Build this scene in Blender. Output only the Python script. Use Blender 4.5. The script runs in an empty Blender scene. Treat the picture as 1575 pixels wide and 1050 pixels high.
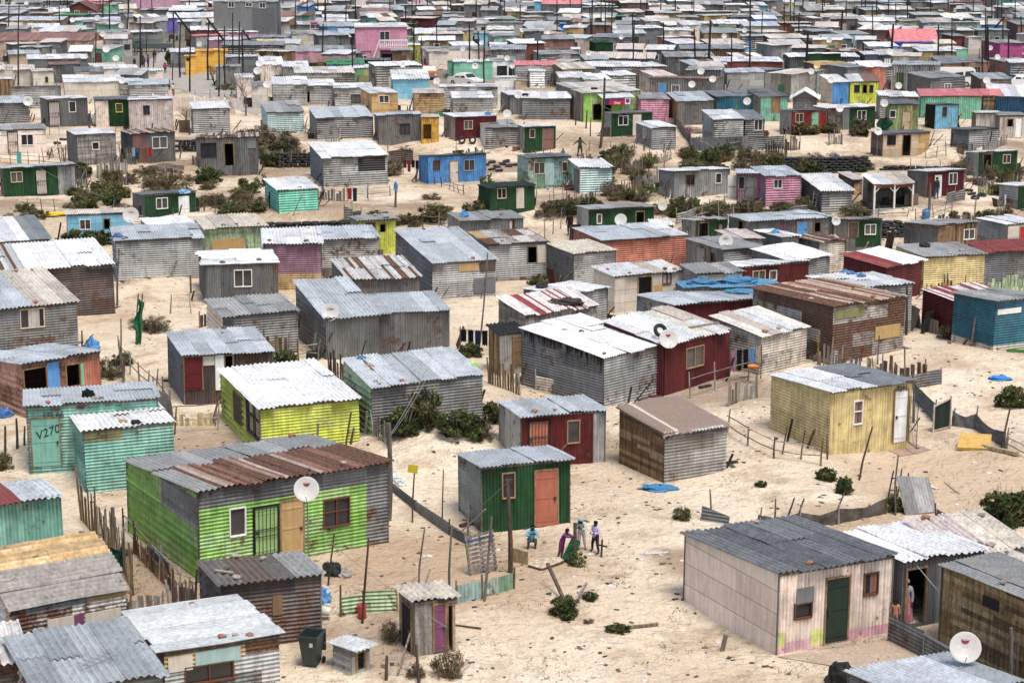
EXPO = 0.58
import bpy, math, random
from mathutils import Vector, noise, Matrix
RNG = random.Random(11)
PI = math.pi
sc = bpy.context.scene
COL = bpy.data.collections.new('settlement'); sc.collection.children.link(COL)

# ---------------------------------------------------------------- camera model (photo measured in 1575 x 1050 units)
FPX = 3000.0; CAMZ = 21.6; PITCH = math.atan(670/3000.0)
CP, SP = math.cos(PITCH), math.sin(PITCH)

def smooth(t):
    t = max(0.0, min(1.0, t)); return t*t*(3-2*t)
def lerp(a, b, t): return a+(b-a)*t
def pw(tab, x):
    if x <= tab[0][0]: return tab[0][1]
    for (a, b), (c, d) in zip(tab, tab[1:]):
        if x <= c: return b+(d-b)*(x-a)/(c-a)
    return tab[-1][1]
def Yof(py): return 64800.0/(py+145.0)
# two low sand banks cross the settlement; they are given as the bearing x/y against distance
def bank(tab): return [((px-787.5)/3000.0, Yof(py)) for px, py in tab]
BANK1 = bank([(-200, 300), (0, 300), (300, 285), (450, 250), (600, 240), (850, 245), (1000, 255), (1150, 248), (1340, 235), (1450, 252), (1575, 262), (1800, 265)])
BANK2 = bank([(-200, 352), (0, 350), (300, 345), (600, 340), (850, 335), (1100, 322), (1300, 330), (1450, 338), (1575, 338), (1800, 338)])
MOUNDS = []
def terr(x, y):
    if y < 20: y0 = 20
    else: y0 = y
    b = x/y0
    z = 0.9*smooth((y-pw(BANK2, b))/2.6+.5) + 0.95*smooth((y-pw(BANK1, b))/3.2+.5)
    z += 0.24*noise.noise(Vector((x/8.5, y/9.5, 1.3))) + 0.07*noise.noise(Vector((x/2.4, y/2.6, 7.7)))
    for (mx, my, r, h) in MOUNDS:
        d = ((x-mx)**2+(y-my)**2)/(r*r)
        if d < 6: z += h*math.exp(-d)
    return z
def project(p):
    dz = p[2]-CAMZ
    d = p[1]*CP-dz*SP
    u = p[1]*SP+dz*CP
    return 787.5+FPX*p[0]/d, 525-FPX*u/d
def depth(p): return p[1]*CP-(p[2]-CAMZ)*SP
def ray(px, py):
    a = (px-787.5)/FPX; b = (525-py)/FPX
    return Vector((a, CP+b*SP, -SP+b*CP))
def at_z(px, py, z):
    r = ray(px, py); t = (z-CAMZ)/r.z
    return Vector((r.x*t, r.y*t, z))
def ground(px, py):
    r = ray(px, py)
    lo = hi = None; t = 0
    y = 42.0; prev = y
    while y < 900:
        t = y/r.y; z = CAMZ+r.z*t
        if z < terr(r.x*t, y): lo, hi = prev, y; break
        prev = y; y += max(.5, y*.006)
    if hi is None: return Vector((r.x*t, y, 0))
    for _ in range(14):
        m = (lo+hi)/2; t = m/r.y
        if CAMZ+r.z*t < terr(r.x*t, m): hi = m
        else: lo = m
    t = hi/r.y
    return Vector((r.x*t, hi, terr(r.x*t, hi)))
def height_at(P, py):
    # z above P on its vertical that shows at row py
    k = (525-py)/FPX
    # u = k*d ; y*SP+dz*CP = k*(y*CP-dz*SP)
    dz = P.y*(k*CP-SP)/(CP+k*SP)
    return dz+CAMZ-P.z
for a in [(655, 680, 2.8, .8), (720, 690, 2.5, .35), (560, 440, 3, .3), (1150, 640, 3, .4), (1190, 700, 3.5, .35), (1280, 790, 3.0, .3), (250, 445, 3.5, .5), (1480, 560, 4, .5), (1560, 700, 3, .4), (960, 660, 2.5, .25)]:
    P = at_z(a[0], a[1], 0.0); MOUNDS.append((P.x, P.y, a[2], a[3]))

# ---------------------------------------------------------------- materials (colour comes from each face's own paint attribute)
def N(nt, t, x=0, y=0):
    n = nt.nodes.new(t); n.location = (x, y); return n
def paintmat(name, rough=.6, metal=0., nscale=6., namt=.25, streak=0., rusty=False, bump=0., bscale=60., spec=.4, transl=0.):
    m = bpy.data.materials.new(name); m.use_nodes = True; nt = m.node_tree; nt.nodes.clear()
    out = N(nt, 'ShaderNodeOutputMaterial', 900); b = N(nt, 'ShaderNodeBsdfPrincipled', 600)
    nt.links.new(b.outputs[0], out.inputs[0])
    at = N(nt, 'ShaderNodeAttribute', -600); at.attribute_name = 'Col'
    geo = N(nt, 'ShaderNodeNewGeometry', -900, -300)
    n1 = N(nt, 'ShaderNodeTexNoise', -600, -250); n1.inputs['Scale'].default_value = nscale; n1.inputs['Detail'].default_value = 6; n1.inputs['Roughness'].default_value = .65
    nt.links.new(geo.outputs['Position'], n1.inputs['Vector'])
    r1 = N(nt, 'ShaderNodeMapRange', -400, -250); r1.inputs[1].default_value = .3; r1.inputs[2].default_value = .7
    r1.inputs[3].default_value = 1-namt; r1.inputs[4].default_value = 1+namt*.6
    nt.links.new(n1.outputs[0], r1.inputs[0])
    fac = r1.outputs[0]
    if streak:
        mp = N(nt, 'ShaderNodeMapping', -800, -600); mp.inputs['Scale'].default_value = (9, 9, .8)
        nt.links.new(geo.outputs['Position'], mp.inputs[0])
        n2 = N(nt, 'ShaderNodeTexNoise', -600, -600); n2.inputs['Scale'].default_value = 1.0; n2.inputs['Detail'].default_value = 5
        nt.links.new(mp.outputs[0], n2.inputs['Vector'])
        r2 = N(nt, 'ShaderNodeMapRange', -400, -600); r2.inputs[1].default_value = .35; r2.inputs[2].default_value = .6
        r2.inputs[3].default_value = 1-streak; r2.inputs[4].default_value = 1.05
        nt.links.new(n2.outputs[0], r2.inputs[0])
        mu = N(nt, 'ShaderNodeMath', -200, -400); mu.operation = 'MULTIPLY'
        nt.links.new(fac, mu.inputs[0]); nt.links.new(r2.outputs[0], mu.inputs[1]); fac = mu.outputs[0]
    mx = N(nt, 'ShaderNodeVectorMath', 0, 0); mx.operation = 'SCALE'
    nt.links.new(at.outputs['Color'], mx.inputs[0]); nt.links.new(fac, mx.inputs['Scale'])
    colr = mx.outputs[0]; rgh = None
    if rusty:
        n3 = N(nt, 'ShaderNodeTexNoise', -600, -900); n3.inputs['Scale'].default_value = 2.3; n3.inputs['Detail'].default_value = 9; n3.inputs['Roughness'].default_value = .72
        nt.links.new(geo.outputs['Position'], n3.inputs['Vector'])
        ad = N(nt, 'ShaderNodeMath', -300, -800); ad.operation = 'ADD'
        nt.links.new(n3.outputs[0], ad.inputs[0])
        sb = N(nt, 'ShaderNodeMath', -420, -1000); sb.operation = 'MULTIPLY'; sb.inputs[1].default_value = .55
        nt.links.new(at.outputs['Alpha'], sb.inputs[0]); nt.links.new(sb.outputs[0], ad.inputs[1])
        r3 = N(nt, 'ShaderNodeMapRange', -150, -800); r3.inputs[1].default_value = .70; r3.inputs[2].default_value = .80
        nt.links.new(ad.outputs[0], r3.inputs[0])
        n4 = N(nt, 'ShaderNodeTexNoise', -600, -1150); n4.inputs['Scale'].default_value = 14; n4.inputs['Detail'].default_value = 4
        nt.links.new(geo.outputs['Position'], n4.inputs['Vector'])
        cr = N(nt, 'ShaderNodeValToRGB', -400, -1150)
        cr.color_ramp.elements[0].color = (.045, .026, .018, 1); cr.color_ramp.elements[0].position = .35
        cr.color_ramp.elements[1].color = (.20, .105, .065, 1); cr.color_ramp.elements[1].position = .68
        nt.links.new(n4.outputs[0], cr.inputs[0])
        mi = N(nt, 'ShaderNodeMix', 250, 0); mi.data_type = 'RGBA'
        nt.links.new(r3.outputs[0], mi.inputs['Factor']); nt.links.new(colr, mi.inputs['A']); nt.links.new(cr.outputs[0], mi.inputs['B'])
        colr = mi.outputs['Result']
        mm = N(nt, 'ShaderNodeMapRange', 250, -300); mm.inputs[3].default_value = metal; mm.inputs[4].default_value = 0
        nt.links.new(r3.outputs[0], mm.inputs[0]); nt.links.new(mm.outputs[0], b.inputs['Metallic'])
        mr = N(nt, 'ShaderNodeMapRange', 250, -550); mr.inputs[3].default_value = rough; mr.inputs[4].default_value = .9
        nt.links.new(r3.outputs[0], mr.inputs[0]); nt.links.new(mr.outputs[0], b.inputs['Roughness'])
    else:
        b.inputs['Metallic'].default_value = metal; b.inputs['Roughness'].default_value = rough
    nt.links.new(colr, b.inputs['Base Color'])
    b.inputs['Specular IOR Level'].default_value = spec
    if bump:
        n5 = N(nt, 'ShaderNodeTexNoise', 200, -800); n5.inputs['Scale'].default_value = bscale; n5.inputs['Detail'].default_value = 4
        nt.links.new(geo.outputs['Position'], n5.inputs['Vector'])
        bp = N(nt, 'ShaderNodeBump', 400, -800); bp.inputs['Strength'].default_value = bump; bp.inputs['Distance'].default_value = .02
        nt.links.new(n5.outputs[0], bp.inputs['Height']); nt.links.new(bp.outputs[0], b.inputs['Normal'])
    if transl:
        tr = N(nt, 'ShaderNodeBsdfTranslucent', 600, -500); nt.links.new(colr, tr.inputs[0])
        ms = N(nt, 'ShaderNodeMixShader', 750); ms.inputs[0].default_value = transl
        nt.links.new(b.outputs[0], ms.inputs[1]); nt.links.new(tr.outputs[0], ms.inputs[2]); nt.links.new(ms.outputs[0], out.inputs[0])
    return m
M = {
 'iron': paintmat('painted_iron', .6, 0, 2.2, .34, .28, True, .15, 30, .35),
 'zinc': paintmat('zinc_iron', .5, .15, 1.6, .24, .25, True, .15, 25, .5),
 'wood': paintmat('weathered_wood', .85, 0, 9, .4, .5, False, .3, 60, .2),
 'board': paintmat('painted_board', .75, 0, 3, .14, .12, False, .15, 30, .25),
 'cloth': paintmat('cloth', .9, 0, 12, .2, 0, False, .4, 25, .1),
 'plastic': paintmat('plastic', .4, 0, 8, .12, 0, False, 0, 30, .45),
 'rubber': paintmat('rubber', .75, 0, 7, .35, 0, False, .3, 30, .3),
 'glass': paintmat('window_glass', .12, 0, 3, .2, 0, False, 0, 30, .6),
 'metal': paintmat('bare_metal', .5, .3, 9, .2, 0, True, .1, 30, .4),
 'carpaint': paintmat('car_paint', .25, 0, 3, .05, 0, False, 0, 30, .5),
 'leaf': paintmat('foliage', .7, 0, 2.2, .45, 0, False, 0, 30, .2, .25),
 'twig': paintmat('dry_twigs', .9, 0, 3, .35, 0, False, 0, 30, .1),
 'skin': paintmat('skin_and_cloth', .7, 0, 25, .12, 0, False, .2, 60, .2),
 'stone': paintmat('rubble_stone', .9, 0, 9, .3, 0, False, .5, 20, .2),
}

# ---------------------------------------------------------------- mesh builder
class MB:
    def __init__(s): s.v = []; s.f = []; s.c = []
    def face(s, idx, col): s.f.append(idx); s.c.append(col)
    def quad(s, a, b, c, d, col):
        n = len(s.v); s.v += [a, b, c, d]; s.face((n, n+1, n+2, n+3), col)
    def poly(s, pts, col):
        n = len(s.v); s.v += pts; s.face(tuple(range(n, n+len(pts))), col)
    def hexa(s, P, col):   # 8 corners: bottom 0-3 ccw, top 4-7
        n = len(s.v); s.v += P
        for q in ((3, 2, 1, 0), (4, 5, 6, 7), (0, 1, 5, 4), (1, 2, 6, 5), (2, 3, 7, 6), (3, 0, 4, 7)):
            s.face(tuple(n+i for i in q), col)
    def box(s, x0, y0, z0, x1, y1, z1, col):
        s.hexa([(x0, y0, z0), (x1, y0, z0), (x1, y1, z0), (x0, y1, z0), (x0, y0, z1), (x1, y0, z1), (x1, y1, z1), (x0, y1, z1)], col)
    def tube(s, pts, rad, col, n=6, cap=True):
        pts = [Vector(p) for p in pts]
        if not hasattr(rad, '__len__'): rad = [rad]*len(pts)
        base = len(s.v); up = Vector((0.13, .31, .94)); prev = None
        for i, p in enumerate(pts):
            t = (pts[min(i+1, len(pts)-1)]-pts[max(i-1, 0)])
            if t.length < 1e-6: t = Vector((0, 0, 1))
            t.normalize()
            a = prev if prev is not None else (up if abs(t.dot(up)) < .93 else Vector((1, 0, 0)))
            x = (a-t*a.dot(t)).normalized(); prev = x; y = t.cross(x)
            for k in range(n):
                an = 2*PI*k/n
                s.v.append(tuple(p+(x*math.cos(an)+y*math.sin(an))*rad[i]))
        for i in range(len(pts)-1):
            for k in range(n):
                a = base+i*n+k; b = base+i*n+(k+1) % n
                s.face((a, b, b+n, a+n), col)
        if cap:
            s.face(tuple(base+k for k in reversed(range(n))), col)
            s.face(tuple(base+(len(pts)-1)*n+k for k in range(n)), col)
    def beam(s, p, q, w, h, col):
        p = Vector(p); q = Vector(q); t = (q-p).normalized()
        a = Vector((0, 0, 1)) if abs(t.z) < .9 else Vector((0, 1, 0))
        x = t.cross(a).normalized()*w/2; y = x.cross(t).normalized()*h/2
        s.hexa([tuple(p-x-y), tuple(p+x-y), tuple(q+x-y), tuple(q-x-y), tuple(p-x+y), tuple(p+x+y), tuple(q+x+y), tuple(q-x+y)], col)
    def blob(s, c, r, col, nu=8, nv=5, jit=0., rng=RNG):
        base = len(s.v); rx, ry, rz = r if hasattr(r, '__len__') else (r, r, r)
        for j in range(nv+1):
            th = PI*j/nv
            for i in range(nu):
                ph = 2*PI*i/nu; k = 1+jit*(rng.random()-.5)
                s.v.append((c[0]+rx*k*math.sin(th)*math.cos(ph), c[1]+ry*k*math.sin(th)*math.sin(ph), c[2]+rz*k*math.cos(th)))
        for j in range(nv):
            for i in range(nu):
                a = base+j*nu+i; b = base+j*nu+(i+1) % nu
                s.face((a, a+nu, b+nu, b), col)
    def lathe(s, prof, col, n=20, c=(0, 0, 0)):
        base = len(s.v)
        for r, z in prof:
            for k in range(n):
                a = 2*PI*k/n; s.v.append((c[0]+r*math.cos(a), c[1]+r*math.sin(a), c[2]+z))
        for i in range(len(prof)-1):
            for k in range(n):
                a = base+i*n+k; b = base+i*n+(k+1) % n
                s.face((a, b, b+n, a+n), col)
    def xf(s, mat, start=0):
        for i in range(start, len(s.v)):
            s.v[i] = tuple(mat @ Vector(s.v[i]))
    def mesh(s, name, mat, smoothed=False):
        me = bpy.data.meshes.new(name); me.from_pydata(s.v, [], s.f)
        ca = me.color_attributes.new('Col', 'BYTE_COLOR', 'CORNER')
        buf = []
        for f, c in zip(s.f, s.c):
            c = tuple(c)+((0.,) if len(c) == 3 else ())
            buf += list(c)*len(f)
        ca.data.foreach_set('color', buf)
        me.materials.append(M[mat])
        if smoothed: me.polygons.foreach_set('use_smooth', [True]*len(me.polygons))
        me.update(); return me
    def build(s, name, mat, parent=None, loc=(0, 0, 0), smoothed=False):
        o = bpy.data.objects.new(name, s.mesh(name, mat, smoothed)); COL.objects.link(o)
        o.location = loc
        if parent: o.parent = parent
        return o
def tag(o, label=None, cat=None, group=None, kind=None):
    if label: o['label'] = label
    if cat: o['category'] = cat
    if group: o['group'] = group
    if kind: o['kind'] = kind
    return o
def thing(name, loc, rz, label, cat, group=None):
    o = bpy.data.objects.new(name, None); COL.objects.link(o); o.empty_display_size = .2
    o.location = loc; o.rotation_euler = (0, 0, rz)
    return tag(o, label, cat, group)
def copy_tree(o, parent=None):
    c = o.copy(); COL.objects.link(c); c.parent = parent
    for ch in list(o.children): copy_tree(ch, c)
    return c
def jit(c, a, rng=RNG):
    k = 1+rng.uniform(-a, a)
    return (c[0]*k, c[1]*k, c[2]*k, c[3] if len(c) > 3 else 0.)

# ---------------------------------------------------------------- paint palettes  (linear base colour, rustiness)
PAL = {
 'g': [(.175, .18, .18, .12), (.215, .22, .22, .1), (.14, .145, .15, .15), (.19, .185, .175, .2)], 'lg': [(.30, .30, .285, .12), (.285, .29, .285, .18), (.385, .385, .375, .1)],
 'dg': [(.13, .14, .15, .1), (.16, .165, .17, .15)], 'z': [(.50, .54, .57, .1), (.56, .59, .62, .05), (.42, .45, .47, .18)], 'ww': [(.84, .84, .83, .02), (.86, .86, .86, .0), (.80, .80, .80, .06)], 'lp': [(.68, .40, .46, 0), (.70, .44, .48, 0)], 'ly': [(.62, .66, .26, 0)],
 'w': [(.76, .76, .75, .12), (.68, .69, .70, .18), (.80, .80, .79, .05), (.60, .61, .62, .2)], 'ps': [(.36, .19, .14, .25), (.42, .25, .19, .2), (.30, .15, .11, .3)], 'cr': [(.56, .51, .43, .15), (.49, .45, .39, .22), (.62, .57, .49, .1)],
 'ru': [(.30, .16, .11, .75), (.50, .47, .43, .35), (.22, .11, .08, .8), (.42, .36, .31, .5)], 'zru': [(.50, .52, .53, .15), (.28, .14, .10, .7), (.52, .5, .47, .25), (.6, .6, .58, .1)],
 'br': [(.10, .068, .055, .22), (.13, .095, .08, .2), (.085, .065, .06, .15), (.15, .13, .12, .2)], 'pk': [(.78, .67, .58, 0), (.80, .70, .61, .0), (.75, .63, .54, .0)], 'wp': [(.28, .19, .095, .05), (.36, .26, .14, 0), (.15, .10, .06, .1), (.22, .155, .09, .05), (.42, .32, .19, 0)],
 'li': [(.33, .50, .20, .08), (.25, .47, .095, .05), (.29, .52, .13, .02), (.22, .42, .10, .12)], 'yl': [(.52, .58, .09, .03), (.56, .61, .12, 0), (.48, .54, .10, .06)],
 'tl': [(.20, .43, .35, .05), (.25, .48, .40, .08), (.17, .36, .29, .15), (.30, .50, .43, .1)], 'sd': [(.38, .13, .085, 0)], 'pw': [(.28, .26, .24, .2), (.22, .12, .085, .5), (.33, .31, .29, .15), (.20, .205, .21, .2)], 'zs': [(.35, .38, .40, .1), (.39, .42, .44, .1), (.31, .335, .35, .15)], 'pg': [(.30, .27, .25, .3), (.20, .11, .08, .6), (.40, .37, .34, .15), (.17, .175, .175, .3), (.14, .09, .07, .4), (.33, .32, .24, .2)], 'nb': [(.085, .075, .065, 0), (.11, .10, .085, 0)], 'tq': [(.20, .60, .45, 0)], 'gn': [(.015, .060, .022, 0), (.020, .072, .027, .03)],
 'bl': [(.10, .28, .58, 0), (.09, .26, .54, .04)], 'ma': [(.105, .014, .016, 0), (.12, .02, .02, .03)], 'sa': [(.48, .18, .12, .08), (.52, .21, .145, .05)],
 'mv': [(.28, .15, .20, .05), (.31, .17, .23, .0)], 'pi': [(.56, .26, .36, 0), (.60, .29, .38, 0)], 'ye': [(.68, .56, .28, 0), (.64, .53, .27, .0)],
 'or': [(.46, .31, .14, .15), (.52, .38, .20, .1), (.36, .25, .13, .25)], 'nv': [(.03, .13, .19, .08), (.04, .16, .22, .05)], 'bk': [(.018, .018, .02, 0)],
 'wo': [(.20, .13, .07, .2), (.28, .19, .10, .1), (.13, .09, .05, .3), (.33, .24, .14, .05)], 'wg': [(.24, .22, .19, .1), (.31, .29, .26, .05), (.18, .165, .145, .15), (.36, .34, .31, .1)],
 'mi': [(.34, .48, .46, .12), (.28, .44, .45, .15), (.38, .50, .42, .2), (.22, .36, .24, .15)], 'lt': [(.46, .58, .56, .03), (.42, .55, .54, .05)],
 'lgv': [(.34, .47, .27, .15), (.40, .52, .33, .1), (.36, .44, .27, .3)], 'pa': [(.40, .36, .33, .35), (.30, .16, .11, .7), (.60, .56, .52, .15), (.22, .24, .24, .3), (.52, .36, .17, .2), (.44, .45, .44, .2)],
 'ol': [(.22, .22, .10, .2), (.34, .33, .16, .2), (.16, .30, .14, .2)], 'rm': [(.20, .045, .045, .1), (.24, .06, .055, .05)], 'pr': [(.58, .19, .2, 0), (.62, .24, .25, 0)],
 'mi2': [(.20, .48, .33, .05), (.24, .52, .38, .1)], 'ddb': [(.02, .07, .14, 0)], 'sb': [(.22, .48, .62, 0), (.20, .44, .58, .04)], 'lb': [(.13, .33, .50, .0), (.15, .36, .54, .0)],
 'pup': [(.18, .16, .50, 0)], 'rb': [(.17, .06, .045, 0), (.19, .07, .05, .0)], 'ti': [(.22, .12, .10, .1), (.26, .15, .12, .1)], 'tan': [(.46, .36, .25, .05), (.50, .40, .29, 0)],
 'rd': [(.26, .03, .03, 0)], 'brk': [(.34, .19, .13, 0), (.37, .21, .145, 0)], 'yo': [(.72, .42, .09, 0)], 'zdk': [(.22, .235, .25, .1), (.26, .27, .28, .1)],
 'rw': [(.62, .58, .57, .1), (.26, .05, .06, .05), (.66, .64, .62, .1)], 'rust': [(.15, .06, .04, .6), (.20, .085, .055, .5), (.10, .04, .03, .6), (.30, .15, .095, .3), (.50, .42, .35, .1), (.42, .30, .22, .2)],
 'tile': [(.15, .155, .165, 0), (.175, .18, .19, .0), (.13, .135, .145, 0)], 'crz': [(.66, .63, .56, .08), (.60, .62, .62, .08), (.52, .46, .40, .2)], 'pz': [(.52, .46, .43, .15), (.56, .50, .47, .1)],
 'gnt': [(.06, .20, .10, .1)], 'mag': [(.45, .10, .25, 0)], 'vi': [(.18, .06, .13, 0)], 'dgn': [(.02, .035, .025, 0)], 'dbl': [(.03, .09, .22, 0)], 'red': [(.45, .03, .03, 0)],
}
METALS = {'z', 'zs', 'ww', 'g', 'lg', 'w', 'zru', 'dg', 'zdk', 'crz', 'lt'}
# ---------------------------------------------------------------- walls, roofs, openings
def sheetcol(pal, key, rng, cache):
    if key not in cache:
        c = jit(rng.choice(PAL[pal]), .10, rng); cache[key] = (c[0], c[1], c[2], min(1, c[3]+rng.choice([.04, .08, .14, .22])))
    return cache[key]
def wall(mb, p0, p1, zb, h0, h1, ori, pal, rng, ops, s, zone=None):
    """one wall from p0 to p1 (outside on the right hand), openings cut right through"""
    dx, dy = p1[0]-p0[0], p1[1]-p0[1]; L = math.hypot(dx, dy)
    if L < .05: return
    dx /= L; dy /= L; nx, ny = dy, -dx
    per = .125 if s > 24 else (.17 if s > 15 else .26); ns = 4 if s > 15 else 2; amp = .19*per
    if s < 11: ns, per = 2, .34; amp = .03
    top = max(h0, h1)
    hs = lambda u: h0+(h1-h0)*u/L
    if ori in 'vP':
        st = per/ns if ori == 'v' else .14
        us = {0., L}; k = st
        while k < L: us.add(k); k += st
        zs = {zb, rng.uniform(.9, 1.6)}
        sw, sh = rng.uniform(.6, .85), 99
    elif ori in 'hp':
        st = per/ns if ori == 'h' else .16
        us = {0., L}; k = .45
        while k < L: us.add(k); k += .45
        zs = {zb}; k = zb+st
        while k < top: zs.add(k); k += st
        sw, sh = rng.uniform(1.7, 2.7), rng.uniform(.5, .68)
    else:
        us = {0., L}; k = .5
        while k < L: us.add(k); k += .5
        zs = {zb, .55, .572, 1.25, 1.272, 1.95, 1.972}; sw, sh = 1.6, .68
    for (a, b, c, d) in ops: us |= {a, b}; zs |= {c, d}
    for (a, b, c, d, e_) in (zone or []):
        us |= {max(0, min(L, a)), max(0, min(L, b))}; zs |= {max(zb, min(top, c)), max(zb, min(top, d))}
    us = sorted(u for u in us if -.001 <= u <= L+.001); zs = sorted(z for z in zs if z < top-.01)+[top]
    lap = {}; cache = {}; base = len(mb.v); nu = len(us)
    for z in zs:
        for u in us:
            zz = min(z, hs(u)) if z < top else hs(u)
            i = int(u/sw); j = int((zz+3)/sh)
            lo = lap.setdefault((i, j) if ori in 'hb' else (i, 0), rng.uniform(-.006, .008))
            if ori == 'v': w = amp*math.cos(2*PI*u/per)
            elif ori == 'h': w = amp*math.cos(2*PI*zz/per)
            elif ori in 'pP': w = lap.setdefault(('q', round((zz if ori == 'p' else u)/.16)), rng.uniform(-.008, .008))
            else: w = 0
            o = w+lo
            mb.v.append((p0[0]+dx*u+nx*o, p0[1]+dy*u+ny*o, zz))
    for j in range(len(zs)-1):
        for i in range(nu-1):
            um = (us[i]+us[i+1])/2; zm = (zs[j]+zs[j+1])/2
            if zs[j] >= max(hs(us[i]), hs(us[i+1])): continue
            if any(a < um < b and c < zm < d for a, b, c, d in ops): continue
            if ori in 'vP':
                key = (int(um/sw), zm > zs[1] and len(PAL[pal]) > 4) if ori == 'v' else (i,)
            elif ori == 'p': key = (j, int((um+j*.7)/sw))
            elif ori == 'h': jj = int((zm+3)/sh); key = (jj, int((um+jj*1.37)/sw))
            else: jj = int((zm+3)/sh); key = (jj, int((um+jj*.8)/sw))
            col = sheetcol(pal, key, rng, cache)
            if zone:
                for (za, zb_, zc, zd, zp) in zone:
                    if za <= um <= zb_ and zc <= zm <= zd: col = sheetcol(zp, ('z', zp)+key, rng, cache)
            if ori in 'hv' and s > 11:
                w = math.cos(2*PI*((um if ori == 'v' else zm))/per); g_ = 1+.13*w; col = (col[0]*g_, col[1]*g_, col[2]*g_, col[3])  # groove grime plus rib shading put into the colour, crests lighter
            if ori == 'b' and zs[j+1]-zs[j] < .03: col = (col[0]*.35, col[1]*.33, col[2]*.3, .3)
            q = base+j*nu+i
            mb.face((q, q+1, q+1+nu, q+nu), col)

STRIPED = {'rust', 'ru', 'zru', 'or', 'rw'}
def roof_sheets(mb, W, D, hF, hB, pal, rng, s, mode='y', ov=.16, pals=None, back=None):
    per = (.20 if rng.random() < .5 else .15) if s > 15 else .30; ns = 4 if s > 15 else 2; amp = .19*per
    if s < 11: per = .5; amp = .04
    if mode == 'x': A, B = D, W
    else: A, B = W, D
    x = -ov*.6; k = 0; stripe = {}
    while x < A+ov*.5:
        w = rng.uniform(.62, .9); x1 = min(x+w, A+ov*.6)
        nsp = 1 if B < 3.4 or rng.random() < .25 else 2
        if back: nsp = 2
        cuts = [-ov*rng.uniform(.25, 1.7)]+([B*(rng.uniform(.4, .6) if not back else rng.uniform(.60, .66))] if nsp == 2 else [])+[B+ov*rng.uniform(.2, 1.)]
        if pals and rng.random() < 1: pp = pals(x+w/2, A)
        else: pp = pal
        pp0 = pp
        for q in range(len(cuts)-1):
            pp = back if (back and q == 1) else pp0
            c = jit(rng.choice(PAL[pp]), .08, rng)
            dz = .022+rng.uniform(0, .014)+(.012 if k % 2 else 0)+(.014*q)
            us = []; u = x-.02
            while u < x1+.02: us.append(u); u += per/ns
            us.append(x1+.02)
            ya, yb = cuts[q]-(.04 if q else 0), cuts[q+1]+.05
            base = len(mb.v); nn = len(us)
            vs = [ya, (ya+yb)/2, yb]
            warp = rng.uniform(-.035, .035)
            for vi, vv in enumerate(vs):
                for u in us:
                    wv = amp*math.cos(2*PI*u/per)+(warp if vi != 1 else 0)
                    xx, yy = (u, vv) if mode == 'y' else (vv, u)
                    mb.v.append((xx, yy, hF+(hB-hF)*yy/D+dz+wv))
            for vi in range(2):
                for i in range(nn-1):
                    a = base+vi*nn+i
                    if pp in STRIPED:
                        rb_ = int((us[i]+10)/per); c = stripe.setdefault((rb_, q), jit(rng.choice(PAL[pp]), .15, rng))
                    g_ = 1+(.07*math.cos(2*PI*(us[i]+per/ns/2)/per) if s > 11 else 0); cf = (c[0]*g_, c[1]*g_, c[2]*g_, c[3])  # rib shading and groove grime put into the roof colour
                    f = (a, a+1, a+1+nn, a+nn)
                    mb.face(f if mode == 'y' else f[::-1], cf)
        x = x1; k += 1

class Basis:
    def __init__(s, p0, p1):
        d = Vector((p1[0]-p0[0], p1[1]-p0[1])); s.L = d.length; d.normalize()
        s.p0 = p0; s.d = d; s.n = Vector((d.y, -d.x))
    def pt(s, u, z, o): return (s.p0[0]+s.d.x*u+s.n.x*o, s.p0[1]+s.d.y*u+s.n.y*o, z)
    def box(s, mb, u0, u1, z0, z1, o0, o1, col):
        P = s.pt
        mb.hexa([P(u0, z0, o1), P(u1, z0, o1), P(u1, z0, o0), P(u0, z0, o0), P(u0, z1, o1), P(u1, z1, o1), P(u1, z1, o0), P(u0, z1, o0)], col)
FR = {'w': (.78, .77, .74), 'br': (.12, .05, .03), 'cr': (.55, .47, .33), 'bk': (.02, .02, .02), 'g': (.3, .3, .3), 'ye': (.7, .7, .1), 'dg': (.1, .1, .1), 'wo': (.3, .2, .11)}
def frame(B, mb, u0, u1, z0, z1, t, o0, o1, col, sill=True):
    B.box(mb, u0-t, u0, z0-t if sill else z0, z1+t, o0, o1, col); B.box(mb, u1, u1+t, z0-t if sill else z0, z1+t, o0, o1, col)
    B.box(mb, u0, u1, z1, z1+t, o0, o1, col)
    if sill: B.box(mb, u0, u1, z0-t, z0, o0, o1+.02, col)
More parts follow.
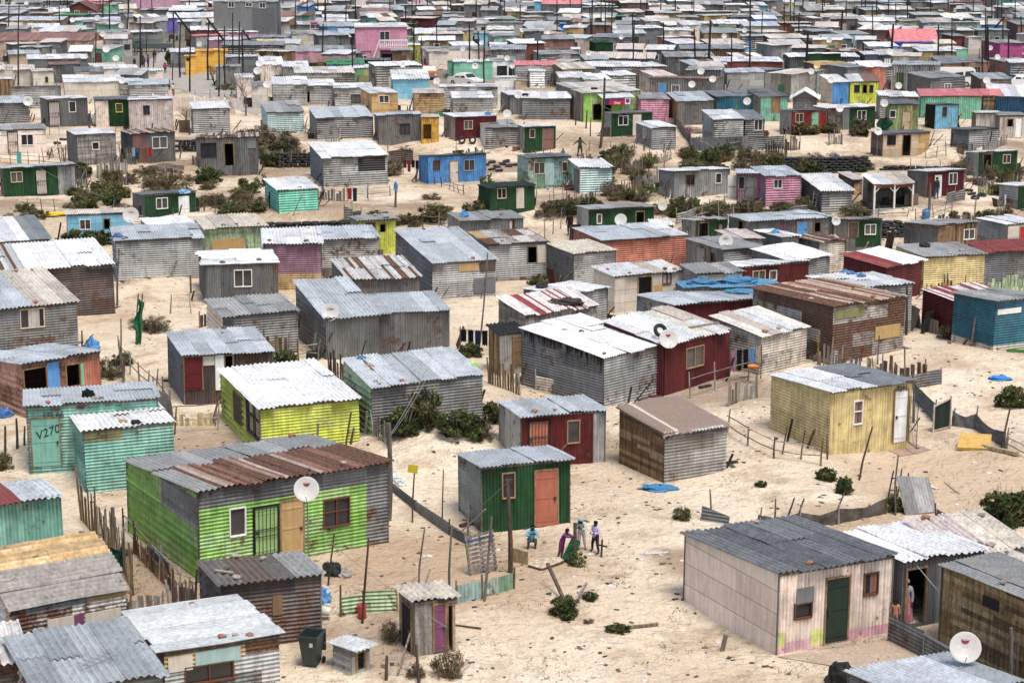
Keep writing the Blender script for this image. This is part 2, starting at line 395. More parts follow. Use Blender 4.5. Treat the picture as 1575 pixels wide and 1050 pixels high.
def add_opening(par, B, kind, u0, u1, z0, z1, col, rng, s):
    w, h = u1-u0, z1-z0
    if kind == 'W':
        fc = FR.get(col, FR['w']); m = MB(); t = .045 if s > 12 else .07
        frame(B, m, u0, u1, z0, z1, t, -.03, .045, fc)
        if w > .55:
            k = (u0+u1)/2; B.box(m, k-.022, k+.022, z0, z1, -.02, .03, fc)
        if h > .9 and s > 15 and rng.random() < .6: k = z0+h*.55; B.box(m, u0, u1, k-.018, k+.018, -.018, .027, fc)
        wn = m.build('window', 'board', par)
        m = MB(); g = rng.choice([(.03, .03, .035), (.05, .045, .045), (.10, .09, .085), (.02, .02, .02)])
        B.box(m, u0, u1, z0, z1, -.045, -.03, g); m.build('pane', 'glass', wn)
        if s > 22 and rng.random() < .45:
            m = MB(); cc = rng.choice([(.4, .36, .3), (.45, .42, .4), (.24, .14, .10), (.5, .5, .48)]); k = 6; 
            for i in range(k):
                if rng.random() < .75:
                    a = u0+w*i/k; B.box(m, a, a+w/k*.96, z0+.02, z1-.02, -.030+.004*(i % 2), -.024+.006*(i % 2), jit(cc, .15, rng))
            m.build('curtain', 'cloth', wn)
    elif kind in 'DG':
        m = MB(); c = PAL[col][0] if col in PAL else FR[col]
        B.box(m, u0, u1, z0, z1, -.02, .035, c)
        if s > 14:
            for k in (.08, .5, .86): B.box(m, u0+.04, u1-.04, z0+h*k, z0+h*k+.06, .035, .05, jit(c, .1, rng))
        dr = m.build('door', 'board', par)
        m = MB(); frame(B, m, u0, u1, z0, z1, .06, -.03, .055, jit(FR['wo'] if kind == 'D' else FR['bk'], .2, rng), False); m.build('door_frame', 'wood', dr)
        if s > 13:
            m = MB(); k = u1-.12 if rng.random() < .6 else u0+.05; B.box(m, k, k+.07, z0+h*.46, z0+h*.52, .05, .10, (.05, .05, .05)); m.build('handle', 'metal', dr)
        if kind == 'G':
            m = MB(); k = max(4, int(w/.13))
            for i in range(k+1):
                u = u0+w*i/k; m.beam(B.pt(u, z0, .085), B.pt(u, z1, .085), .018, .018, (.03, .03, .03))
            for z in (z0+.04, z0+h*.4, z0+h*.55, z1-.03): m.beam(B.pt(u0, z, .085), B.pt(u1, z, .085), .022, .022, (.03, .03, .03))
            tag(m.build('security_gate', 'metal', dr), 'black barred security gate over the door')
    elif kind == 'O':
        m = MB(); frame(B, m, u0, u1, z0, z1, .06, -.04, .05, jit(FR['wo'], .3, rng), False)
        m.build('doorway_frame', 'wood', par)
    elif kind == 'P':
        m = MB(); B.box(m, u0, u1, z0, z1, .015, .045, jit(PAL[col][0], .08, rng)); m.build('patch_board', 'board', par)
SH = {}; FOOT = []; DBG = []
LANDPX = []
LOW = {'outhouse', 'kennel', 'turquoise', 'greenedge', 'creamwall', 'redside'}
def solve(Np, Fp, Sp, dfix=None, key=''):
    P = ground(Np[0], Np[1]); hN = height_at(P, Np[2])
    if hN < 1.78 and key not in LOW:     # foot hidden behind whatever stands in front
        want = 1.95+(hash_(key) % 30)*.01; yb = Np[1]
        while hN < want and yb < 1300: yb += 1.5; P = ground(Np[0], yb); hN = height_at(P, Np[2])
    kf = (Fp[0]-787.5)/FPX; ks = (Sp[0]-787.5)/FPX
    D0 = P.y*CP-(P.z+hN-CAMZ)*SP; best = None; sg = 1 if Fp[0] > Np[0] else -1
    for a in range(-46, 47, 2):
        yw = math.radians(a); c_, s_ = math.cos(yw), math.sin(yw)
        w = (kf*D0-P.x)/(c_-kf*s_*CP)
        if w*sg < .2: continue
        fy = project((P.x+c_*w, P.y+s_*w, P.z+hN))[1]
        e = ((fy-Fp[1])/(.035*abs(Fp[0]-Np[0])+1.5))**2
        den = -s_-ks*c_*CP
        d = (ks*D0-P.x)/den if abs(den) > 1e-4 else 99
        if d < .5 or d > 14: d = 3.0+(hash_(key) % 9)*.15; qx = P.x-s_*d; e += ((project((qx, P.y+c_*d, P.z+hN))[0]-Sp[0])/4.0)**2+2
        if dfix: d = dfix
        hb = height_at(Vector((P.x-s_*d, P.y+c_*d, P.z)), Sp[1])
        big = max(2.2, min(abs(w)*1.25, 6.5))
        e += (max(0, d-big)/1.6)**2+(max(0, min(2.0, abs(w))-d)/.5)**2+((hb-hN*1.06)/(.17*hN))**2+(a/60)**2
        if best is None or e < best[0]: best = (e, yw, w, d)
    e, yaw, w, d = best
    dd = Vector((math.cos(yaw), math.sin(yaw))); n = Vector((-dd.y, dd.x))
    d = max(.6 if abs(w) < 1.6 else 1.6, min(9., d))
    q = Vector((P.x+n.x*d, P.y+n.y*d, P.z)); hB = height_at(q, Sp[1])
    hB = max(hN*.76, min(hN*1.36, hB))
    O = P if w > 0 else Vector((P.x+dd.x*w, P.y+dd.y*w, P.z))
    return O, yaw, abs(w), d, hN, hB, w > 0
def foot_z(O, yaw, W, D):
    c, s_ = math.cos(yaw), math.sin(yaw)
    zs = [terr(O.x+c*a-s_*b, O.y+s_*a+c*b) for a in (0, W/2, W) for b in (0, D/2, D)]
    return min(zs)-O.z-.12, max(zs)-O.z
def shack(key, Np, Fp, Sp, fw, sw, rf, ops, label, flags='', cat='shack', group=None, world=None, name='shack'):
    rng = random.Random(hash_(key))
    if world: O, yaw, W, D, hF, hB = world; right = True
    else:
        df = [float(t[1:]) for t in flags.split() if t[0] == 'd' and t[1:].replace('.', '').isdigit()]
        O, yaw, W, D, hF, hB, right = solve(Np, Fp, Sp, df[0] if df else None, key)
    s = FPX/depth(O); fl = flags.split()
    DBG.append((key, W, D, hF, hB, math.degrees(yaw), s))
    zb, zt = foot_z(O, yaw, W, D); zb = max(zb, -1.6)
    t = thing(name, O, yaw, label, cat, group)
    pts = [(0, 0), (W, 0), (W, D), (0, D)]; hs = [hF, hF, hB, hB]
    walls = [[] for _ in range(4)]; zones = [[] for _ in range(4)]
    BS = [Basis(pts[i], pts[(i+1) % 4]) for i in range(4)]
    todo = []
    for op in ops.split():
        side = op[0] == 's'; o2 = op[1:] if side else op
        kind = o2[0]; a = o2[1:].split(','); col = a[4] if len(a) > 4 else 'w'
        x0, y0, x1, y1 = map(float, a[:4])
        if not side:
            wi = 0
            xl, xr = (Np[0], Fp[0]) if right else (Fp[0], Np[0])
            yl, yr = (Np[2], Fp[1]) if right else (Fp[1], Np[2])
            f = lambda x: (x-xl)/(xr-xl)
            Lw = W; hf = lambda k: hF
            ptw = lambda k: Vector((O.x+math.cos(yaw)*W*k, O.y+math.sin(yaw)*W*k, O.z))
        else:
            # left side wall runs back->front, right side wall front->back
            if right: wi = 3; xl, xr, yl, yr = Sp[0], Np[0], Sp[1], Np[2]
            else: wi = 1; xl, xr, yl, yr = Np[0], Sp[0], Np[2], Sp[1]
            f = lambda x: (x-xl)/(xr-xl)
            Lw = D
            hf = (lambda k: lerp(hB, hF, k)) if right else (lambda k: lerp(hF, hB, k))
            def ptw(k):
                v = D*(1-k) if right else D*k; uu = 0 if right else W
                return Vector((O.x+math.cos(yaw)*uu-math.sin(yaw)*v, O.y+math.sin(yaw)*uu+math.cos(yaw)*v, O.z))
        u0, u1 = f(x0), f(x1)
        if u0 > u1: u0, u1 = u1, u0
        um = max(0, min(1, (u0+u1)/2)); pm = ptw(um); yt = lerp(yl, yr, um); ppm = FPX/depth(pm)*CP
        z1 = hf(um)-(y0-yt)/ppm; z0 = hf(um)-(y1-yt)/ppm
        u0 = max(.03, u0*Lw); u1 = min(Lw-.03, u1*Lw); z1 = min(z1, min(hf(u0/Lw), hf(u1/Lw))-.05)
        if kind in 'DGO' and z0 < .45: z0 = max(0.0, min(z0, .3))
        z0 = max(z0, zb+.1)
        if u1-u0 < .12 or z1-z0 < .12: continue
        if kind == 'Z': zones[wi].append((u0-.04, u1+.04, z0-.1, z1+.1, col)); continue
        if kind != 'P': walls[wi].append((u0, u1, z0, z1))
        todo.append((BS[wi], kind, u0, u1, z0, z1, col))
    far = s < 10.5
    allm = MB()
    for i in range(4):
        ori, pal = (fw[0], fw[1:]) if i == 0 else (sw[0], sw[1:])
        m = allm if far else MB()
        ss = s if i in (0, 1 if not right or O.x+W/2 < 0 else 3) else min(s, 14)
        if i == 2: ss = min(s, 10)
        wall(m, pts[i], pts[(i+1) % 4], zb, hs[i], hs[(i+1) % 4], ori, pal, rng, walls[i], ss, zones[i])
        if not far: m.build('wall', 'zinc' if pal in METALS and ori in 'hv' else ('iron' if ori in 'hv' else ('wood' if ori in 'pP' else 'board')), t)
    if far: allm.build('wall', 'iron', t)
    for a in todo: add_opening(t, *a, rng, s)
    m = MB()
    if 'gable' in fl or 'gablex' in fl:
        rh = .28*(D if 'gable' in fl else W)
        rp = PAL[rf][0]; ov = .35
        if 'gable' in fl:   # ridge along x
            for sg in (0, 1):
                n = 14
                for i in range(n):
                    ua, ub = -ov+(W+2*ov)*i/n, -ov+(W+2*ov)*(i+1)/n; c = jit(rp, .08, rng)
                    y0_, y1_ = (-ov, D/2) if sg == 0 else (D/2, D+ov)
                    za, zb_ = hF+.03+rh*(y0_ if sg == 0 else D/2)/(D/2), hF+.03+(rh if sg == 0 else -rh*ov/(D/2))
                    if sg == 0: za = hF+.03-rh*ov/(D/2)
                    else: za = hF+.03+rh
                    m.quad((ua, y0_, za), (ub, y0_, za), (ub, y1_, zb_), (ua, y1_, zb_), c)
            for u in (0, W):
                mg = MB(); mg.poly([(u, 0, hF), (u, D, hF), (u, D/2, hF+rh)], PAL[sw[1:]][0]); mg.build('gable', 'board', t)
        else:
            n = 8
            for sg in (0, 1):
                for i in range(n):
                    va, vb = -ov+(D+2*ov)*i/n, -ov+(D+2*ov)*(i+1)/n; c = jit(rp, .08, rng)
                    if sg == 0: m.quad((-ov, va, hF-rh*ov/(W/2)+.03), (W/2, va, hF+rh+.03), (W/2, vb, hF+rh+.03), (-ov, vb, hF-rh*ov/(W/2)+.03), c)
                    else: m.quad((W/2, va, hF+rh+.03), (W+ov, va, hF-rh*ov/(W/2)+.03), (W+ov, vb, hF-rh*ov/(W/2)+.03), (W/2, vb, hF+rh+.03), c)
            for v in (0, D):
                mg = MB(); mg.poly([(0, v, hF), (W, v, hF), (W/2, v, hF+rh)], PAL[fw[1:]][0]); mg.build('gable', 'board', t)
        m.build('roof', 'iron', t)
    else:
        pals = None
        rfn = rf
        if '+' in rf:      # left part + right part
            a, b_, k = rf.split('+'); k = float(k); pals = lambda x, A: a if x < A*k else b_; rfn = a
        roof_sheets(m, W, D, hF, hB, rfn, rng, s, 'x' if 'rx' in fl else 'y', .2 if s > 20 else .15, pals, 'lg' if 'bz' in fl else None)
        rfo = m.build('roof', 'zinc' if rfn in METALS else 'iron', t)
        if s > 15 and 'nf' not in fl:
            m = MB(); m.box(-.02, -.035, hF-.09, W+.02, .0, hF-.012, jit((.16, .13, .10), .3, rng)); m.build('eave_shadow_strip', 'wood', t)  # timber strip added under the eave to draw its dark shadow line
        if s > 20 and 'nf' not in fl and hash_(key) % 5 < 2:
            # corner posts showing at the edges of the sheets
            for (x, y, h) in ((0, 0, hF), (W, 0, hF), (0, D, hB), (W, D, hB)):
                m = MB(); m.box(x-.022, y-.022, zb, x+.022, y+.022, h-.02, jit((.16, .15, .14), .3, rng))
                m.build('corner_post', 'wood', t)
    if s > 14: t.rotation_euler = (rng.uniform(-.012, .012), rng.uniform(-.014, .014), yaw)
    SH[key] = dict(O=O, yaw=yaw, W=W, D=D, hF=hF, hB=hB, t=t, s=s)
    FOOT.append((O, yaw, W, D, hF, hB))
    cx, cy = project((O.x+math.cos(yaw)*W/2, O.y+math.sin(yaw)*W/2, O.z+hF*.6)); LANDPX.append((cx, cy, key))
    return t
def hash_(k):
    h = 7
    for ch in str(k): h = (h*131+ord(ch)) % 1000003
    return h
def inside(x, y, pad=0.):
    for (O, yaw, W, D, hF, hB) in FOOT:
        dx, dy = x-O.x, y-O.y
        if dx*dx+dy*dy > 220: continue
        c, s_ = math.cos(yaw), math.sin(yaw); u = dx*c+dy*s_; v = -dx*s_+dy*c
        if -pad < u < W+pad and -pad < v < D+pad: return O.z+hF+(hB-hF)*max(0, min(1, v/D))
    return None
def roof_pt(key, px, py):
    S = SH[key]; O = S['O']; r = ray(px, py); c, s_ = math.cos(S['yaw']), math.sin(S['yaw'])
    lo, hi = O.y*.8, O.y*1.3
    g = lambda y: (CAMZ+r.z*y/r.y)-(O.z+S['hF']+(S['hB']-S['hF'])*((-(r.x*y/r.y-O.x)*s_+(y-O.y)*c)/S['D'])+.045)
    for _ in range(40):
        m = (lo+hi)/2
        if g(m) > 0: lo = m
        else: hi = m
    return Vector((r.x*lo/r.y, lo, CAMZ+r.z*lo/r.y))
# key | near corner x, base y, eave y | other end of front x, eave y | back corner x, eave y | front | side | roof | openings | flags | label
SHACKS = '''
pinkhouse|1194,1007,882|1374,855|1054,820|vpk|bpk|tile|W1222,950,1246,951,br W1221,930,1245,951,br P1221,904,1248,929,g D1268,890,1303,990,dgn W1328,884,1349,915,br Z1195,992,1266,1007,lp Z1302,972,1374,1000,lp Z1195,980,1206,993,ly Z1248,975,1266,990,ly||pale pink house with dark green door, dark grey roof and pink paint along its foot
whiteroof|1386,968,862|1512,843|1293,819|vg|vdg|ww|O1391,875,1421,960||grey lean-to with bright white roof and open doorway joined to the pale pink house
rearpinkroof|1462,945,853|1580,836|1397,801|hg|hg|pz+cr+.6|||shed with pinkish patched roof sheets behind the white roofed lean-to
plankshed|1640,1085,950|1760,930|1450,868|pwp|pwp|lg+cr+.7|sP1515,920,1538,936,bk||shed of blackened brown planks with loose grey roof sheets beside the green lawn
dishroof|1400,1160,1076|1562,1052|1306,1033|hg|hg|z|||pale blue grey roof carrying a big dish at the bottom right edge
outhouse|639,1010,926|700,919|614,905|Pwg|Pwg|cr|D668,930,686,1003,vi O687,932,695,1003 sD620,930,634,1000,bk||narrow upright privy of grey boards with purple door and cream lid roof
kennel|541,1038,998|568,989|512,989|bwg|hlg|crz|O549,1003,560,1030||small dog kennel of grey boards and crinkled tin on the sand beside the wheelie bin
brownshack|341,1002,898|492,890|306,863|hbr|hbr|br+lg+.78|P418,920,433,951,wo O309,880,314,960||dark brown rusty iron shack with one pale zinc sheet on the right of its roof
biggreen|307,893,754|595,727|192,712|hli|hli|lg+rust+.12|W353,786,374,827,w G388,786,422,860,li D428,779,461,861,or W494,781,532,821,br Z562,720,596,870,g Z306,740,596,766,g sZ250,738,306,790,g|bz|long lime green house with rust striped roof, ochre door, security gate and a dish
tealleft|98,852,761|-70,777|62,737|vtl|vtl|rm+z+.7|||mint green shack cut by the left edge, with faded red and zinc roof sheets
ochreroof|197,1014,901|15,945|142,823|hpa|hpa|pw+or+.6|P70,955,112,975,cr P130,940,187,962,cr P112,950,128,966,vi|rx|patchwork roofed shack with ochre, rust and grey sheets above a patched eave
zincbottom|253,1112,1032|58,1060|190,955|hg|hru|zs|||wide blue grey zinc roof at the bottom left with long straight ribs
whitebottom|257,1118,1003|429,1008|195,943|hpa|bcr|zs|P262,1012,298,1036,cr W288,1035,357,1060,br P302,1012,370,1034,mi|rx|white roofed shack over a patchwork wall at the bottom, next to the zinc roof
cornerbottom|46,1096,1013|-60,1024|22,956|hbr|hbr|rw|||red and white striped roof in the bottom left corner behind a leaning post
tealwhite|134,758,662|267,664|106,629|htl|htl|ww|Z135,665,190,678,ol sZ107,640,113,700,ol||turquoise green shack with uneven white roof carrying junk, in front of the lettered shack
tealdoor|47,729,624|242,618|41,602|htl|htl|z|D52,644,93,716,tl||mint green shack with painted lettering on its door and a zinc roof
pinkbrown|39,643,560|154,548|-40,548|vps|hps|z|O41,568,73,603 P75,560,92,600,bl O103,566,122,598 Z124,566,154,600,sa P122,566,128,598,mi2||worn salmon pink shack with a blue sheet beside its dark open doorway
greyleft|121,546,463|-25,469|63,413|hg|hg|z+cr+.5|W31,471,67,498,cr Z-25,470,27,500,g||grey horizontal ribbed shack with one big dark window at the left edge
brownwhite|177,482,408|-50,405|143,371|hbr|hbr|zru+ww+.42|||rust brown shack under a wide bright white roof at the left edge
topleftroof|79,415,367|-34,365|50,333|hg|hg|w+zdk+.7|||pale roofed shack at the left edge behind the wide white roof
bluewall|105,374,330|204,327|103,323|bsb|bsb|cr|W124,338,139,352,w O160,337,168,352||sky blue painted shack with flat roof behind the round bush and the tall dish
greywide|181,434,370|311,370|172,351|hlg|hlg|z|||wide light grey ribbed shack without windows, blue bag on the edge of its roof
whitebehind|232,395,348|298,346|217,336|hlg|hlg|ww|||low white roof showing directly behind the wide light grey shack
greensmall|223,341,300|300,298|204,297|vgn|vg|dg|W241,306,257,321,w P274,304,290,342,w||small dark green shack with white door and white window, blue bag on its roof
lightgreen|317,392,351|409,343|299,334|plgv|plgv|cr+ti+1.3|P325,366,375,390,or||pale green boarded shack with ochre boards and a cream and rust roof
purplewin|318,468,408|426,407|306,388|vg|vdg|z|W361,417,386,441,mv|rx|grey shack with purple curtained window and buckled white roof
mauve|408,447,375|494,385|404,353|hmv|hmv|w|Z407,428,495,450,or||mauve shack standing on an ochre base with white sheets on its roof
whitegrey|485,418,368|582,370|473,350|hlg|vg|z|||pale grey ribbed shack with jagged zinc roof between the mauve and yellow shacks
yellowsmall|552,374,339|608,337|537,333|vyl|hol|lg|D562,342,577,358,dgn O584,345,592,357||small lemon yellow shack with cluttered roof right of the long black tyre wall
rustystripe|538,474,430|645,428|511,400|vg|vdg|zru|||grey shack with rust and zinc striped roof above the big grey shed
creamroof|345,538,486|458,485|318,462|hg|hpk|lg|||grey ribbed shack with flat pale roof, salmon end wall, above the maroon door shack
maroondoor|284,600,547|418,541|257,511|vbr|hdg|z|D285,549,311,600,ma P312,548,330,562,cr P331,546,345,600,w O346,548,357,566 Z357,560,418,600,br||zinc roofed shack with speckled dark red door and white board
biggrey|502,553,489|582,481|455,433|vg|hg|z|||tall left half of the big grey shed with a dish on its corner
biggreytwo|583,546,481|690,473|560,452|vg|vg|z|Z660,470,690,540,g||long right half of the big grey shed, all grey vertical sheets
zinclong|573,648,594|742,569|530,553|hg|hlgv|z|||long zinc roofed shack in front of the dark bushes with weathered green end wall
limewhite|402,702,627|552,629|339,568|hyl|hyl|ww|sD362,608,374,652,br sW382,616,404,672,dg||bright yellow green shack with brilliant white roof
maroongate|801,722,640|930,631|768,617|vma|vlg|z|G813,648,842,700,sa W873,648,890,681,wo Z914,630,930,722,lg||maroon shack with barred salmon door behind the green shack
greenshack|741,820,718|877,711|706,698|vgn|hlg|z|D824,728,857,814,sd W774,730,791,767,wo||small dark green shack with salmon red door where the children play
blanket|1021,743,667|1118,651|953,627|hwg|pwo|crz|||grey and brown board shack whose roof is covered by a brown striped blanket
bigzinc|928,626,549|1020,530|803,505|hlg|hg|ww|||tall silver ribbed shed with white roof and black rot stains under its eave
maroonright|1021,609,530|1121,506|930,494|vma|vma|w+crz+.5|W1055,534,1081,563,wo||maroon shed with white and batten covered roof joined to the silver shed
paleplank|1168,577,517|1241,500|1095,488|hcr|hcr|crz|||cream ribbed shack with ragged pale roof sheets right of the washing line
rustyshack|1278,562,471|1392,456|1158,445|hpg|hpg|rust|P1345,500,1385,520,or P1280,474,1325,488,ol||patchwork rusty iron shack with heavily rusted roof
whitebehindrusty|1300,520,442|1404,447|1243,426|hlg|hlg|w|||white roof with three blue bags behind the rusty shack
yellownumber|1274,699,602|1403,588|1187,578|vye|hye|w+zdk+.55|W1312,618,1324,652,w D1376,602,1396,682,w||pale yellow shack with painted number over its barred white door
tealright|1527,539,463|1600,456|1467,452|hnv|hnv|lg|P1530,474,1568,482,w sZ1466,526,1527,540,cr Z1527,530,1600,545,cr||deep teal blue shack at the right edge with a white board in its front
maroonribs|1474,520,466|1560,456|1420,446|hma|hma|rw|||dark maroon ribbed shack with red and white roof behind the deep teal blue shack
creamshack|1419,449,395|1515,389|1378,378|hye|hye|lg+w+1.4|||cream yellow ribbed shack with pale roof and a tyre on it
maroonbox|1360,452,411|1418,397|1297,393|hma|hma|rm+ww+.45|||maroon ribbed shack with half maroon, half white roof
maroonroof|1512,442,388|1600,384|1489,373|hg|pwo|rm|||shack with dark red roof and grey wall at the right edge
greyboard|1441,379,346|1504,345|1392,342|Pwo|hg|lg|D1444,350,1460,376,wo W1483,356,1499,370,w||grey shack with brown boarded door and shaggy pale roof on the right
creamdoor|1548,379,345|1600,343|1503,336|bcr|hlg|w|D1568,350,1580,376,red||cream fronted grey shack at the right edge with red door
greybluedoor|1153,374,341|1279,341|1122,332|vg|vlg|z|D1226,346,1241,368,bl P1198,346,1212,356,vi O1253,348,1262,362 sO1136,340,1143,354||long grey zinc roofed shack with a blue door
greenwood|1069,377,339|1118,337|1050,337|vgn|vlg|lg|O1074,343,1088,372 W1105,345,1110,354,br||small green shack with half open wooden door left of the long grey shack
greengrey|1282,376,338|1356,338|1272,336|vg|vg|lg|D1305,343,1319,366,br W1331,347,1347,361,w Z1317,340,1356,378,gn||grey and green shack with white framed window right of the small dish
palepatch|1128,396,368|1173,369|1102,355|hlg|hlg|pz|||tiny low shack with pale patched roof below the small green shack
palepatchtwo|1200,392,364|1228,368|1162,356|hlg|hg|w|||low shack with white sheet roof and a blue bundle
rustedge|1258,392,372|1300,372|1222,364|hcr|hg|ru|||low rust roofed shack beside the cream wall
creamwall|1278,410,366|1300,366|1274,362|vcr|vbr|ru|||narrow cream walled lean-to with rust roof
coral|926,410,370|1057,364|883,350|hsa|hsa|z+w+.75|||long coral red shack under a zinc roof
dishgrey|1112,408,385|1176,389|1057,369|hlg|vg|lg|sD1073,382,1085,406,lg sW1094,390,1099,402,br||grey shack with large dish on its corner right of the coral shack
brightroof|1213,426,401|1277,391|1157,382|hlg|hdg|ww|||grey shack with glaring white roof right of the large dish
maroonlow|1143,434,410|1243,407|1100,406|vma|vma|w|W1157,418,1175,431,cr W1183,419,1193,432,w||low maroon shack with two cream framed windows
whitepanel|1072,438,421|1143,418|1049,407|bcr|hlg|lg|||low shack of white boards with grey patched roof left of the low maroon shack
palepainted|945,467,425|1049,414|913,411|bcr|bcr|crz|O981,425,1001,450 W1019,421,1031,435,br P1006,437,1018,450,or||whitewashed board shack with black open doorway
zincmaroon|1035,501,468|1190,461|980,454|vma|hlg|z|||zinc roofed shack with maroon front behind the washing line
bluetarp|1052,458,443|1200,439|1040,434|hg|hg|lb|||low shack under a crumpled blue tarpaulin roof
tyreroof|860,476,453|934,443|806,444|hlg|hwg|w|||pale roofed shack with a tyre lying on its roof
redstripe|808,514,485|918,466|767,459|pwg|pwg|rw|||plank shack with dark red and white striped roof
scrapshed|768,567,513|806,506|752,500|vwg|Pwo|bk|D790,516,804,560,wo||dark shed pieced from boards left of the silver shed, washing beside it
creamtop|882,430,390|947,385|843,375|hlg|hg|cr|||grey ribbed shack with cream roof left of the coral shack
barnpatch|751,434,376|843,373|722,357|hlg|hlg|pa|O812,381,825,405 P825,378,840,405,cr||pale grey board shack with patchwork brown roof and open window
tallzinc|665,461,404|762,405|608,356|hlg|hg|z|P705,408,735,420,or P737,408,762,422,br P728,433,762,455,dg||tall grey shack with long ribbed zinc roof and scrap boards under its eave
greybag|708,364,339|804,335|689,327|vg|vlg|lg|W783,339,790,352,br||grey shack with a blue bag on its cluttered roof below the twin bushes
greenbushes|754,325,289|822,288|737,284|vgn|vgn|dgn|W766,291,778,305,cr P794,291,806,322,cr||dark green shack with cream door right of the round bushes
fadedteal|812,292,243|878,243|796,239|vmi|hmi|dg|W822,251,837,267,cr P838,252,852,285,mi W865,252,872,265,cr||faded turquoise patchwork shack with barred window
paleteal|892,298,258|941,259|876,246|hlt|vmi|w|sD884,262,891,294,g||pale blue green ribbed shack with white roof joined to the faded patchwork one
greenlong|905,352,322|1005,318|888,317|vgn|vlg|lg|O978,326,990,348 W918,330,924,343,ol||long dark green shack with dark doorway and three dishes about it
blueshack|658,283,240|747,240|645,240|vbl|vbl|dg|W667,248,676,261,br W714,249,729,264,g D692,250,704,284,cr||bright blue shack raised on a dark base with peeling white door
turquoise|429,328,293|489,287|408,277|htq|htq|w|Z472,288,489,328,tq||turquoise shack with white roof alone on the sand above the tyre wall
greywhite|498,276,243|596,243|477,222|hlg|hdg|ww|Z552,245,592,264,bk||grey shack with smooth white roof, right half of its front black
padlock|304,256,213|397,213|304,207|vg|vg|ru|W311,221,333,241,bk O346,222,359,257 P380,214,394,230,g||grey shack with rust fringed roof and half open door above the dark round bush
plankgable|120,255,208|177,211|103,200|pwg|vdg|w|W143,222,152,232,w||weathered plank shack with small white window left of the red washing
redwashing|205,251,206|268,206|186,201|vg|vdg|ru|W235,213,256,229,w Z205,206,225,250,ti||grey shack with open casement, clothes hanging at its front
pinkleft|72,244,197|-25,196|66,190|bpk|bpk|lg|W33,205,51,220,w G12,200,26,232,pk||pale pink house with barred gate at the left edge
greenleft|7,303,259|115,258|0,256|vgn|vg|z|W19,266,35,280,cr G56,264,71,300,cr Z90,258,116,303,lg||long dark green shack with barred cream door and grey end at the left edge
greybarred|76,196,153|134,156|62,150|vg|vdg|w|G77,158,92,193,pz W107,160,116,175,vi||grey shack with barred door and purple curtain behind the pale pink house
greydishleft|45,189,158|-15,157|36,147|hg|hg|z|||grey ribbed shack with dish at its corner, at the left edge
greentan|148,195,154|200,153|146,150|vgn|vgn|dg|Z149,155,167,195,pk W179,160,188,172,ye||green shack with tan sheet and yellow framed window
palestain|200,201,154|265,153|198,150|vpz|vlg|w|W222,163,230,175,bk||stained pale grey shack above the red washing
whiteroofsmall|298,191,168|353,167|293,158|hlg|hlg|w|||small pale grey shack with white roof inside the cream walled yard
ribbedteal|412,205,173|467,168|402,157|hlt|hlt|lg|||pale teal ribbed shack with grey felt roof
zinctext|488,215,182|574,184|476,166|hg|hdg|z|||grey shack with bright ribbed zinc roof left of the narrow yellow lean-to
greycurtain|583,223,178|648,178|577,174|vg|vg|z|W616,192,630,206,bk||grey upright sheet shack with small barred window joined to the yellow lean-to
yellownarrow|649,222,180|674,180|647,176|vyo|vyo|cr|O651,191,663,213||narrow yellow lean-to with black doorway
maroonfar|700,217,180|763,178|683,175|vma|vlg|w|W714,186,726,198,cr||maroon shack with cream window above the pair of tyres
greyslope|747,231,197|798,203|735,187|hg|vw|lg|||grey ribbed shack with white end wall right of the maroon one
reddoor|807,226,195|854,193|798,192|vgn|vlg|w|D835,198,850,226,ti W815,199,822,211,cr||small green shack with rusty red door on the open sand
greystrip|803,184,151|877,150|802,142|hg|hg|w|||low grey ribbed shack with white roof behind the small open sand
shop|897,188,143|985,141|857,130|vli|Pwg|crz|O912,160,940,184 Z958,145,985,187,lgv||lime green painted shop with awning and red banner
pinkstripe|985,175,153|1029,152|976,143|hpi|hpi|lg|||pink and white striped shack right of the lime green shop
greenfar|940,211,175|1003,174|927,173|vgn|vlg|dg|W951,179,965,192,w P973,177,986,208,cr||dark green shack with white door below the shop
silverbox|1003,231,197|1039,198|979,188|hlg|vlg|w|sW990,198,994,212,vi||small silver white shack right of the dark green shack
greyfenced|1098,213,184|1144,183|1081,170|hlg|hlg|w|||grey ribbed shack inside the corrugated yard
zincdark|1145,207,184|1176,184|1128,170|hg|hg|zdk|W1160,185,1172,200,w||grey shack with dark zinc roof and dish inside the corrugated yard
vroof|1042,172,156|1098,151|1026,142|vg|Pwo|z|||brown and grey shack with sagging zinc roof behind the yard
tealrow|1102,172,149|1168,149|1084,140|vnv|vg|zdk|||dark teal shack with grey patched roof behind the yard
orangeteal|1169,172,149|1211,148|1150,138|vmi2|vg|g|Z1186,150,1200,172,wo||teal and brown shack with junk on its roof behind the yard
redfar|1217,197,171|1271,170|1200,170|vrd|vlg|dg|D1248,174,1258,194,mi2 W1223,175,1234,187,cr||red shack with mint green door above the hedge
greenwin|1273,201,167|1346,166|1253,163|vg|vg|w|W1319,172,1332,185,w Z1307,167,1346,202,gn W1286,178,1294,188,br||grey and green shack with white window and dish right of the red shack
olivepatch|1367,204,160|1413,160|1362,154|Pol|Pol|dg|W1366,170,1376,180,w D1388,172,1400,200,tan||olive and green patched board shack with narrow boarded door
bluebooth|1437,199,161|1474,160|1424,160|vsb|vbk|dg|W1449,165,1455,178,br||light blue booth with tall narrow shape and dark side
tanfront|1357,241,206|1430,204|1340,203|btan|bbr|dg|W1364,209,1376,222,bk O1388,208,1400,239 Z1413,204,1431,241,or||cream board shack with black doorway and orange end on the sand terrace
maroonman|1425,304,264|1483,264|1397,262|vma|vg|w|P1437,270,1448,303,w W1460,269,1472,285,w||maroon shack with white door and a man standing at it
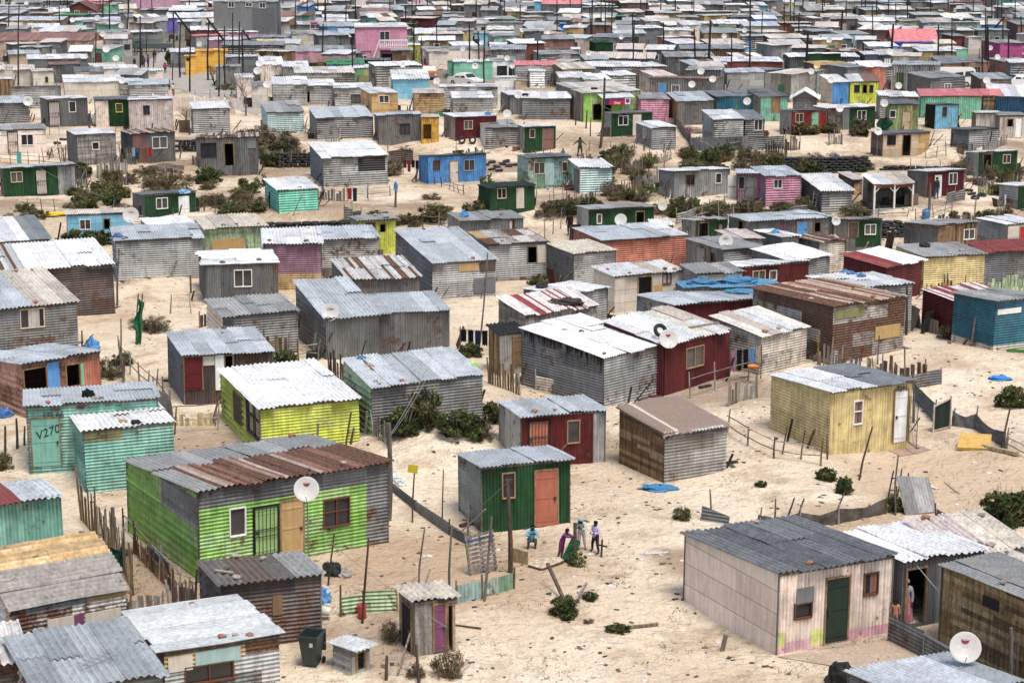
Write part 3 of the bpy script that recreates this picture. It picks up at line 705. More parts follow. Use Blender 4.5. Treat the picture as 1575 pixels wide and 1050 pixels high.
pinkmain|1177,305,271|1232,273|1156,257|hpi|vmv|z|W1190,278,1202,290,w||pink shack with slanting roof and white window
pinkrecess|1135,302,266|1170,265|1133,260|vmv|vmv|z|D1147,272,1160,300,g W1136,272,1144,290,g||mauve shack with grey door joined to the pink shack
greyslide|1263,332,293|1311,291|1229,268|hlg|hdg|w|Z1263,292,1275,332,g||grey shack with long sloping white roof and a ladder on its side
greylong|1036,306,264|1122,261|1014,261|vlg|hlg|w|W1055,270,1067,284,br W1101,268,1109,282,w Z1045,285,1090,306,lg||long pale grey shack with white framed window and a leaning white door
greendoor|1504,272,234|1565,234|1487,233|vgn|vlg|w|O1512,238,1524,268 W1543,240,1554,252,cr||dark green shack with black doorway on the terrace at right
greyfence|1489,234,200|1536,198|1463,198|hlg|hg|dg|||grey ribbed shack above the green terrace shack
greenedge|1565,322,286|1610,284|1538,283|vgn|hlg|w|||grey and green shack at the right edge with white roof
paleplanks|1536,213,178|1580,177|1528,174|Pcr|Pwg|lg|O1549,183,1557,194 P1562,182,1571,210,w||pale plank shack at the right edge with white door
creamplanks|1500,200,174|1540,173|1495,171|Pcr|Pwo|crz|||cream and brown plank shack left of the pale plank shack
navy|1530,174,148|1600,147|1522,130|vddb|vddb|w|||navy blue shed with white roof at the right edge
mintpink|1416,174,148|1510,147|1412,138|vmi2|vmi2|pr|||mint green shack with long pink red roof
pinkend|1511,174,147|1543,147|1506,138|pwo|pwo|pr|||brown plank end of the pink roofed row
olivegrey|1352,172,148|1412,146|1348,141|hg|hg|w|||low grey shack with white roof behind the patched board shack
limefour|1307,160,126|1352,128|1300,115|vyl|vyl|w+ti+.5|W1314,132,1321,142,bk O1327,132,1333,144 W1338,133,1343,143,bk||lemon green shack with three dark openings
bluepanel|1280,160,127|1306,126|1262,116|vbl|bcr|w|||blue ribbed shack left of the lemon green shack
whitegable|1219,165,150|1256,149|1222,142|hg|hg|w||gablex|low grey shed with curved white gable roof
coverporch|1343,318,283|1404,279|1328,270|bbk|bg|w+cr+.4|O1346,285,1402,314 sO1334,280,1342,310|nf|veranda with white posts and cream roof
redside|1310,300,276|1326,274|1290,266|hbr|hbr|pz|D1314,282,1322,302,or||small dark red shed with gold door beside the veranda
farblue2|1010,395,348|1035,345|1000,340|hlg|hlg|w|||low white roof strip right of the coral shack
'''
# x0,x1 | base,eave | roof rise, back shift | front | roof | openings | label ('' = written from neighbours)
FARS = '''
-20,140|88,63|12,8|btan|ti|W17,73,35,80,w W66,75,82,80,w||long house with brown tiled roof at the top left
98,148|38,17|13,0|brb|rb|W96,16,104,22,w W115,17,122,22,w W137,18,145,22,w|gablex|dark red gabled building with white window frames
330,425|46,3|6,-3|bg|lg|W353,3,361,11,w W379,5,388,10,w W400,5,408,12,w||two storey grey house with row of white edged windows
257,330|52,28|8,-2|vpup|w|||long violet blue shed with white roof
240,257|50,27|3,-2|bor|lg|||orange end wall of the violet shed
302,350|112,79|3,-6|byo|yo|||bright yellow flat roofed house beside the road
286,302|116,87|2,-3|byo|yo|W288,90,293,93,bk||small yellow guard hut at the road corner
548,626|104,41|5,-4|bpi|w|W585,49,599,66,w P587,82,624,104,bk||two storey pink house with white balustrade
449,570|103,80|9,-1|bpi|lg|W554,87,564,91,w||low pink house with grey roof
637,712|72,52|8,-4|bol|w|W642,57,650,64,w W663,58,672,64,w P681,57,688,66,w||olive green house with white roof and white windows
712,750|72,52|4,0|bsb|lg|W724,56,729,66,bk||blue end of the olive green row
834,896|38,7|9,-4|vdg|pr|||tall slate blue hall with pink red roof
822,833|38,3|3,-2|bsb|w|||narrow pale blue tower side of the slate hall
916,942|96,66|3,-2|vgn|gn|||bright green sheet gate
862,870|62,37|2,0|vbl|bl|||small shed with blue door far back
1374,1440|72,62|16,-8|bbrk|pr||gable|house with long pink red roof
1385,1440|78,66|2,0|bpup|pup|||violet gable wall of the pink roofed house
1450,1487|128,98|11,-5|bbrk|zdk|||brown house with grey hipped roof behind the white minibus
1485,1520|128,96|4,0|bbrk|zdk|W1499,103,1507,115,g||gabled brick end of the brown house
605,660|128,122|14,-8|bsb|w|||shack with broad white roof and blue wall
600,608|125,105|3,-2|hlg|w|||thin grey lean-to by the cars
539,606|122,105|5,-1|bol|w|W576,108,584,114,w W597,108,603,114,w||olive house with two small white windows
504,560|120,100|8,-4|vbl|gnt|||shed with green awning and blue front
539,600|110,93|3,-1|bgn|dg|||dark green wall shed below the pink two storey house
470,548|105,97|9,-6|pwo|ti|||rusty roofed plank shed
402,436|118,100|12,-12|vpk|w|||white roofed shack with striped front by the leaning pole
436,474|118,103|8,-6|vlg|w|||white roofed shack with pale striped wall
420,472|152,130|11,-7|hlg|w|||pale grey shack with white roof above the green netting
472,515|162,132|8,-6|hlg|w|O472,141,476,155||grey clad house front left of the grey row
515,572|162,136|7,-5|hlg|w|W541,147,554,158,bk||long grey row with white roof behind the rail fence
572,612|165,144|9,-6|bor|w|W584,148,598,158,w||ochre house at the end of the grey row
455,545|123,113|10,-8|hwg|crz|||cream patched roof shack
637,683|162,144|7,-3|hor|pz|||orange tan ribbed shack behind the rail fence
697,758|172,151|9,-8|hlg|w|||white and grey house with white roof behind the rail fence
678,765|150,134|5,-4|hlg|w|W745,139,753,146,bk||white roofed shed with yellow corner
755,793|120,95|5,-2|bw|lg|W765,102,779,118,bk W783,104,790,118,bk||pale grey painted house with two black windows
793,860|118,101|7,-5|hlg|pr|||light house with pink red roof edge
784,815|177,146|6,-4|vg|w|||grey shed with dish below the concrete house
815,838|135,110|6,-6|hw|w|||white painted shed by the power pole
793,810|140,125|2,0|btan|tan|||concrete water tank house
762,794|136,120|2,0|bw|w|||low white garden wall house
867,915|125,107|10,-5|bwo|cr|||open fronted brown shed with cream roof
903,987|116,103|8,-9|bg|w|O943,105,953,113 W964,109,975,115,w||grey house with white fluted roof
862,900|134,120|9,-20|blg|w|||shack with bulging white roof above the shop
900,941|130,123|9,-3|hlg|w|||low white roof directly above the shop
941,978|130,117|6,-25|hlg|w|||slanting white roof right of the shop ridge
987,1025|118,103|6,-5|bwo|w|||brown shed with white roof below the yellow crates
1024,1100|115,88|8,-15|vg|lg|||long grey shed with upright sheets and pale roof
1100,1204|112,95|7,-20|brb|w|||dark red low house with white roof
1118,1176|135,112|6,-18|blg|z|||grey walled shed with bluish roof
1176,1212|138,108|3,-5|bg|lg|||grey block wall house
1214,1322|106,88|6,-18|vdg|w|||long slate grey shed with ribbed front
1260,1315|112,101|6,-12|bbr|or|||brown shed with orange boarded roof
1322,1358|118,100|4,-2|vlg|w|P1339,104,1349,113,gn||grey striped shed with green panel
1358,1395|117,103|5,-8|hlg|w|||light grey shed with a white striped end
1354,1395|97,80|3,-3|bcr|cr|||cream plastered house right of the brown scrap
1340,1356|97,76|2,-2|brb|ti|||dark red doorway lean-to
1415,1470|95,79|6,-10|bwo|w|||brown scrap shed with white roof below the violet gable
1470,1488|90,76|4,-8|bmi2|w|||pale green painted small shed
1545,1590|116,95|5,-4|bbrk|lg|W1546,103,1553,111,bk W1562,103,1571,109,bk||brown block house with two openings at the right edge
1430,1518|45,27|4,-2|blg|w|O1458,38,1463,46 W1470,37,1478,43,w O1488,37,1492,44||long grey house far back at right with four openings
1498,1518|45,28|3,0|bg|g|W1502,36,1507,43,w||short grey house at the end of the long grey one
1385,1428|46,33|3,-2|bol|lg|||light olive shed at far right
1465,1487|72,56|4,-2|brb|lg|||dark red brown shed far right
1490,1508|73,58|2,0|bcr|cr|||cream shed far right
1537,1580|80,67|5,-3|bmag|lg|||bright pink wall shed
1098,1152|50,37|6,-12|bpk|w|W1098,39,1105,45,bk D1118,41,1124,47,red W1133,39,1139,46,bk||pale pink house with red door far back
1115,1155|92,74|5,-12|bsb|cr|||sky blue painted shed far back
1093,1115|90,74|4,-6|bwg|cr|||grey block house beside the sky blue shed
1042,1083|85,68|7,-12|bg|w|||grey shed with blue door sheet
1022,1063|74,47|4,-14|bcr|w|||wide cream tan hall roof
981,1021|68,44|4,-3|bdg|w|||dark slate house with white roof edge
965,993|88,72|3,-2|bye|ye|||yellow panelled shed by the tall poles
980,996|97,84|1,0|byl|ye|||yellow cage stand beside the tall poles
870,900|72,58|3,-4|bwo|pz|||plain brown walled house
840,870|66,53|4,-10|byo|pz|||orange yellow long house
802,838|62,50|5,-5|byo|w|W804,53,812,59,bk W816,54,824,60,bk||yellow house with two black windows
651,745|103,76|4,-4|bpk|lg|W653,90,656,98,bk||pale lilac pink house with faded roof
745,757|108,95|1,0|bmi2|mi2|||bright mint wall by the dish
698,752|106,96|4,-2|bmi2|w|||mint green wall house by the cars
689,697|116,94|1,0|vmi2|mi2|||mint green gate shed
627,645|84,70|3,0|byl|w|||yellow pillared porch beside the pink house
660,690|100,80|4,-3|bpk|pz|||pinkish house behind the orange pickup
751,790|58,46|5,-6|bol|w|||low brown olive house far back
755,800|90,72|6,-10|bpk|w|||shed with broad white roof by the dishes
440,486|70,53|6,-8|bcr|lg|||house with grey roof and ochre posts
486,522|72,54|6,-20|byo|lg|W504,57,516,70,w||ochre house with wide window
522,548|74,52|7,-3|bbk|z|||black sided lean-to at the pink house
475,495|46,35|2,-1|bmag|pi|W478,38,492,44,w||small pink house with white window
497,535|40,27|4,-5|bor|w|||small tan shed far back
400,448|80,66|5,-14|vpk|ye|W428,74,434,80,br||cream striped shed with pale yellow roof
418,442|48,37|4,-5|bye|pz|||cream yellow house with flat roof
295,372|60,47|6,-4|brb|w|||dark pink brown row of sheds
322,372|78,62|4,-4|bmv|w|||low brownish pink walled house
348,383|48,23|5,-1|byo|ti|||yellow fronted porch house
205,275|30,12|10,-6|btan|mv||gable|tan house with mauve hipped roof
185,210|34,14|7,-5|bye|cr|||tall narrow yellow sided house
150,200|80,55|8,-20|bti|lg|||red brown shed with pale roof
175,205|30,20|3,-2|bg|lg|||grey walled yard house
117,148|42,32|4,-3|bmi2|w|||teal trimmed white roof shed
153,185|42,33|6,-3|bdg|z|||slate shed with zinc roof
148,158|82,72|8,-3|btan|tan|||plain tan wall of a house
45,92|52,43|6,-3|bpk|w|||white roofed strip in front of the tiled house
92,132|52,45|5,-3|bpz|z|||zinc roofed strip in front of the tiled house
10,95|42,32|6,4|bor|z|||small tan shed far back with long zinc roof
-20,35|50,42|6,-4|btan|pz|||low brown shed at the left edge
16,62|98,84|6,-5|btan|z|||small tan shed far back with white roof segments below the tiled house
44,135|105,92|7,-6|bg|w|||long white roof in three pieces below the tiled house
0,52|128,108|7,-4|bcr|cr|P50,112,65,125,or||cream fronted shed with leaning roof
52,82|128,110|4,-10|bcr|cr|W70,119,73,126,bk||cream house with orange door
78,122|122,100|4,-5|vg|ti|||grey open shed with brown roof
118,160|115,111|7,-5|btan|g|||low grey roofed shed
148,212|115,107|6,-14|bpk|w|||white roofed shed with pink wall
100,186|150,127|10,-8|bcr|w|||long cream shed with black torn tarpaulin under its white roof
186,212|150,128|7,-3|hlg|w|||grey sided shed with blue bags on its roof
20,85|147,134|1,-3|hlg|lg|||low grey sheet enclosure
0,20|148,122|3,-2|Pwo|w|||plank hut at the left edge
200,258|142,131|9,-4|hlg|z|||shed with bright bluish ribbed roof and grey yard wall
190,250|122,110|5,-4|bpk|w|||low white roof beside the road with people
365,390|134,120|5,-8|bpk|w|||pink shack with white top behind the bare tree
335,370|135,103|3,-6|vlg|lg|||silver upright sheet shed beside the yellow house
388,412|150,132|6,-4|bcr|lg|||cream shack behind the bare tree
350,400|103,88|3,-12|bdg|w|||low dark shed with white canopy roof
263,300|105,81|6,-5|bg|w|||grey block shed by the green hedge
203,250|75,50|3,-5|bg|w|||flat canopy over the parked truck
'''
# ---------------------------------------------------------------- ground sheet
def axis(segs):
    out = []
    for a, b, st in segs:
        x = a
        while x < b-1e-6: out.append(x); x += st
    out.append(segs[-1][1]); return out
gx = axis([(-3000, -300, 300), (-300, -130, 10), (-130, -40, 1.5), (-40, 40, .5), (40, 130, 1.5), (130, 300, 10), (300, 3000, 300)])
gy = axis([(-400, 30, 20), (30, 48, 1), (48, 130, .5), (130, 215, .8), (215, 480, 3.5), (480, 5000, 200)])
gv = []
for y in gy:
    for x in gx: gv.append((x, y, terr(x, y)))
nx_ = len(gx); gf = [(j*nx_+i, j*nx_+i+1, (j+1)*nx_+i+1, (j+1)*nx_+i) for j in range(len(gy)-1) for i in range(nx_-1)]
me = bpy.data.meshes.new('ground'); me.from_pydata(gv, [], gf); me.polygons.foreach_set('use_smooth', [True]*len(me.polygons))
gm = bpy.data.materials.new('pale_sand'); gm.use_nodes = True; nt = gm.node_tree; b = nt.nodes['Principled BSDF']
geo = N(nt, 'ShaderNodeNewGeometry', -1500)
def noi(scale, det=6, rough=.6, vec=None):
    n = N(nt, 'ShaderNodeTexNoise', -1200); n.inputs['Scale'].default_value = scale; n.inputs['Detail'].default_value = det; n.inputs['Roughness'].default_value = rough
    nt.links.new(vec or geo.outputs['Position'], n.inputs['Vector']); return n.outputs[0]
def mr(inp, a, b_, c, d):
    n = N(nt, 'ShaderNodeMapRange', -900); n.inputs[1].default_value = a; n.inputs[2].default_value = b_; n.inputs[3].default_value = c; n.inputs[4].default_value = d
    nt.links.new(inp, n.inputs[0]); return n.outputs[0]
def mixc(f, A, B):
    n = N(nt, 'ShaderNodeMix', -500); n.data_type = 'RGBA'
    for k, v in (('Factor', f), ('A', A), ('B', B)):
        if isinstance(v, tuple): n.inputs[k].default_value = v
        else: nt.links.new(v, n.inputs[k])
    return n.outputs['Result']
c = mixc(mr(noi(.11, 5), .38, .62, 0, 1), (.70, .61, .475, 1), (.58, .475, .35, 1))
c = mixc(mr(noi(.35, 7, .7), .50, .64, 0, .75), c, (.37, .27, .18, 1))
c = mixc(mr(noi(3.2, 8, .8), .53, .66, 0, .6), c, (.32, .23, .15, 1))
c = mixc(mr(noi(11, 5, .85), .55, .64, 0, .6), c, (.17, .12, .08, 1))  # dark specks: debris, and footprint shadows put into the sand colour
# greyer, darker ground for the dark gaps in the crowded far part
sx = N(nt, 'ShaderNodeSeparateXYZ', -1200); nt.links.new(geo.outputs['Position'], sx.inputs[0])
c = mixc(mr(sx.outputs[1], 196, 235, 0, .9), c, (.15, .13, .11, 1))
NZ = noi(.55, 6, .7)
mk = N(nt, 'ShaderNodeMath', -700); mk.operation = 'MULTIPLY'
nt.links.new(mr(noi(.10, 6, .7), .44, .56, 0, .85), mk.inputs[0])
mk2 = N(nt, 'ShaderNodeMath', -700); mk2.operation = 'MULTIPLY'; nt.links.new(mr(sx.outputs[1], 126, 136, 0, 1), mk2.inputs[0]); nt.links.new(mr(sx.outputs[1], 178, 168, 0, 1), mk2.inputs[1])
nt.links.new(mk2.outputs[0], mk.inputs[1])
c = mixc(mk.outputs[0], c, (.26, .19, .13, 1))
for (qx, qy, rr, cc) in ((690, 872, 5.2, (.40, .29, .195, 1)), (1455, 745, 5.0, (.47, .36, .25, 1)), (225, 900, 6.0, (.30, .22, .15, 1)), (330, 690, 4.0, (.33, .25, .18, 1)), (560, 985, 2.6, (.34, .26, .19, 1)), (640, 640, 4.5, (.34, .26, .18, 1)), (1060, 860, 1.6, (.30, .22, .15, 1)), (1110, 600, 4.5, (.30, .23, .17, 1)), (1360, 1000, 2.6, (.36, .28, .21, 1)), (940, 690, 2.2, (.32, .25, .18, 1)), (1300, 810, 3.0, (.40, .30, .2, 1))):
    gp_ = ground(qx, qy); vd = N(nt, 'ShaderNodeVectorMath', -900); vd.operation = 'DISTANCE'; vd.inputs[1].default_value = gp_
    nt.links.new(geo.outputs['Position'], vd.inputs[0])
    ad_ = N(nt, 'ShaderNodeMath', -800); ad_.operation = 'MULTIPLY_ADD'; ad_.inputs[1].default_value = rr*1.3
    nt.links.new(NZ, ad_.inputs[0]); nt.links.new(vd.outputs['Value'], ad_.inputs[2])
    c = mixc(mr(ad_.outputs[0], rr*1.75, rr*1.25, 0, .85), c, cc)
nt.links.new(c, b.inputs['Base Color']); b.inputs['Roughness'].default_value = .95; b.inputs['Specular IOR Level'].default_value = .15
bp = N(nt, 'ShaderNodeBump', -300); bp.inputs['Strength'].default_value = 1; bp.inputs['Distance'].default_value = .14
nt.links.new(noi(3.6, 6, .62), bp.inputs['Height'])
bp2 = N(nt, 'ShaderNodeBump', -150); bp2.inputs['Strength'].default_value = .8; bp2.inputs['Distance'].default_value = .4
nt.links.new(noi(.9, 4, .5), bp2.inputs['Height']); nt.links.new(bp.outputs[0], bp2.inputs['Normal']); nt.links.new(bp2.outputs[0], b.inputs['Normal'])
me.materials.append(gm)
g = bpy.data.objects.new('ground', me); COL.objects.link(g); g['kind'] = 'structure'

# ---------------------------------------------------------------- camera, sky, sun
cam = bpy.data.cameras.new('camera'); co = bpy.data.objects.new('camera', cam); sc.collection.objects.link(co)
co.location = (0, 0, CAMZ); co.rotation_euler = (PI/2-PITCH, 0, 0)
cam.sensor_width = 36; cam.lens = FPX*36/1575; cam.clip_end = 9000; cam.clip_start = .5
sc.camera = co
w = bpy.data.worlds.new('World'); sc.world = w; w.use_nodes = True; nt = w.node_tree
bg = nt.nodes['Background']; sky = nt.nodes.new('ShaderNodeTexSky'); sky.sky_type = 'NISHITA'; sky.sun_disc = False
EL, AZ = math.radians(66), math.radians(150)
sky.sun_elevation = EL; sky.sun_rotation = AZ; sky.air_density = 1.0; sky.dust_density = 4.0; sky.ozone_density = .6
nt.links.new(sky.outputs[0], bg.inputs[0]); bg.inputs[1].default_value = .12
sl = bpy.data.lights.new('sun', 'SUN'); so = bpy.data.objects.new('sun', sl); sc.collection.objects.link(so)
sl.energy = 2.0; sl.angle = math.radians(20); sl.color = (1, .96, .90)
# the sun stands behind the camera to the right
so.rotation_euler = (PI/2-EL, 0, math.radians(180)-AZ); so.location = (20, -20, 60)
sc.view_settings.view_transform = 'Standard'; sc.view_settings.look = 'None'; sc.view_settings.exposure = EXPO; sc.view_settings.gamma = 1
sc.cycles.max_bounces = 5; sc.cycles.diffuse_bounces = 3; sc.cycles.transparent_max_bounces = 4
# ---------------------------------------------------------------- build every shack of the tables
num = lambda s: [float(a) for a in s.split(',')]
for ln in SHACKS.strip().split('\n'):
    k, n_, f_, s_, fw, sw, rf, ops, fl, lab = [a.strip() for a in ln.split('|')]
    small = k in ('outhouse', 'kennel', 'coverporch', 'bluebooth')
    nm, ct = {'outhouse': ('outhouse', 'outhouse'), 'kennel': ('dog_kennel', 'dog kennel'), 'coverporch': ('veranda', 'veranda'), 'bluebooth': ('booth', 'booth')}.get(k, ('shack', 'shack'))
    shack(k, num(n_), num(f_), num(s_), fw, sw, rf, ops, lab, fl, ct, None if small else 'iron shacks of the settlement', None, nm)
for i, ln in enumerate(FARS.strip().split('\n')):
    p = [a.strip() for a in ln.split('|')]
    (x0, x1), (yb, ye), (rise, sh) = num(p[0]), num(p[1]), num(p[2])
    lab = p[7]
    cat = 'gate' if 'gate' in lab.split()[-2:] else ('house' if 'house' in lab or 'building' in lab or 'hall' in lab else 'shack')
    if lab.startswith('two storey grey'): yb = 70
    left = sh < 0
    # the roof's back edge shows above the front; shift < 0: back corner left of the near corner
    if left: Np, Fp, Sp = (x0, yb, ye), (x1, ye), (x0+sh*.35, ye-rise)
    else: Np, Fp, Sp = (x1, yb, ye), (x0, ye), (x1+sh*.3, ye-rise)
    dd = 'd%.1f' % (4.2+(hash_(lab) % 7)*.3)
    shack('far%d' % i, Np, Fp, Sp, p[3], p[3] if p[3][0] != 'b' else p[3], p[4], p[5], lab, p[6]+' nf '+dd, cat, 'buildings of the far settlement', None, {'house': 'house', 'gate': 'sheet_gate'}.get(cat, 'shack'))
# ---------------------------------------------------------------- the crowd of shacks that goes on to the top of the picture
def rect_hits(O, yaw, W, D, pad=.25):
    c, s_ = math.cos(yaw), math.sin(yaw)
    for a in (-pad, W*.33, W*.66, W+pad):
        for b in (-pad, D/2, D+pad):
            if inside(O.x+c*a-s_*b, O.y+s_*a+c*b, pad) is not None: return True
    cx, cy = O.x+c*W/2-s_*D/2, O.y+s_*W/2+c*D/2
    for (o, yw, w, d, h1, h2) in FOOT:
        mx, my = o.x+math.cos(yw)*w/2-math.sin(yw)*d/2, o.y+math.sin(yw)*w/2+math.cos(yw)*d/2
        if abs(mx-cx)+abs(my-cy) < 2.6: return True
    return False
KEEP = [[(200, 70), (262, 60), (275, 82), (335, 112), (420, 168), (400, 190), (330, 150), (225, 118), (195, 112)],
        [(630, 98), (755, 98), (760, 150), (630, 150)], [(1410, 104), (1525, 100), (1590, 112), (1590, 152), (1410, 152)], [(195, 100), (270, 100), (290, 138), (200, 132)],
        [(1210, 126), (1270, 126), (1270, 146), (1210, 146)], [(330, 105), (420, 130), (420, 205), (280, 205), (300, 130)],
        [(765, 160), (905, 160), (905, 200), (765, 200)], [(1375, 140), (1420, 140), (1420, 205), (1375, 205)]]
def inpoly(x, y, P):
    r = False; j = len(P)-1
    for i in range(len(P)):
        if (P[i][1] > y) != (P[j][1] > y) and x < (P[j][0]-P[i][0])*(y-P[i][1])/(P[j][1]-P[i][1])+P[i][0]: r = not r
        j = i
    return r
frng = random.Random(5)
WALLP = ['g']*16+['lg']*14+['dg']*9+['br']*4+['wo']*3+['cr']*4+['wg']*4+['pk', 'cr', 'cr', 'tan', 'or', 'br', 'br', 'wo', 'wg', 'wg', 'pi', 'tl', 'mi2', 'gn', 'gn', 'bl', 'sb', 'ma', 'ye', 'sa', 'mi', 'rb', 'ti', 'li']
ROOFP = ['w']*8+['z']*7+['zs']*7+['lg']*9+['cr']*5+['pz']*5+['crz']*4+['zdk']*3+['pw']*3+['ti', 'ru', 'zdk', 'zru', 'crz', 'crz', 'pr', 'gnt']
CW = {'g': 'grey', 'lg': 'pale grey', 'dg': 'dark grey', 'pk': 'pinkish', 'cr': 'cream', 'tan': 'tan', 'or': 'ochre', 'br': 'brown', 'wo': 'brownboard', 'wg': 'greyboard', 'pi': 'pink', 'tl': 'teal', 'mi2': 'mint', 'gn': 'green', 'bl': 'blue', 'sb': 'sky blue', 'ma': 'maroon', 'ye': 'yellow', 'sa': 'salmon', 'mi': 'faded turquoise', 'rb': 'dark red', 'ti': 'rusty brown', 'li': 'lime'}
CR_ = {'zs': 'dull zinc', 'pw': 'weathered brown grey', 'w': 'white', 'z': 'zinc', 'lg': 'light grey', 'cr': 'cream', 'pz': 'pinkish grey', 'ti': 'rust brown', 'ru': 'rusty', 'zdk': 'dark grey', 'zru': 'rust streaked', 'crz': 'patched pale', 'pr': 'red', 'gnt': 'green'}
cands = []
y = 203.
while y < 478:
    half = y*.276+3; x = -half+frng.uniform(0, 4)
    while x < half:
        W = frng.uniform(2.3, 5.2) if frng.random() < .92 else frng.uniform(5.5, 8.5); D = frng.uniform(2.4, 4.2)
        yy = y+frng.uniform(-1.4, 1.4); yaw = frng.gauss(.06, .24)
        O = Vector((x, yy, 0)); O.z = terr(x, yy)
        px, py = project((x+W/2, yy, O.z))
        ok = not any(inpoly(px, py, P) for P in KEEP) and not rect_hits(O, yaw, W, D)
        if ok and frng.random() < .93:
            hF = frng.uniform(1.9, 2.9); hB = hF+frng.uniform(-.1, .5)
            FOOT.append((O, yaw, W, D, hF, hB)); cands.append((O, yaw, W, D, hF, hB, frng.choice(WALLP), frng.choice(ROOFP)))
        x += W+(frng.uniform(.15, .9) if frng.random() < .8 else frng.uniform(1.5, 4))
    y += frng.uniform(5.0, 6.3)
nhand = len(DBG); left = max(0, 298-nhand)
cands.sort(key=lambda c: c[0].y/ (c[2]+3))
LM = [(project(S['O']+Vector((0, 0, 1))), S['t']['label']) for k, S in SH.items() if k.startswith('far')]
used = {}
for i, c in enumerate(cands[:left]):
    O, yaw, W, D, hF, hB, wp, rp = c
    px, py = project((O.x+W/2, O.y, O.z+1.2))
    best = sorted(LM, key=lambda l: abs(l[0][0]-px)+2*abs(l[0][1]-py))
    for (lx, ly), ll in best:
        dx, dy = px-lx, py-ly
        rel = ('right of' if dx > 0 else 'left of') if abs(dx) > 2.2*abs(dy) else ('behind' if dy < 0 else 'in front of')
        short = ' '.join(ll.split()[:7])
        for cut in (' with', ' by ', ' at ', ' of ', ' behind', ' beside', ' below', ' above', ' inside', ' in ', ' far ', ' and '):
            if cut in short: short = short[:short.index(cut)]
        if len(short.split()) < 2: continue
        lab = '%s shack with %s roof %s the %s' % (CW[wp], CR_[rp], rel, short)
        if lab not in used: break
    used[lab] = 1
    rng = random.Random(i*7+1); ops = ''
    t = shack('fill%d' % i, None, None, None, frng.choice('vh')+wp, frng.choice('vh')+wp, rp, '', lab, 'nf', 'shack', 'buildings of the far settlement', (O, yaw, W, D, hF, hB))
    FOOT.pop()
    B = Basis((0, 0), (W, 0)); s = FPX/depth(O)
    u = rng.uniform(.4, max(.5, W-1.9)); add_opening(t, B, 'D', u, u+.85, 0, 1.85, rng.choice(['cr', 'br', 'wo', 'w', 'dg', 'gn', 'bl']), rng, s)
    if W > 3: u = u+1.4 if u < W/2-1 else u-1.3; add_opening(t, B, 'W', max(.1, u), max(.1, u)+.8, .9, 1.6, 'w', rng, s)
wm = MB()
for c in cands[left:]:
    O, yaw, W, D, hF, hB, wp, rp = c; st = len(wm.v)
    pc, rc = PAL[wp], PAL[rp]
    pts = [(0, 0), (W, 0), (W, D), (0, D)]; hs = [hF, hF, hB, hB]
    for k in range(4):
        a, b = pts[k], pts[(k+1) % 4]; h0, h1 = hs[k], hs[(k+1) % 4]; n = max(1, int(math.hypot(b[0]-a[0], b[1]-a[1])/1.1)) if k != 2 else 1
        for j in range(n):
            f0, f1 = j/n, (j+1)/n
            wm.quad((lerp(a[0], b[0], f0), lerp(a[1], b[1], f0), -.4), (lerp(a[0], b[0], f1), lerp(a[1], b[1], f1), -.4),
                    (lerp(a[0], b[0], f1), lerp(a[1], b[1], f1), lerp(h0, h1, f1)), (lerp(a[0], b[0], f0), lerp(a[1], b[1], f0), lerp(h0, h1, f0)), jit(frng.choice(pc), .12, frng))
    u = frng.uniform(.3, W-1.2); dc = frng.choice([(.05, .04, .04), (.03, .03, .03), (.4, .37, .3), (.15, .08, .05), (.05, .15, .08), (.6, .58, .55)])
    wm.box(u, -.05, 0, u+.8, -.01, 1.8, dc)
    if W > 3.2:
        u = (u+1.4) if u+2.4 < W else max(.1, u-1.2)
        fc = frng.choice([(.7, .7, .68), (.1, .05, .03), (.5, .45, .35)]); wm.box(u, -.05, .85, u+.85, -.012, 1.55, fc); wm.box(u+.1, -.07, .93, u+.75, -.05, 1.47, (.03, .03, .035))
    x = -.2; k = 0
    while x < W+.1:
        w = frng.uniform(.8, 1.5); x1 = min(W+.2, x+w); dz = .03+.03*(k % 2); cc = jit(frng.choice(rc), .12, frng); ov = frng.uniform(.05, .3)
        if frng.random() < .06: cc = jit(frng.choice(PAL['ru']), .1, frng)
        wm.box(x, -ov, 0, x1, D+.15, .03, cc)
        for q in range(len(wm.v)-8, len(wm.v)):
            v = wm.v[q]; wm.v[q] = (v[0], v[1], v[2]+hF+(hB-hF)*v[1]/D+dz)
        x = x1; k += 1
    wm.xf(Matrix.Translation(O) @ Matrix.Rotation(yaw, 4, 'Z'), st)
tag(wm.build('far_shacks', 'iron'), 'dense mass of tiny roofs far back towards the top of the picture', 'shacks', None, 'stuff')
# ---------------------------------------------------------------- satellite dishes
prng = random.Random(21)
def text_mesh(txt, size, col, name, parent, loc, rot, mat='board', ext=.006, script=False):
    cu = bpy.data.curves.new(name, 'FONT'); cu.body = txt; cu.size = size; cu.extrude = ext; cu.align_x = 'CENTER'; cu.align_y = 'CENTER'; cu.resolution_u = 3
    if script: cu.shear = .25
    o = bpy.data.objects.new('tmp', cu); COL.objects.link(o); bpy.context.view_layer.update()
    me = bpy.data.meshes.new_from_object(o.evaluated_get(bpy.context.evaluated_depsgraph_get()))
    bpy.data.objects.remove(o)
    me.materials.clear(); me.materials.append(M[mat]); me.name = name
    ca = me.color_attributes.new('Col', 'BYTE_COLOR', 'CORNER'); ca.data.foreach_set('color', list(tuple(col)+(0.,))*len(me.loops))
    q = bpy.data.objects.new(name, me); COL.objects.link(q); q.parent = parent; q.location = loc; q.rotation_euler = rot
    return q
def dish_mesh():
    m = MB(); n = 28; prof = [(0, .085), (.12, .079), (.24, .060), (.34, .032), (.42, 0), (.43, .004), (.432, -.012), (.42, -.014), (.3, .022), (.15, .058), (0, .068)]
    m.lathe([(max(r, .002), -z) for r, z in prof], (.50, .485, .46), n); return m.mesh('dish', 'plastic', True)
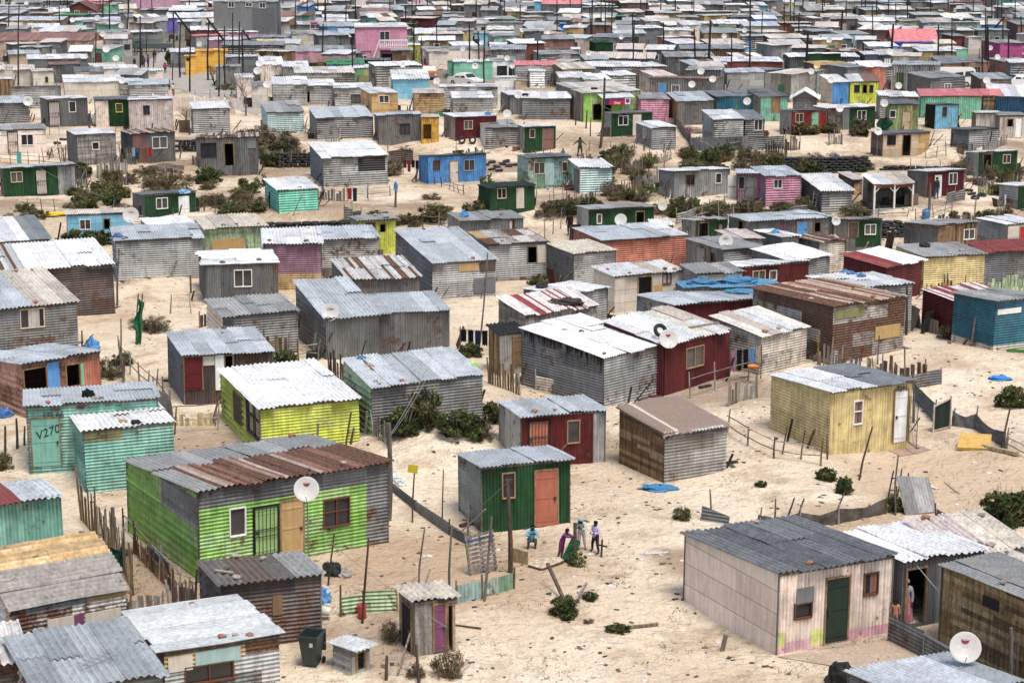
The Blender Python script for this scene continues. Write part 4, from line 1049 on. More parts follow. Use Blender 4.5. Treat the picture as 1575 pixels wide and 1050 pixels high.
DM = dish_mesh()
DISHES = '''1478,995,48,r,dishroof,large white dish with red round badge standing on the zinc roof at the bottom right
475,752,39,r,biggreen,white dish with dark red badge on the front edge of the long lime green house
509,480,28,d,biggrey,grey white dish with black letters at the corner of the big grey shed
1027,521,30,r,maroonright,rust stained dish with faded pink badge beside the maroon shed
204,331,25,v,,white dish on a pole between the sky blue shack and the small dark green one
954,338,19,n,coral,pinkish dish with dark mark in front of the long dark green shack
1115,371,22,d,dishgrey,large white dish on the roof corner right of the long coral shack
1284,340,14,d,greybluedoor,small white dish right of the long grey shack with blue door
1018,317,14,n,greenlong,tilted dish at the right end of the long dark green shack
1349,202,13,d,tanfront,round white dish at the left corner of the cream board shack
1290,167,12,d,greenwin,white dish over the middle of the grey and green shack
1148,156,12,n,zincdark,dish over the dark zinc roof in the corrugated yard
1358,159,12,n,olivepatch,dish at the left corner of the olive patched shack
45,156,15,d,greydishleft,large dish on the corner of the grey ribbed shack at the left edge
1077,110,11,n,,
1095,122,11,n,,
1063,130,11,n,,
1102,91,9,n,,
1115,65,8,n,,
1113,56,8,n,,
4,101,10,r,,
165,76,11,n,,
180,90,10,n,,
190,124,11,n,,
188,40,9,n,,
160,53,9,n,,
113,31,8,n,,
151,28,9,n,,
22,6,7,n,,
42,5,7,n,,
308,68,9,n,,
400,98,11,n,,
397,109,12,n,,
412,130,12,n,,
672,125,11,n,,
731,102,10,r,,
712,76,8,n,,
741,66,8,n,,
780,90,9,n,,
788,102,8,n,,
797,146,12,n,,
780,175,13,n,,
905,82,9,r,,
842,50,7,n,,
892,38,6,n,,
928,30,6,n,,
945,41,7,n,,
1144,47,8,n,,
1246,110,10,n,,
1255,102,10,t,,
1276,123,11,n,,
1380,132,11,n,,
1274,62,9,n,,
1231,68,9,r,,
1357,25,7,n,,
1476,28,7,n,,
1532,88,9,n,,
1515,124,11,n,,
1519,132,11,n,,
1521,74,8,n,,
1367,80,11,n,,
620,100,9,n,,
955,58,7,n,,'''
ORD = ['nearest', 'second', 'third', 'fourth', 'fifth', 'sixth', 'seventh', 'eighth']
def near_label(px, py, used_, kind):
    best = sorted(LANDPX, key=lambda l: abs(l[0]-px)+1.6*abs(l[1]-py))[:14]
    for lx, ly, k in best:
        if k not in SH or 'label' not in SH[k]['t'] or k.startswith('fill'): continue
        ll = SH[k]['t']['label']; dx, dy = px-lx, py-ly
        rel = ('to the right of' if dx > 0 else 'to the left of') if abs(dx) > 22 else ('above' if dy < 0 else 'in front of')
        short = ' '.join(ll.split()[:7])
        for cut in (' with', ' by ', ' at ', ' of ', ' behind', ' beside', ' below', ' above', ' inside', ' in ', ' far ', ' and ', ' whose', ' under', ' over', ' left', ' right'):
            if cut in short: short = short[:short.index(cut)]
        if len(short.split()) < 3: continue
        lab = '%s %s the %s' % (kind, rel, short)
        if lab not in used_: used_[lab] = 1; return lab
    lab = kind+' among the crowded roofs far back'; return lab
dused = {}
for ln in DISHES.split('\n'):
    f = ln.split(','); cx, cy, dp = float(f[0]), float(f[1]), float(f[2]); ty, key, lab = f[3], f[4], ','.join(f[5:])
    far = cy < 150
    # ground row under the dish: it sits 2.6 to 3.4 m up
    gy = cy+20; want = 2.75 if not far else 3.1
    if key: want = SH[key]['hF']+.25
    while True:
        P = ground(cx, gy); h = height_at(P, cy)
        if h >= want: break
        gy += 1
    s = FPX/depth(P); R_ = dp/s/2
    zr = inside(P.x, P.y, .5); bot = (zr if zr else P.z)-.1
    C = Vector((P.x, P.y, P.z+h))
    if bot > C.z-.2: bot = C.z-.6
    if not lab: lab = near_label(cx, cy, dused, {'n': 'small white dish', 'r': 'small dish with dark badge', 't': 'small tan dish'}[ty])
    t = thing('satellite_dish', C, 0, lab, 'satellite dish', 'satellite dishes on the roofs')
    k = R_/.432; az = prng.uniform(-.22, .22); el = math.radians(prng.uniform(16, 30))
    d = bpy.data.objects.new('dish', DM); COL.objects.link(d); d.parent = t; d.scale = (k, k, k)
    d.rotation_euler = (PI/2-el, 0, az)
    if ty == 't':
        m2 = DM.copy(); m2.color_attributes[0].data.foreach_set('color', [.5, .36, .16, 0]*len(m2.loops)); d.data = m2
    Rm = Matrix.Rotation(az, 4, 'Z') @ Matrix.Rotation(PI/2-el, 4, 'X')
    m = MB(); m.tube([Rm @ Vector((0, 0, -.08*k)), (0, .16*k, -.12*k), (0, .16*k, bot-C.z)], .022, (.25, .25, .25), 6); m.build('mast', 'metal', t)
    m = MB(); a, b = Rm @ Vector((0, -.40*k, -.01)), Rm @ Vector((0, -.30*k, .42*k)); m.tube([a, b], .012*max(1, k), (.3, .3, .3), 5); m.build('feed_arm', 'metal', t)
    m = MB(); m.tube([b-Vector((0, .03, -.0)), b+(Rm.to_3x3() @ Vector((0, .06, .0)))], .03*k, (.66, .66, .66), 8); m.build('receiver_head', 'plastic', t)
    if ty == 'r' and dp > 8:
        m = MB(); m.lathe([(.001, 0), (.115*k, 0), (.118*k, -.006)], (.20, .02, .03), 20); o = m.build('badge', 'board', t)
        o.matrix_local = Rm @ Matrix.Translation((0, .22*k, -.045*k+.008))
        if dp > 25:
            q = text_mesh('tevi', .115*k, (.75, .6, .6), 'badge_lettering', o, (0, 0, .008), (0, 0, 0), ext=.002, script=True)
    if ty in 'dv' and dp > 12:
        q = text_mesh('DStv' if ty == 'd' else 'Vivax', .17*k if ty == 'd' else .13*k, (.02, .02, .02), 'lettering', t, (0, 0, 0), (0, 0, 0), ext=.003)
        q.matrix_local = Rm @ Matrix.Translation((0, .17*k, -.055*k+.02))
    if ty in 'rd' and dp > 20:
        m = MB()
        for (bx, by) in ((-.06, .0), (.06, .0), (-.06, -.2), (.06, -.2)):
            p = Rm @ Vector((bx*k, by*k, -.070*k)); m.blob(p, .014*k, (.12, .08, .05), 6, 4)
        m.build('mounting_bolts', 'metal', t)

# ---------------------------------------------------------------- poles
POLES = '''76,0,26;88,0,16;92,10,53;99,0,29;104,0,41;113,0,27;152,0,20;159,0,50;168,0,70;129,22,42;133,24,43;49,50,80;69,60,86;123,78,100;155,95,114;216,25,106;225,55,84;236,80,110;267,17,82;277,52,120;265,93,124;320,33,124;373,48,142;388,78,104;359,20,44;430,0,30;435,0,30;454,0,12;465,0,24;472,0,45;488,0,40;503,0,19;496,37,112;539,0,15;547,0,47;568,12,39;591,0,25;602,0,23;448,50,78;458,38,60;467,40,60;521,70,92;527,72,94;535,70,92;435,82,118;505,100,133;487,53,73;625,11,78;636,31,110;646,0,29;657,0,29;721,33,110;733,0,44;736,48,118;753,0,42;793,0,30;801,8,58;709,38,60;745,75,114;776,70,88;778,36,58;648,57,96;789,47,68;701,22,41;714,23,43;827,47,122;912,0,78;919,100,126;893,73,99;933,0,15;972,20,90;994,0,40;907,0,13;953,65,95;993,95,113;1017,0,42;1020,35,98;1036,0,26;1040,0,44;1055,0,23;1065,0,37;1069,45,120;1153,0,123;1161,0,17;1123,0,20;1137,50,73;1205,0,16;1204,0,14;1210,0,16;1217,0,23;1235,0,47;1265,0,42;1272,0,18;1320,0,20;1331,0,34;1347,0,48;1356,0,25;1398,0,32;1395,80,118;1320,65,88;1396,0,49;1415,0,27;1443,38,112;1468,0,28;1497,0,44;1520,42,122;1543,27,78;1551,50,120;1571,25,80;1459,0,45;1565,0,16;1073,93,120;1230,20,88;1185,10,40;1080,2,22;1104,0,18;858,0,20;875,2,24;700,0,18;715,0,15;765,2,22;1250,4,26;1290,2,24;1382,4,30;1430,2,24;1512,0,22;1530,2,26;1485,2,20'''.split(';')
LEAN = '''304,66,267,17,strut;371,98,318,28,strut;408,96,373,46,strut;425,120,400,82,strut;1089,118,1093,32,tall;1238,122,1243,50,tall;1292,77,1296,17,tall;1370,98,1374,37,tall;1386,30,1397,0,strut;1450,22,1462,4,strut;1504,70,1545,27,strut;1132,117,1138,88,thin'''.split(';')
pused = {}
def pole(bx, by, tx, ty, r, col, label, cat='pole', group=None, name='pole', cross=False, mat='wood', par=None):
    P = ground(bx, by); h = height_at(P, ty); T = at_z(tx, ty, P.z+h)
    T = Vector((T.x, P.y, P.z+h)); dx = T.x-P.x; L = math.hypot(dx, h)
    k = prng.uniform(-.02, .02)*L; m = MB()
    m.tube([(0, 0, -.3), (dx*.35+k, 0, h*.35), (dx*.7+k*.6, 0, h*.7), (dx, 0, h)], [r*1.15, r*1.05, r*.92, r*.8], jit(col, .25, prng), 7)
    s = FPX/depth(P)
    if cross:
        t = thing(name, P, 0, label, cat, group); m.build('post', mat, t)
        m = MB(); m.beam((dx-.5, 0, h-.35), (dx+.5, 0, h-.35), .07, .08, (.06, .05, .04)); ca = m.build('crossarm', 'wood', t)
        for q in (-.4, .4):
            m = MB(); m.lathe([(.03, 0), (.05, .04), (.05, .1), (.02, .13)], (.4, .38, .35), 6, (dx+q, 0, h-.31)); m.build('insulator', 'plastic', ca)
        return t
    o = m.build(name, mat, par, P if par is None else (P.x-par.location.x, P.y-par.location.y, P.z-par.location.z))
    if par is None: tag(o, label, cat, group)
    return o
for i, q in enumerate(POLES):
    x, t0, b0 = map(float, q.split(','))
    s = (b0+145)/21.6; hh = (b0-t0)/s
    r = .06 if hh < 3.5 else .10
    if t0 < 2: t0 -= 12+prng.uniform(0, 25)     # runs on out of the frame
    lab = near_label(x, (t0+b0)/2, pused, 'dark timber pole rising' if hh >= 3.5 else 'short thin pole standing')
    pole(x, b0, x+prng.uniform(-1.2, 1.2), t0, r, (.035, .03, .027), lab, 'pole', 'power poles over the far roofs', 'power_pole', hh > 4.5 and i % 2 == 0)
prr = random.Random(77)
tall = [tuple(map(float, q.split(','))) for q in POLES]; tall = [a for a in tall if (a[2]-a[1])/((a[2]+145)/21.6) > 4]
nw = 0
for i, a in enumerate(tall):
    for b in sorted(tall, key=lambda q: abs(q[0]-a[0])+2*abs(q[2]-a[2]))[1:3]:
        if nw > 44 or b[0] <= a[0] or b[0]-a[0] > 130: continue
        P, Q = ground(a[0], a[2]), ground(b[0], b[2]); A = P+Vector((0, 0, height_at(P, a[1])-.25)); B_ = Q+Vector((0, 0, height_at(Q, b[1])-.25))
        if A.z > 14 or B_.z > 14: continue
        m = MB(); pts = []
        for k in range(9): v = A.lerp(B_, k/8); v.z -= 4*(k/8)*(1-k/8)*.35; pts.append(v-A)
        m.tube(pts, .022, (.05, .05, .05), 4); tag(m.build('cable', 'metal', None, A), 'thin dark cable sagging between two power poles over the far roofs', 'cable', 'cables between the far power poles'); nw += 1
for i in range(165):
    x = prr.uniform(5, 1570); b0 = prr.choice([prr.uniform(8, 60), prr.uniform(20, 150)]); P = ground(x, b0)
    if inside(P.x, P.y, .1) is not None: continue
    hh = prr.choice([3.2, 6.5, 7.5, 8.]); t0 = b0-hh*(b0+145)/21.6*.93
    pole(x, b0, x+prr.uniform(-1.5, 1.5), t0, 0.055 if hh < 4 else .085, (.04, .033, .03), near_label(x, (t0+b0)/2, pused, 'dark wooden pole standing'), 'pole', 'power poles over the far roofs', 'power_pole')
for q in LEAN:
    a = q.split(','); bx, by, tx, ty = map(float, a[:4])
    lab = near_label((bx+tx)/2, (by+ty)/2, pused, {'strut': 'slanting dark strut', 'tall': 'tall slightly leaning pole', 'thin': 'thin slanting pole'}[a[4]])
    pole(bx, by, tx, ty, .15 if a[4] != 'thin' else .05, (.03, .026, .024), lab, 'pole', 'power poles over the far roofs', 'leaning_pole')
m = MB(); P = ground(827, 122); zz = height_at(P, 57)
m.box(-.4, -.4, -.45, .4, -.1, .45, (.12, .13, .14)); tag(m.build('transformer_box', 'metal', None, P+Vector((0, 0, zz))), 'grey transformer box high on a pole above the white shed roofs', 'transformer')

# near stakes and posts
STAKES = '''503,900,514,821,.035,crooked stake beside the wire at the dark brown shack
556,958,567,829,.045,long leaning stake between the kennel yard and the lime house
643,902,653,813,.035,thin stake standing in the brown sand of the lime yard
691,912,695,807,.045,straight dark stake right of the thin one in the lime yard
744,924,756,795,.05,twisted stake at the pallet gate
785,880,780,737,.09,thick rough rust coloured post in front of the green shack
720,842,721,786,.05,short post where the curved low fence meets the pallet
680,815,682,722,.03,thin bare stake left of the green shack
597,800,598,650,.11,heavy square post with wires at the corner of the lime yard
530,700,540,634,.05,leaning stake with a small crossbar in front of the yellow green shack
553,790,556,700,.06,dark post between the lime house and the heavy corner post
1102,705,1104,640,.03,thin wire stake on the right slope of the blanket shack
1094,796,1092,752,.04,dark stake beside the scrap tin in the middle sand
1191,806,1193,766,.04,short upright stake behind the pale pink house
1207,806,1222,765,.04,first leaning stick behind the pale pink house
1222,806,1237,766,.035,second leaning stick behind the pale pink house
1285,788,1299,757,.04,slanting pole below the two bushes
1320,738,1342,656,.045,tall slanting pole in front of the numbered yellow shack
1273,706,1272,667,.04,upright stake at the near corner of the numbered yellow shack
1231,706,1238,662,.035,stake at the left wall of the numbered yellow shack
1202,698,1211,655,.035,leftmost stake beside the numbered yellow shack
1540,690,1554,626,.05,pale grey slanting pole near the round bush at right
1405,650,1404,576,.06,dark post at the right corner of the numbered yellow shack
1376,580,1377,557,.05,short dark post behind the numbered yellow shack
737,528,750,389,.05,tall crooked pole in front of the tall zinc shack
180,470,183,384,.06,dark post at the corner of the brown shack under the wide white roof
184,565,186,490,.04,thin stake in the sand left of the maroon door shack
127,545,126,508,.05,black stub post right of the grey shack with the big window
162,352,177,306,.06,leaning pole in front of the sky blue shack
608,319,609,288,.09,short stout post with a blue bag tied on top
923,227,930,120,.13,old rough trunk standing as a post below the shop
908,210,909,180,.06,sand coloured stake on the open sand right of the red doored shack
885,193,886,171,.07,stake left of the trunk post
901,198,903,170,.08,dark stub leaning on the sand near the shop
1430,322,1431,282,.11,thick brown post in front of the maroon shack with a man
1498,338,1502,300,.06,stake at the end of the planted box
598,258,596,222,.04,thin stake by the dark brush heap
699,258,702,211,.03,pale leaning stick near the maroon shack
1020,560,1021,535,.05,short stake under the rust stained dish
965,408,968,372,.04,first stake leaning on the coral wall
1018,407,1020,376,.04,second stake leaning on the coral wall
1207,395,1208,335,.03,thin stake among the pale low roofs
1298,420,1300,370,.05,black pole beside the cream wall lean-to
1248,430,1250,385,.04,dark stake right of the glaring white roof
1457,448,1458,420,.05,dark stake against the cream yellow shack
1335,425,1336,412,.05,pole end between maroon and rusty shacks
1305,550,1306,505,.05,stake with small green flag before the rusty shack
1438,505,1440,470,.04,stake leaning on the maroon ribbed wall
1394,515,1395,440,.08,thick post at the right corner of the rusty shack
1553,1050,1555,965,.07,brown fence post by the green lawn
1562,1050,1566,985,.05,thin brown post by the green lawn
1070,395,1071,360,.03,thin mast left of the dish roof
594,1045,595,1008,.06,grey stub post at the bottom near the kennel
645,1050,640,990,.05,post in the brown weeds left of the narrow privy
42,1052,46,992,.09,dark post beside the red and white roof at bottom left
8,715,8,655,.06,grey stake at the left edge by the bush
26,690,25,643,.06,dark stake left of the lettered shack
37,685,38,655,.05,short stake left of the lettered shack
170,1000,170,890,.05,rusty upright pole by the ochre patch roof
172,845,173,780,.10,thick brown post in the lane left of the lime house'''
for ln in STAKES.split('\n'):
    f = ln.split(','); bx, by, tx, ty, r = map(float, f[:5])
    pole(bx, by, tx, ty, r*.85, (.10, .075, .055) if hash_(ln) % 3 else (.17, .15, .13), f[5], 'post', 'stakes and posts in the sand', 'stake')

# ---------------------------------------------------------------- fences
def fence(kind, pts, h, pal, label, step=None, seed=1):
    rng = random.Random(seed); W_ = [ground(*p) for p in pts]; O = W_[0]
    t = thing('fence', O, 0, label, 'fence')
    Lp = [p-O for p in W_]
    def posts(step, r, hh, j=.15):
        for a, b in zip(Lp, Lp[1:]):
            n = max(1, int((b-a).length/step))
            for i in range(n+(1 if b is Lp[-1] else 0)):
                p = a.lerp(b, i/n); z = terr(p.x+O.x, p.y+O.y)-O.z; m = MB(); lx = rng.uniform(-j, j); hv = hh*rng.uniform(.8, 1.25)
                m.tube([(p.x, p.y, z-.2), (p.x+lx*.5+rng.uniform(-.02, .02), p.y, z+hv*.5), (p.x+lx, p.y+rng.uniform(-j, j)*.5, z+hv)], [r*1.1, r, r*.8], jit(rng.choice(PAL['wg'] if rng.random() < .5 else PAL['wo']), .2, rng), 6)
                m.build('post', 'wood', t)
    if kind == 'sheet':
        for a, b in zip(Lp, Lp[1:]):
            m = MB(); z = min(terr(a.x+O.x, a.y+O.y), terr(b.x+O.x, b.y+O.y))-O.z
            p, q = ((a.x, a.y), (b.x, b.y))
            if a.x > b.x: p, q = q, p
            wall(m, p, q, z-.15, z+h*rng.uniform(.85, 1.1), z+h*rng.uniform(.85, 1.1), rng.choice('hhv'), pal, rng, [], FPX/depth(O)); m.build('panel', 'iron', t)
        posts(1.9, .035, h*1.15, .05)
    elif kind == 'rail':
        posts(step or 1.6, .035, h)
        for k in (.4, .8):
            for a, b in zip(Lp, Lp[1:]):
                m = MB(); za, zb = terr(a.x+O.x, a.y+O.y)-O.z, terr(b.x+O.x, b.y+O.y)-O.z
                mid = a.lerp(b, .5); m.tube([(a.x, a.y, za+h*k), (mid.x, mid.y, (za+zb)/2+h*k+rng.uniform(-.06, .05)), (b.x, b.y, zb+h*k+rng.uniform(-.08, .08))], .025, jit(rng.choice(PAL['wg']), .2, rng), 5); m.build('rail', 'wood', t)
    elif kind == 'wire':
        posts(step or 2.2, .03, h)
        for k in (.35, .65, .92):
            m = MB()
            for a, b in zip(Lp, Lp[1:]):
                za, zb = terr(a.x+O.x, a.y+O.y)-O.z, terr(b.x+O.x, b.y+O.y)-O.z
                m.tube([(a.x, a.y, za+h*k), ((a.x+b.x)/2, (a.y+b.y)/2, (za+zb)/2+h*k-.05), (b.x, b.y, zb+h*k)], .008, (.2, .2, .2), 4)
            m.build('wire', 'metal', t)
    elif kind == 'boards':
        for a, b in zip(Lp, Lp[1:]):
            n = max(2, int((b-a).length/.22)); m = MB(); d = (b-a).normalized()
            for i in range(n):
                p = a.lerp(b, (i+.5)/n); z = terr(p.x+O.x, p.y+O.y)-O.z; hv = h*rng.uniform(.6, 1.15); w = rng.uniform(.07, .11)
                c = jit(rng.choice(PAL[pal]), .2, rng); k = rng.uniform(-.04, .04)
                p0, p1 = p-d*w, p+d*w
                m.hexa([(p0.x, p0.y+.01, z-.2), (p1.x, p1.y+.01, z-.2), (p1.x, p1.y+.035, z-.2), (p0.x, p0.y+.035, z-.2), (p0.x+k, p0.y+.01, z+hv), (p1.x+k, p1.y+.01, z+hv*rng.uniform(.95, 1)), (p1.x+k, p1.y+.035, z+hv*.98), (p0.x+k, p0.y+.035, z+hv)], c)
            m.build('boards', 'wood', t)
        posts(1.7, .04, h*1.2)
    elif kind == 'net':
        for a, b in zip(Lp, Lp[1:]):
            m = MB(); n = 10
            za, zb = terr(a.x+O.x, a.y+O.y)-O.z, terr(b.x+O.x, b.y+O.y)-O.z; st = len(m.v)
            for i in range(n+1):
                p = a.lerp(b, i/n); z = terr(p.x+O.x, p.y+O.y)-O.z; sag = math.sin(PI*i/n)*h*.28
                for j in range(5):
                    w = rng.uniform(-.05, .05)+math.sin(i*1.3+j)*.04; m.v.append((p.x, p.y+w, z-.05+(h-sag)*j/4))
            for i in range(n):
                for j in range(4): q = st+i*5+j; m.face((q, q+5, q+6, q+1), jit(rng.choice(PAL[pal]), .15, rng))
            m.build('shade_net', 'cloth', t, smoothed=True)
        posts(2.4, .035, h*1.15)
    elif kind == 'wallp':
        for a, b in zip(Lp, Lp[1:]):
            n = max(1, round((b-a).length/1.6))
            for i in range(n):
                p, q = a.lerp(b, i/n), a.lerp(b, (i+1)/n); z = terr(p.x+O.x, p.y+O.y)-O.z; m = MB(); c = jit(rng.choice(PAL[pal]), .05, rng)
                m.beam((p.x, p.y, z+h/2-.1), (q.x, q.y, z+h/2-.1), .08, h, c)
                m.build('slab', 'board', t)
                m = MB(); m.box(p.x-.08, p.y-.08, z-.2, p.x+.08, p.y+.08, z+h+.05, jit(c, .1, rng)); m.build('post', 'board', t)
    return t
FENCES = [
 ('sheet', [(594, 748), (640, 786), (690, 822), (722, 839)], .42, 'dg', 'curved low fence of dark tin sheets behind the lime green yard'),
 ('sheet', [(524, 948), (560, 942), (612, 940)], .75, 'lgv', 'low pale green tin fence left of the narrow privy'),
 ('sheet', [(700, 928), (742, 920), (790, 905)], .6, 'mi', 'low curved tin fence running right from the narrow privy'),
 ('boards', [(126, 800), (145, 825), (160, 845), (190, 880), (205, 915)], 1.5, 'wo', 'leaning brown plank fence beside the ochre patch roof'),
 ('boards', [(205, 850), (245, 892), (290, 935)], .9, 'wo', 'broken brown boards leaning along the left foot of the lime house'),
 ('sheet', [(228, 862), (262, 900)], .7, 'g', 'bent grey tin sheets in the lane left of the lime house'),
 ('boards', [(262, 940), (300, 942)], 1.0, 'br', 'dark board fence behind the dark brown shack'),
 ('rail', [(190, 830), (235, 880), (280, 925), (303, 940)], 1.2, 'wg', 'stick fence along the left foot of the lime green house'),
 ('boards', [(198, 950), (250, 948)], .7, 'wg', 'low grey board fence above the white roof at bottom left'),
 ('rail', [(185, 560), (215, 590), (240, 612), (262, 640)], 1.1, 'wg', 'crooked stick fence left of the maroon door shack'),
 ('boards', [(186, 552), (192, 600)], 1.2, 'wg', 'grey leaning boards left of the crooked stick fence'),
 ('sheet', [(238, 622), (262, 640), (266, 655)], .9, 'g', 'grey tin panels between the mint and maroon door shacks'),
 ('rail', [(268, 668), (335, 662)], 1.5, 'wg', 'white slatted gate fence left of the yellow green shack'),
 ('boards', [(266, 655), (330, 655)], .5, 'ye', 'yellow and pink low panel under the slatted gate'),
 ('boards', [(550, 640), (575, 670), (600, 690)], .9, 'wg', 'grey tin and boards right of the yellow green shack'),
 ('rail', [(1062, 612), (1100, 600), (1150, 585)], 1.1, 'wg', 'scrap stick fence in front of the maroon shed'),
 ('boards', [(1120, 625), (1165, 612)], .9, 'wg', 'jumble of leaning boards below the cream ribbed shack'),
 ('rail', [(1118, 665), (1150, 685), (1190, 705), (1262, 716)], .9, 'wg', 'sagging stick fence running down to the numbered yellow shack'),
 ('net', [(1165, 815), (1230, 812), (1290, 806), (1362, 790)], .65, 'nb', 'sagging black shade net fence behind the pale pink house'),
 ('net', [(1376, 760), (1378, 792)], 1.2, 'nb', 'short hanging black net beside the fallen tin sheet'),
 ('net', [(1440, 800), (1490, 812), (1540, 806)], .5, 'nb', 'low black net border before the big bush at right'),
 ('sheet', [(1406, 615), (1438, 650)], .8, 'dg', 'dark low tin wall right of the numbered yellow shack'),
 ('net', [(1464, 655), (1500, 660), (1546, 690)], .75, 'dg', 'dark cloth wall beside the yellow box at right'),
 ('rail', [(1548, 690), (1590, 712)], .6, 'wg', 'dark rail fence at the right edge'),
 ('sheet', [(1366, 985), (1420, 1012), (1466, 1038)], .85, 'g', 'corrugated low fence between the pink house yard and the lawn'),
 ('sheet', [(1040, 192), (1063, 232), (1150, 232), (1205, 228)], 1.25, 'g', 'grey corrugated yard fence round the ribbed shack'),
 ('rail', [(515, 176), (600, 178), (692, 182)], 1.3, 'br', 'brown rail fence behind the narrow yellow lean-to'),
 ('net', [(600, 176), (690, 180)], .6, 'gnt', 'dark green netting along the brown rail fence'),
 ('net', [(412, 160), (470, 160)], .8, 'gnt', 'green netting in front of the pale grey shack'),
 ('wallp', [(236, 168), (300, 172), (362, 176)], 1.5, 'pk', 'cream concrete slab wall round the small pale grey shack'),
 ('rail', [(300, 158), (345, 160), (360, 175)], 1.2, 'wo', 'stick enclosure by the grass at the road'),
 ('boards', [(1443, 338), (1540, 339)], .35, 'br', 'low dark plank box planted with green bushes'),
 ('rail', [(1300, 333), (1350, 335), (1395, 333)], .7, 'wg', 'thin stick fence in front of the veranda'),
 ('wire', [(838, 372), (862, 352), (872, 330), (845, 318)], 1.2, 'wg', 'wire and stick fence on the path left of the long dark green shack'),
 ('wire', [(906, 232), (940, 236), (975, 232), (1000, 238)], 1.0, 'wg', 'stake and wire fence left of the silver white shack'),
 ('boards', [(478, 306), (530, 310)], .9, 'wg', 'grey plank yard wall below the white smooth roofed shack'),
 ('rail', [(530, 306), (600, 302)], .8, 'wo', 'heap of poles and rails right of the grey plank yard wall'),
 ('boards', [(752, 590), (800, 608)], 1.2, 'wo', 'ragged dark stick wall left of the silver shed'),
 ('sheet', [(824, 600), (884, 612)], .75, 'cr', 'leaning cream fibre sheet below the silver shed'),
 ('wire', [(1300, 575), (1345, 582), (1350, 560)], 1.2, 'wg', 'stick pen in front of the patchwork rusty shack'),
 ('rail', [(68, 250), (90, 236), (100, 252)], 1.0, 'wo', 'crooked rail right of the pale pink house'),
 ('rail', [(0, 250), (60, 254), (95, 256)], .8, 'br', 'thin dark rail with a teal cloth before the pale pink house'),
 ('wire', [(268, 342), (330, 338), (370, 330)], 1.0, 'wg', 'wire fence on the slope above the pale green boarded shack'),
 ('boards', [(115, 282), (135, 290)], 1.3, 'dg', 'dark tin wall right of the long green shack'),
 ('boards', [(150, 275), (195, 268)], 1.3, 'wg', 'row of curved white and grey boards on the slope'),
 ('wallp', [(1395, 128), (1445, 122)], 1.5, 'g', 'grey concrete wall left of the minibus'),
 ('wallp', [(1528, 132), (1600, 128)], 1.3, 'tan', 'tan concrete slab wall at the right edge'),
 ('rail', [(1088, 352), (1050, 350)], .8, 'wg', 'low stick fence behind the small green shack'),
 ('boards', [(1515, 452), (1540, 450), (1590, 448)], .9, 'lgv', 'light green plank fence right of the cream yellow shack'),
 ('boards', [(1515, 415), (1540, 414)], 1.1, 'wo', 'brown plank stack right of the cream yellow shack'),
 ('boards', [(1505, 300), (1545, 300)], .6, 'ol', 'olive board below the green terrace shack'),
 ('boards', [(1470, 222), (1500, 240), (1520, 258)], .7, 'wg', 'leaning slabs left of the green terrace shack'),
 ('rail', [(880, 240), (850, 205), (800, 190)], .01, 'wg', ''),
]
for i, f in enumerate(FENCES):
    if f[4]: fence(f[0], f[1], f[2], f[3], f[4], seed=i+3)

# crooked stick fences round the plots
fr = random.Random(91); fused = {}; made = 0
for tries in range(900):
    if made >= 84: break
    x, y_ = fr.uniform(20, 1555), fr.choice([fr.uniform(195, 360), fr.uniform(195, 620)])
    L = fr.uniform(25, 60)*(y_+145)/500; sl_ = fr.uniform(-.45, .45)
    pts = [(x, y_), (x+L*.5, y_+sl_*L*.5+fr.uniform(-2, 2)), (x+L, y_+sl_*L)]
    ok = all(inside(p.x, p.y, .35) is None for p in [ground(x+L*k/8, y_+sl_*L*k/8) for k in range(9)])
    if not ok: continue
    if (600 < x < 1300 and y_ > 640) or (640 < x < 900 and y_ > 440): continue
    kd = fr.choice(['rail', 'rail', 'wire', 'boards', 'boards', 'sheet']); nm = {'rail': 'crooked stick fence', 'wire': 'stakes strung with wire', 'boards': 'ragged board fence', 'sheet': 'low tin sheet fence'}[kd]
    fence(kd, pts, fr.uniform(.7, 1.25), {'sheet': fr.choice(['g', 'lg', 'br']), 'boards': fr.choice(['wg', 'wo', 'br'])}.get(kd, 'wg'), near_label(x+L/2, y_-8, fused, nm), step=fr.uniform(.7, 1.3), seed=tries); made += 1
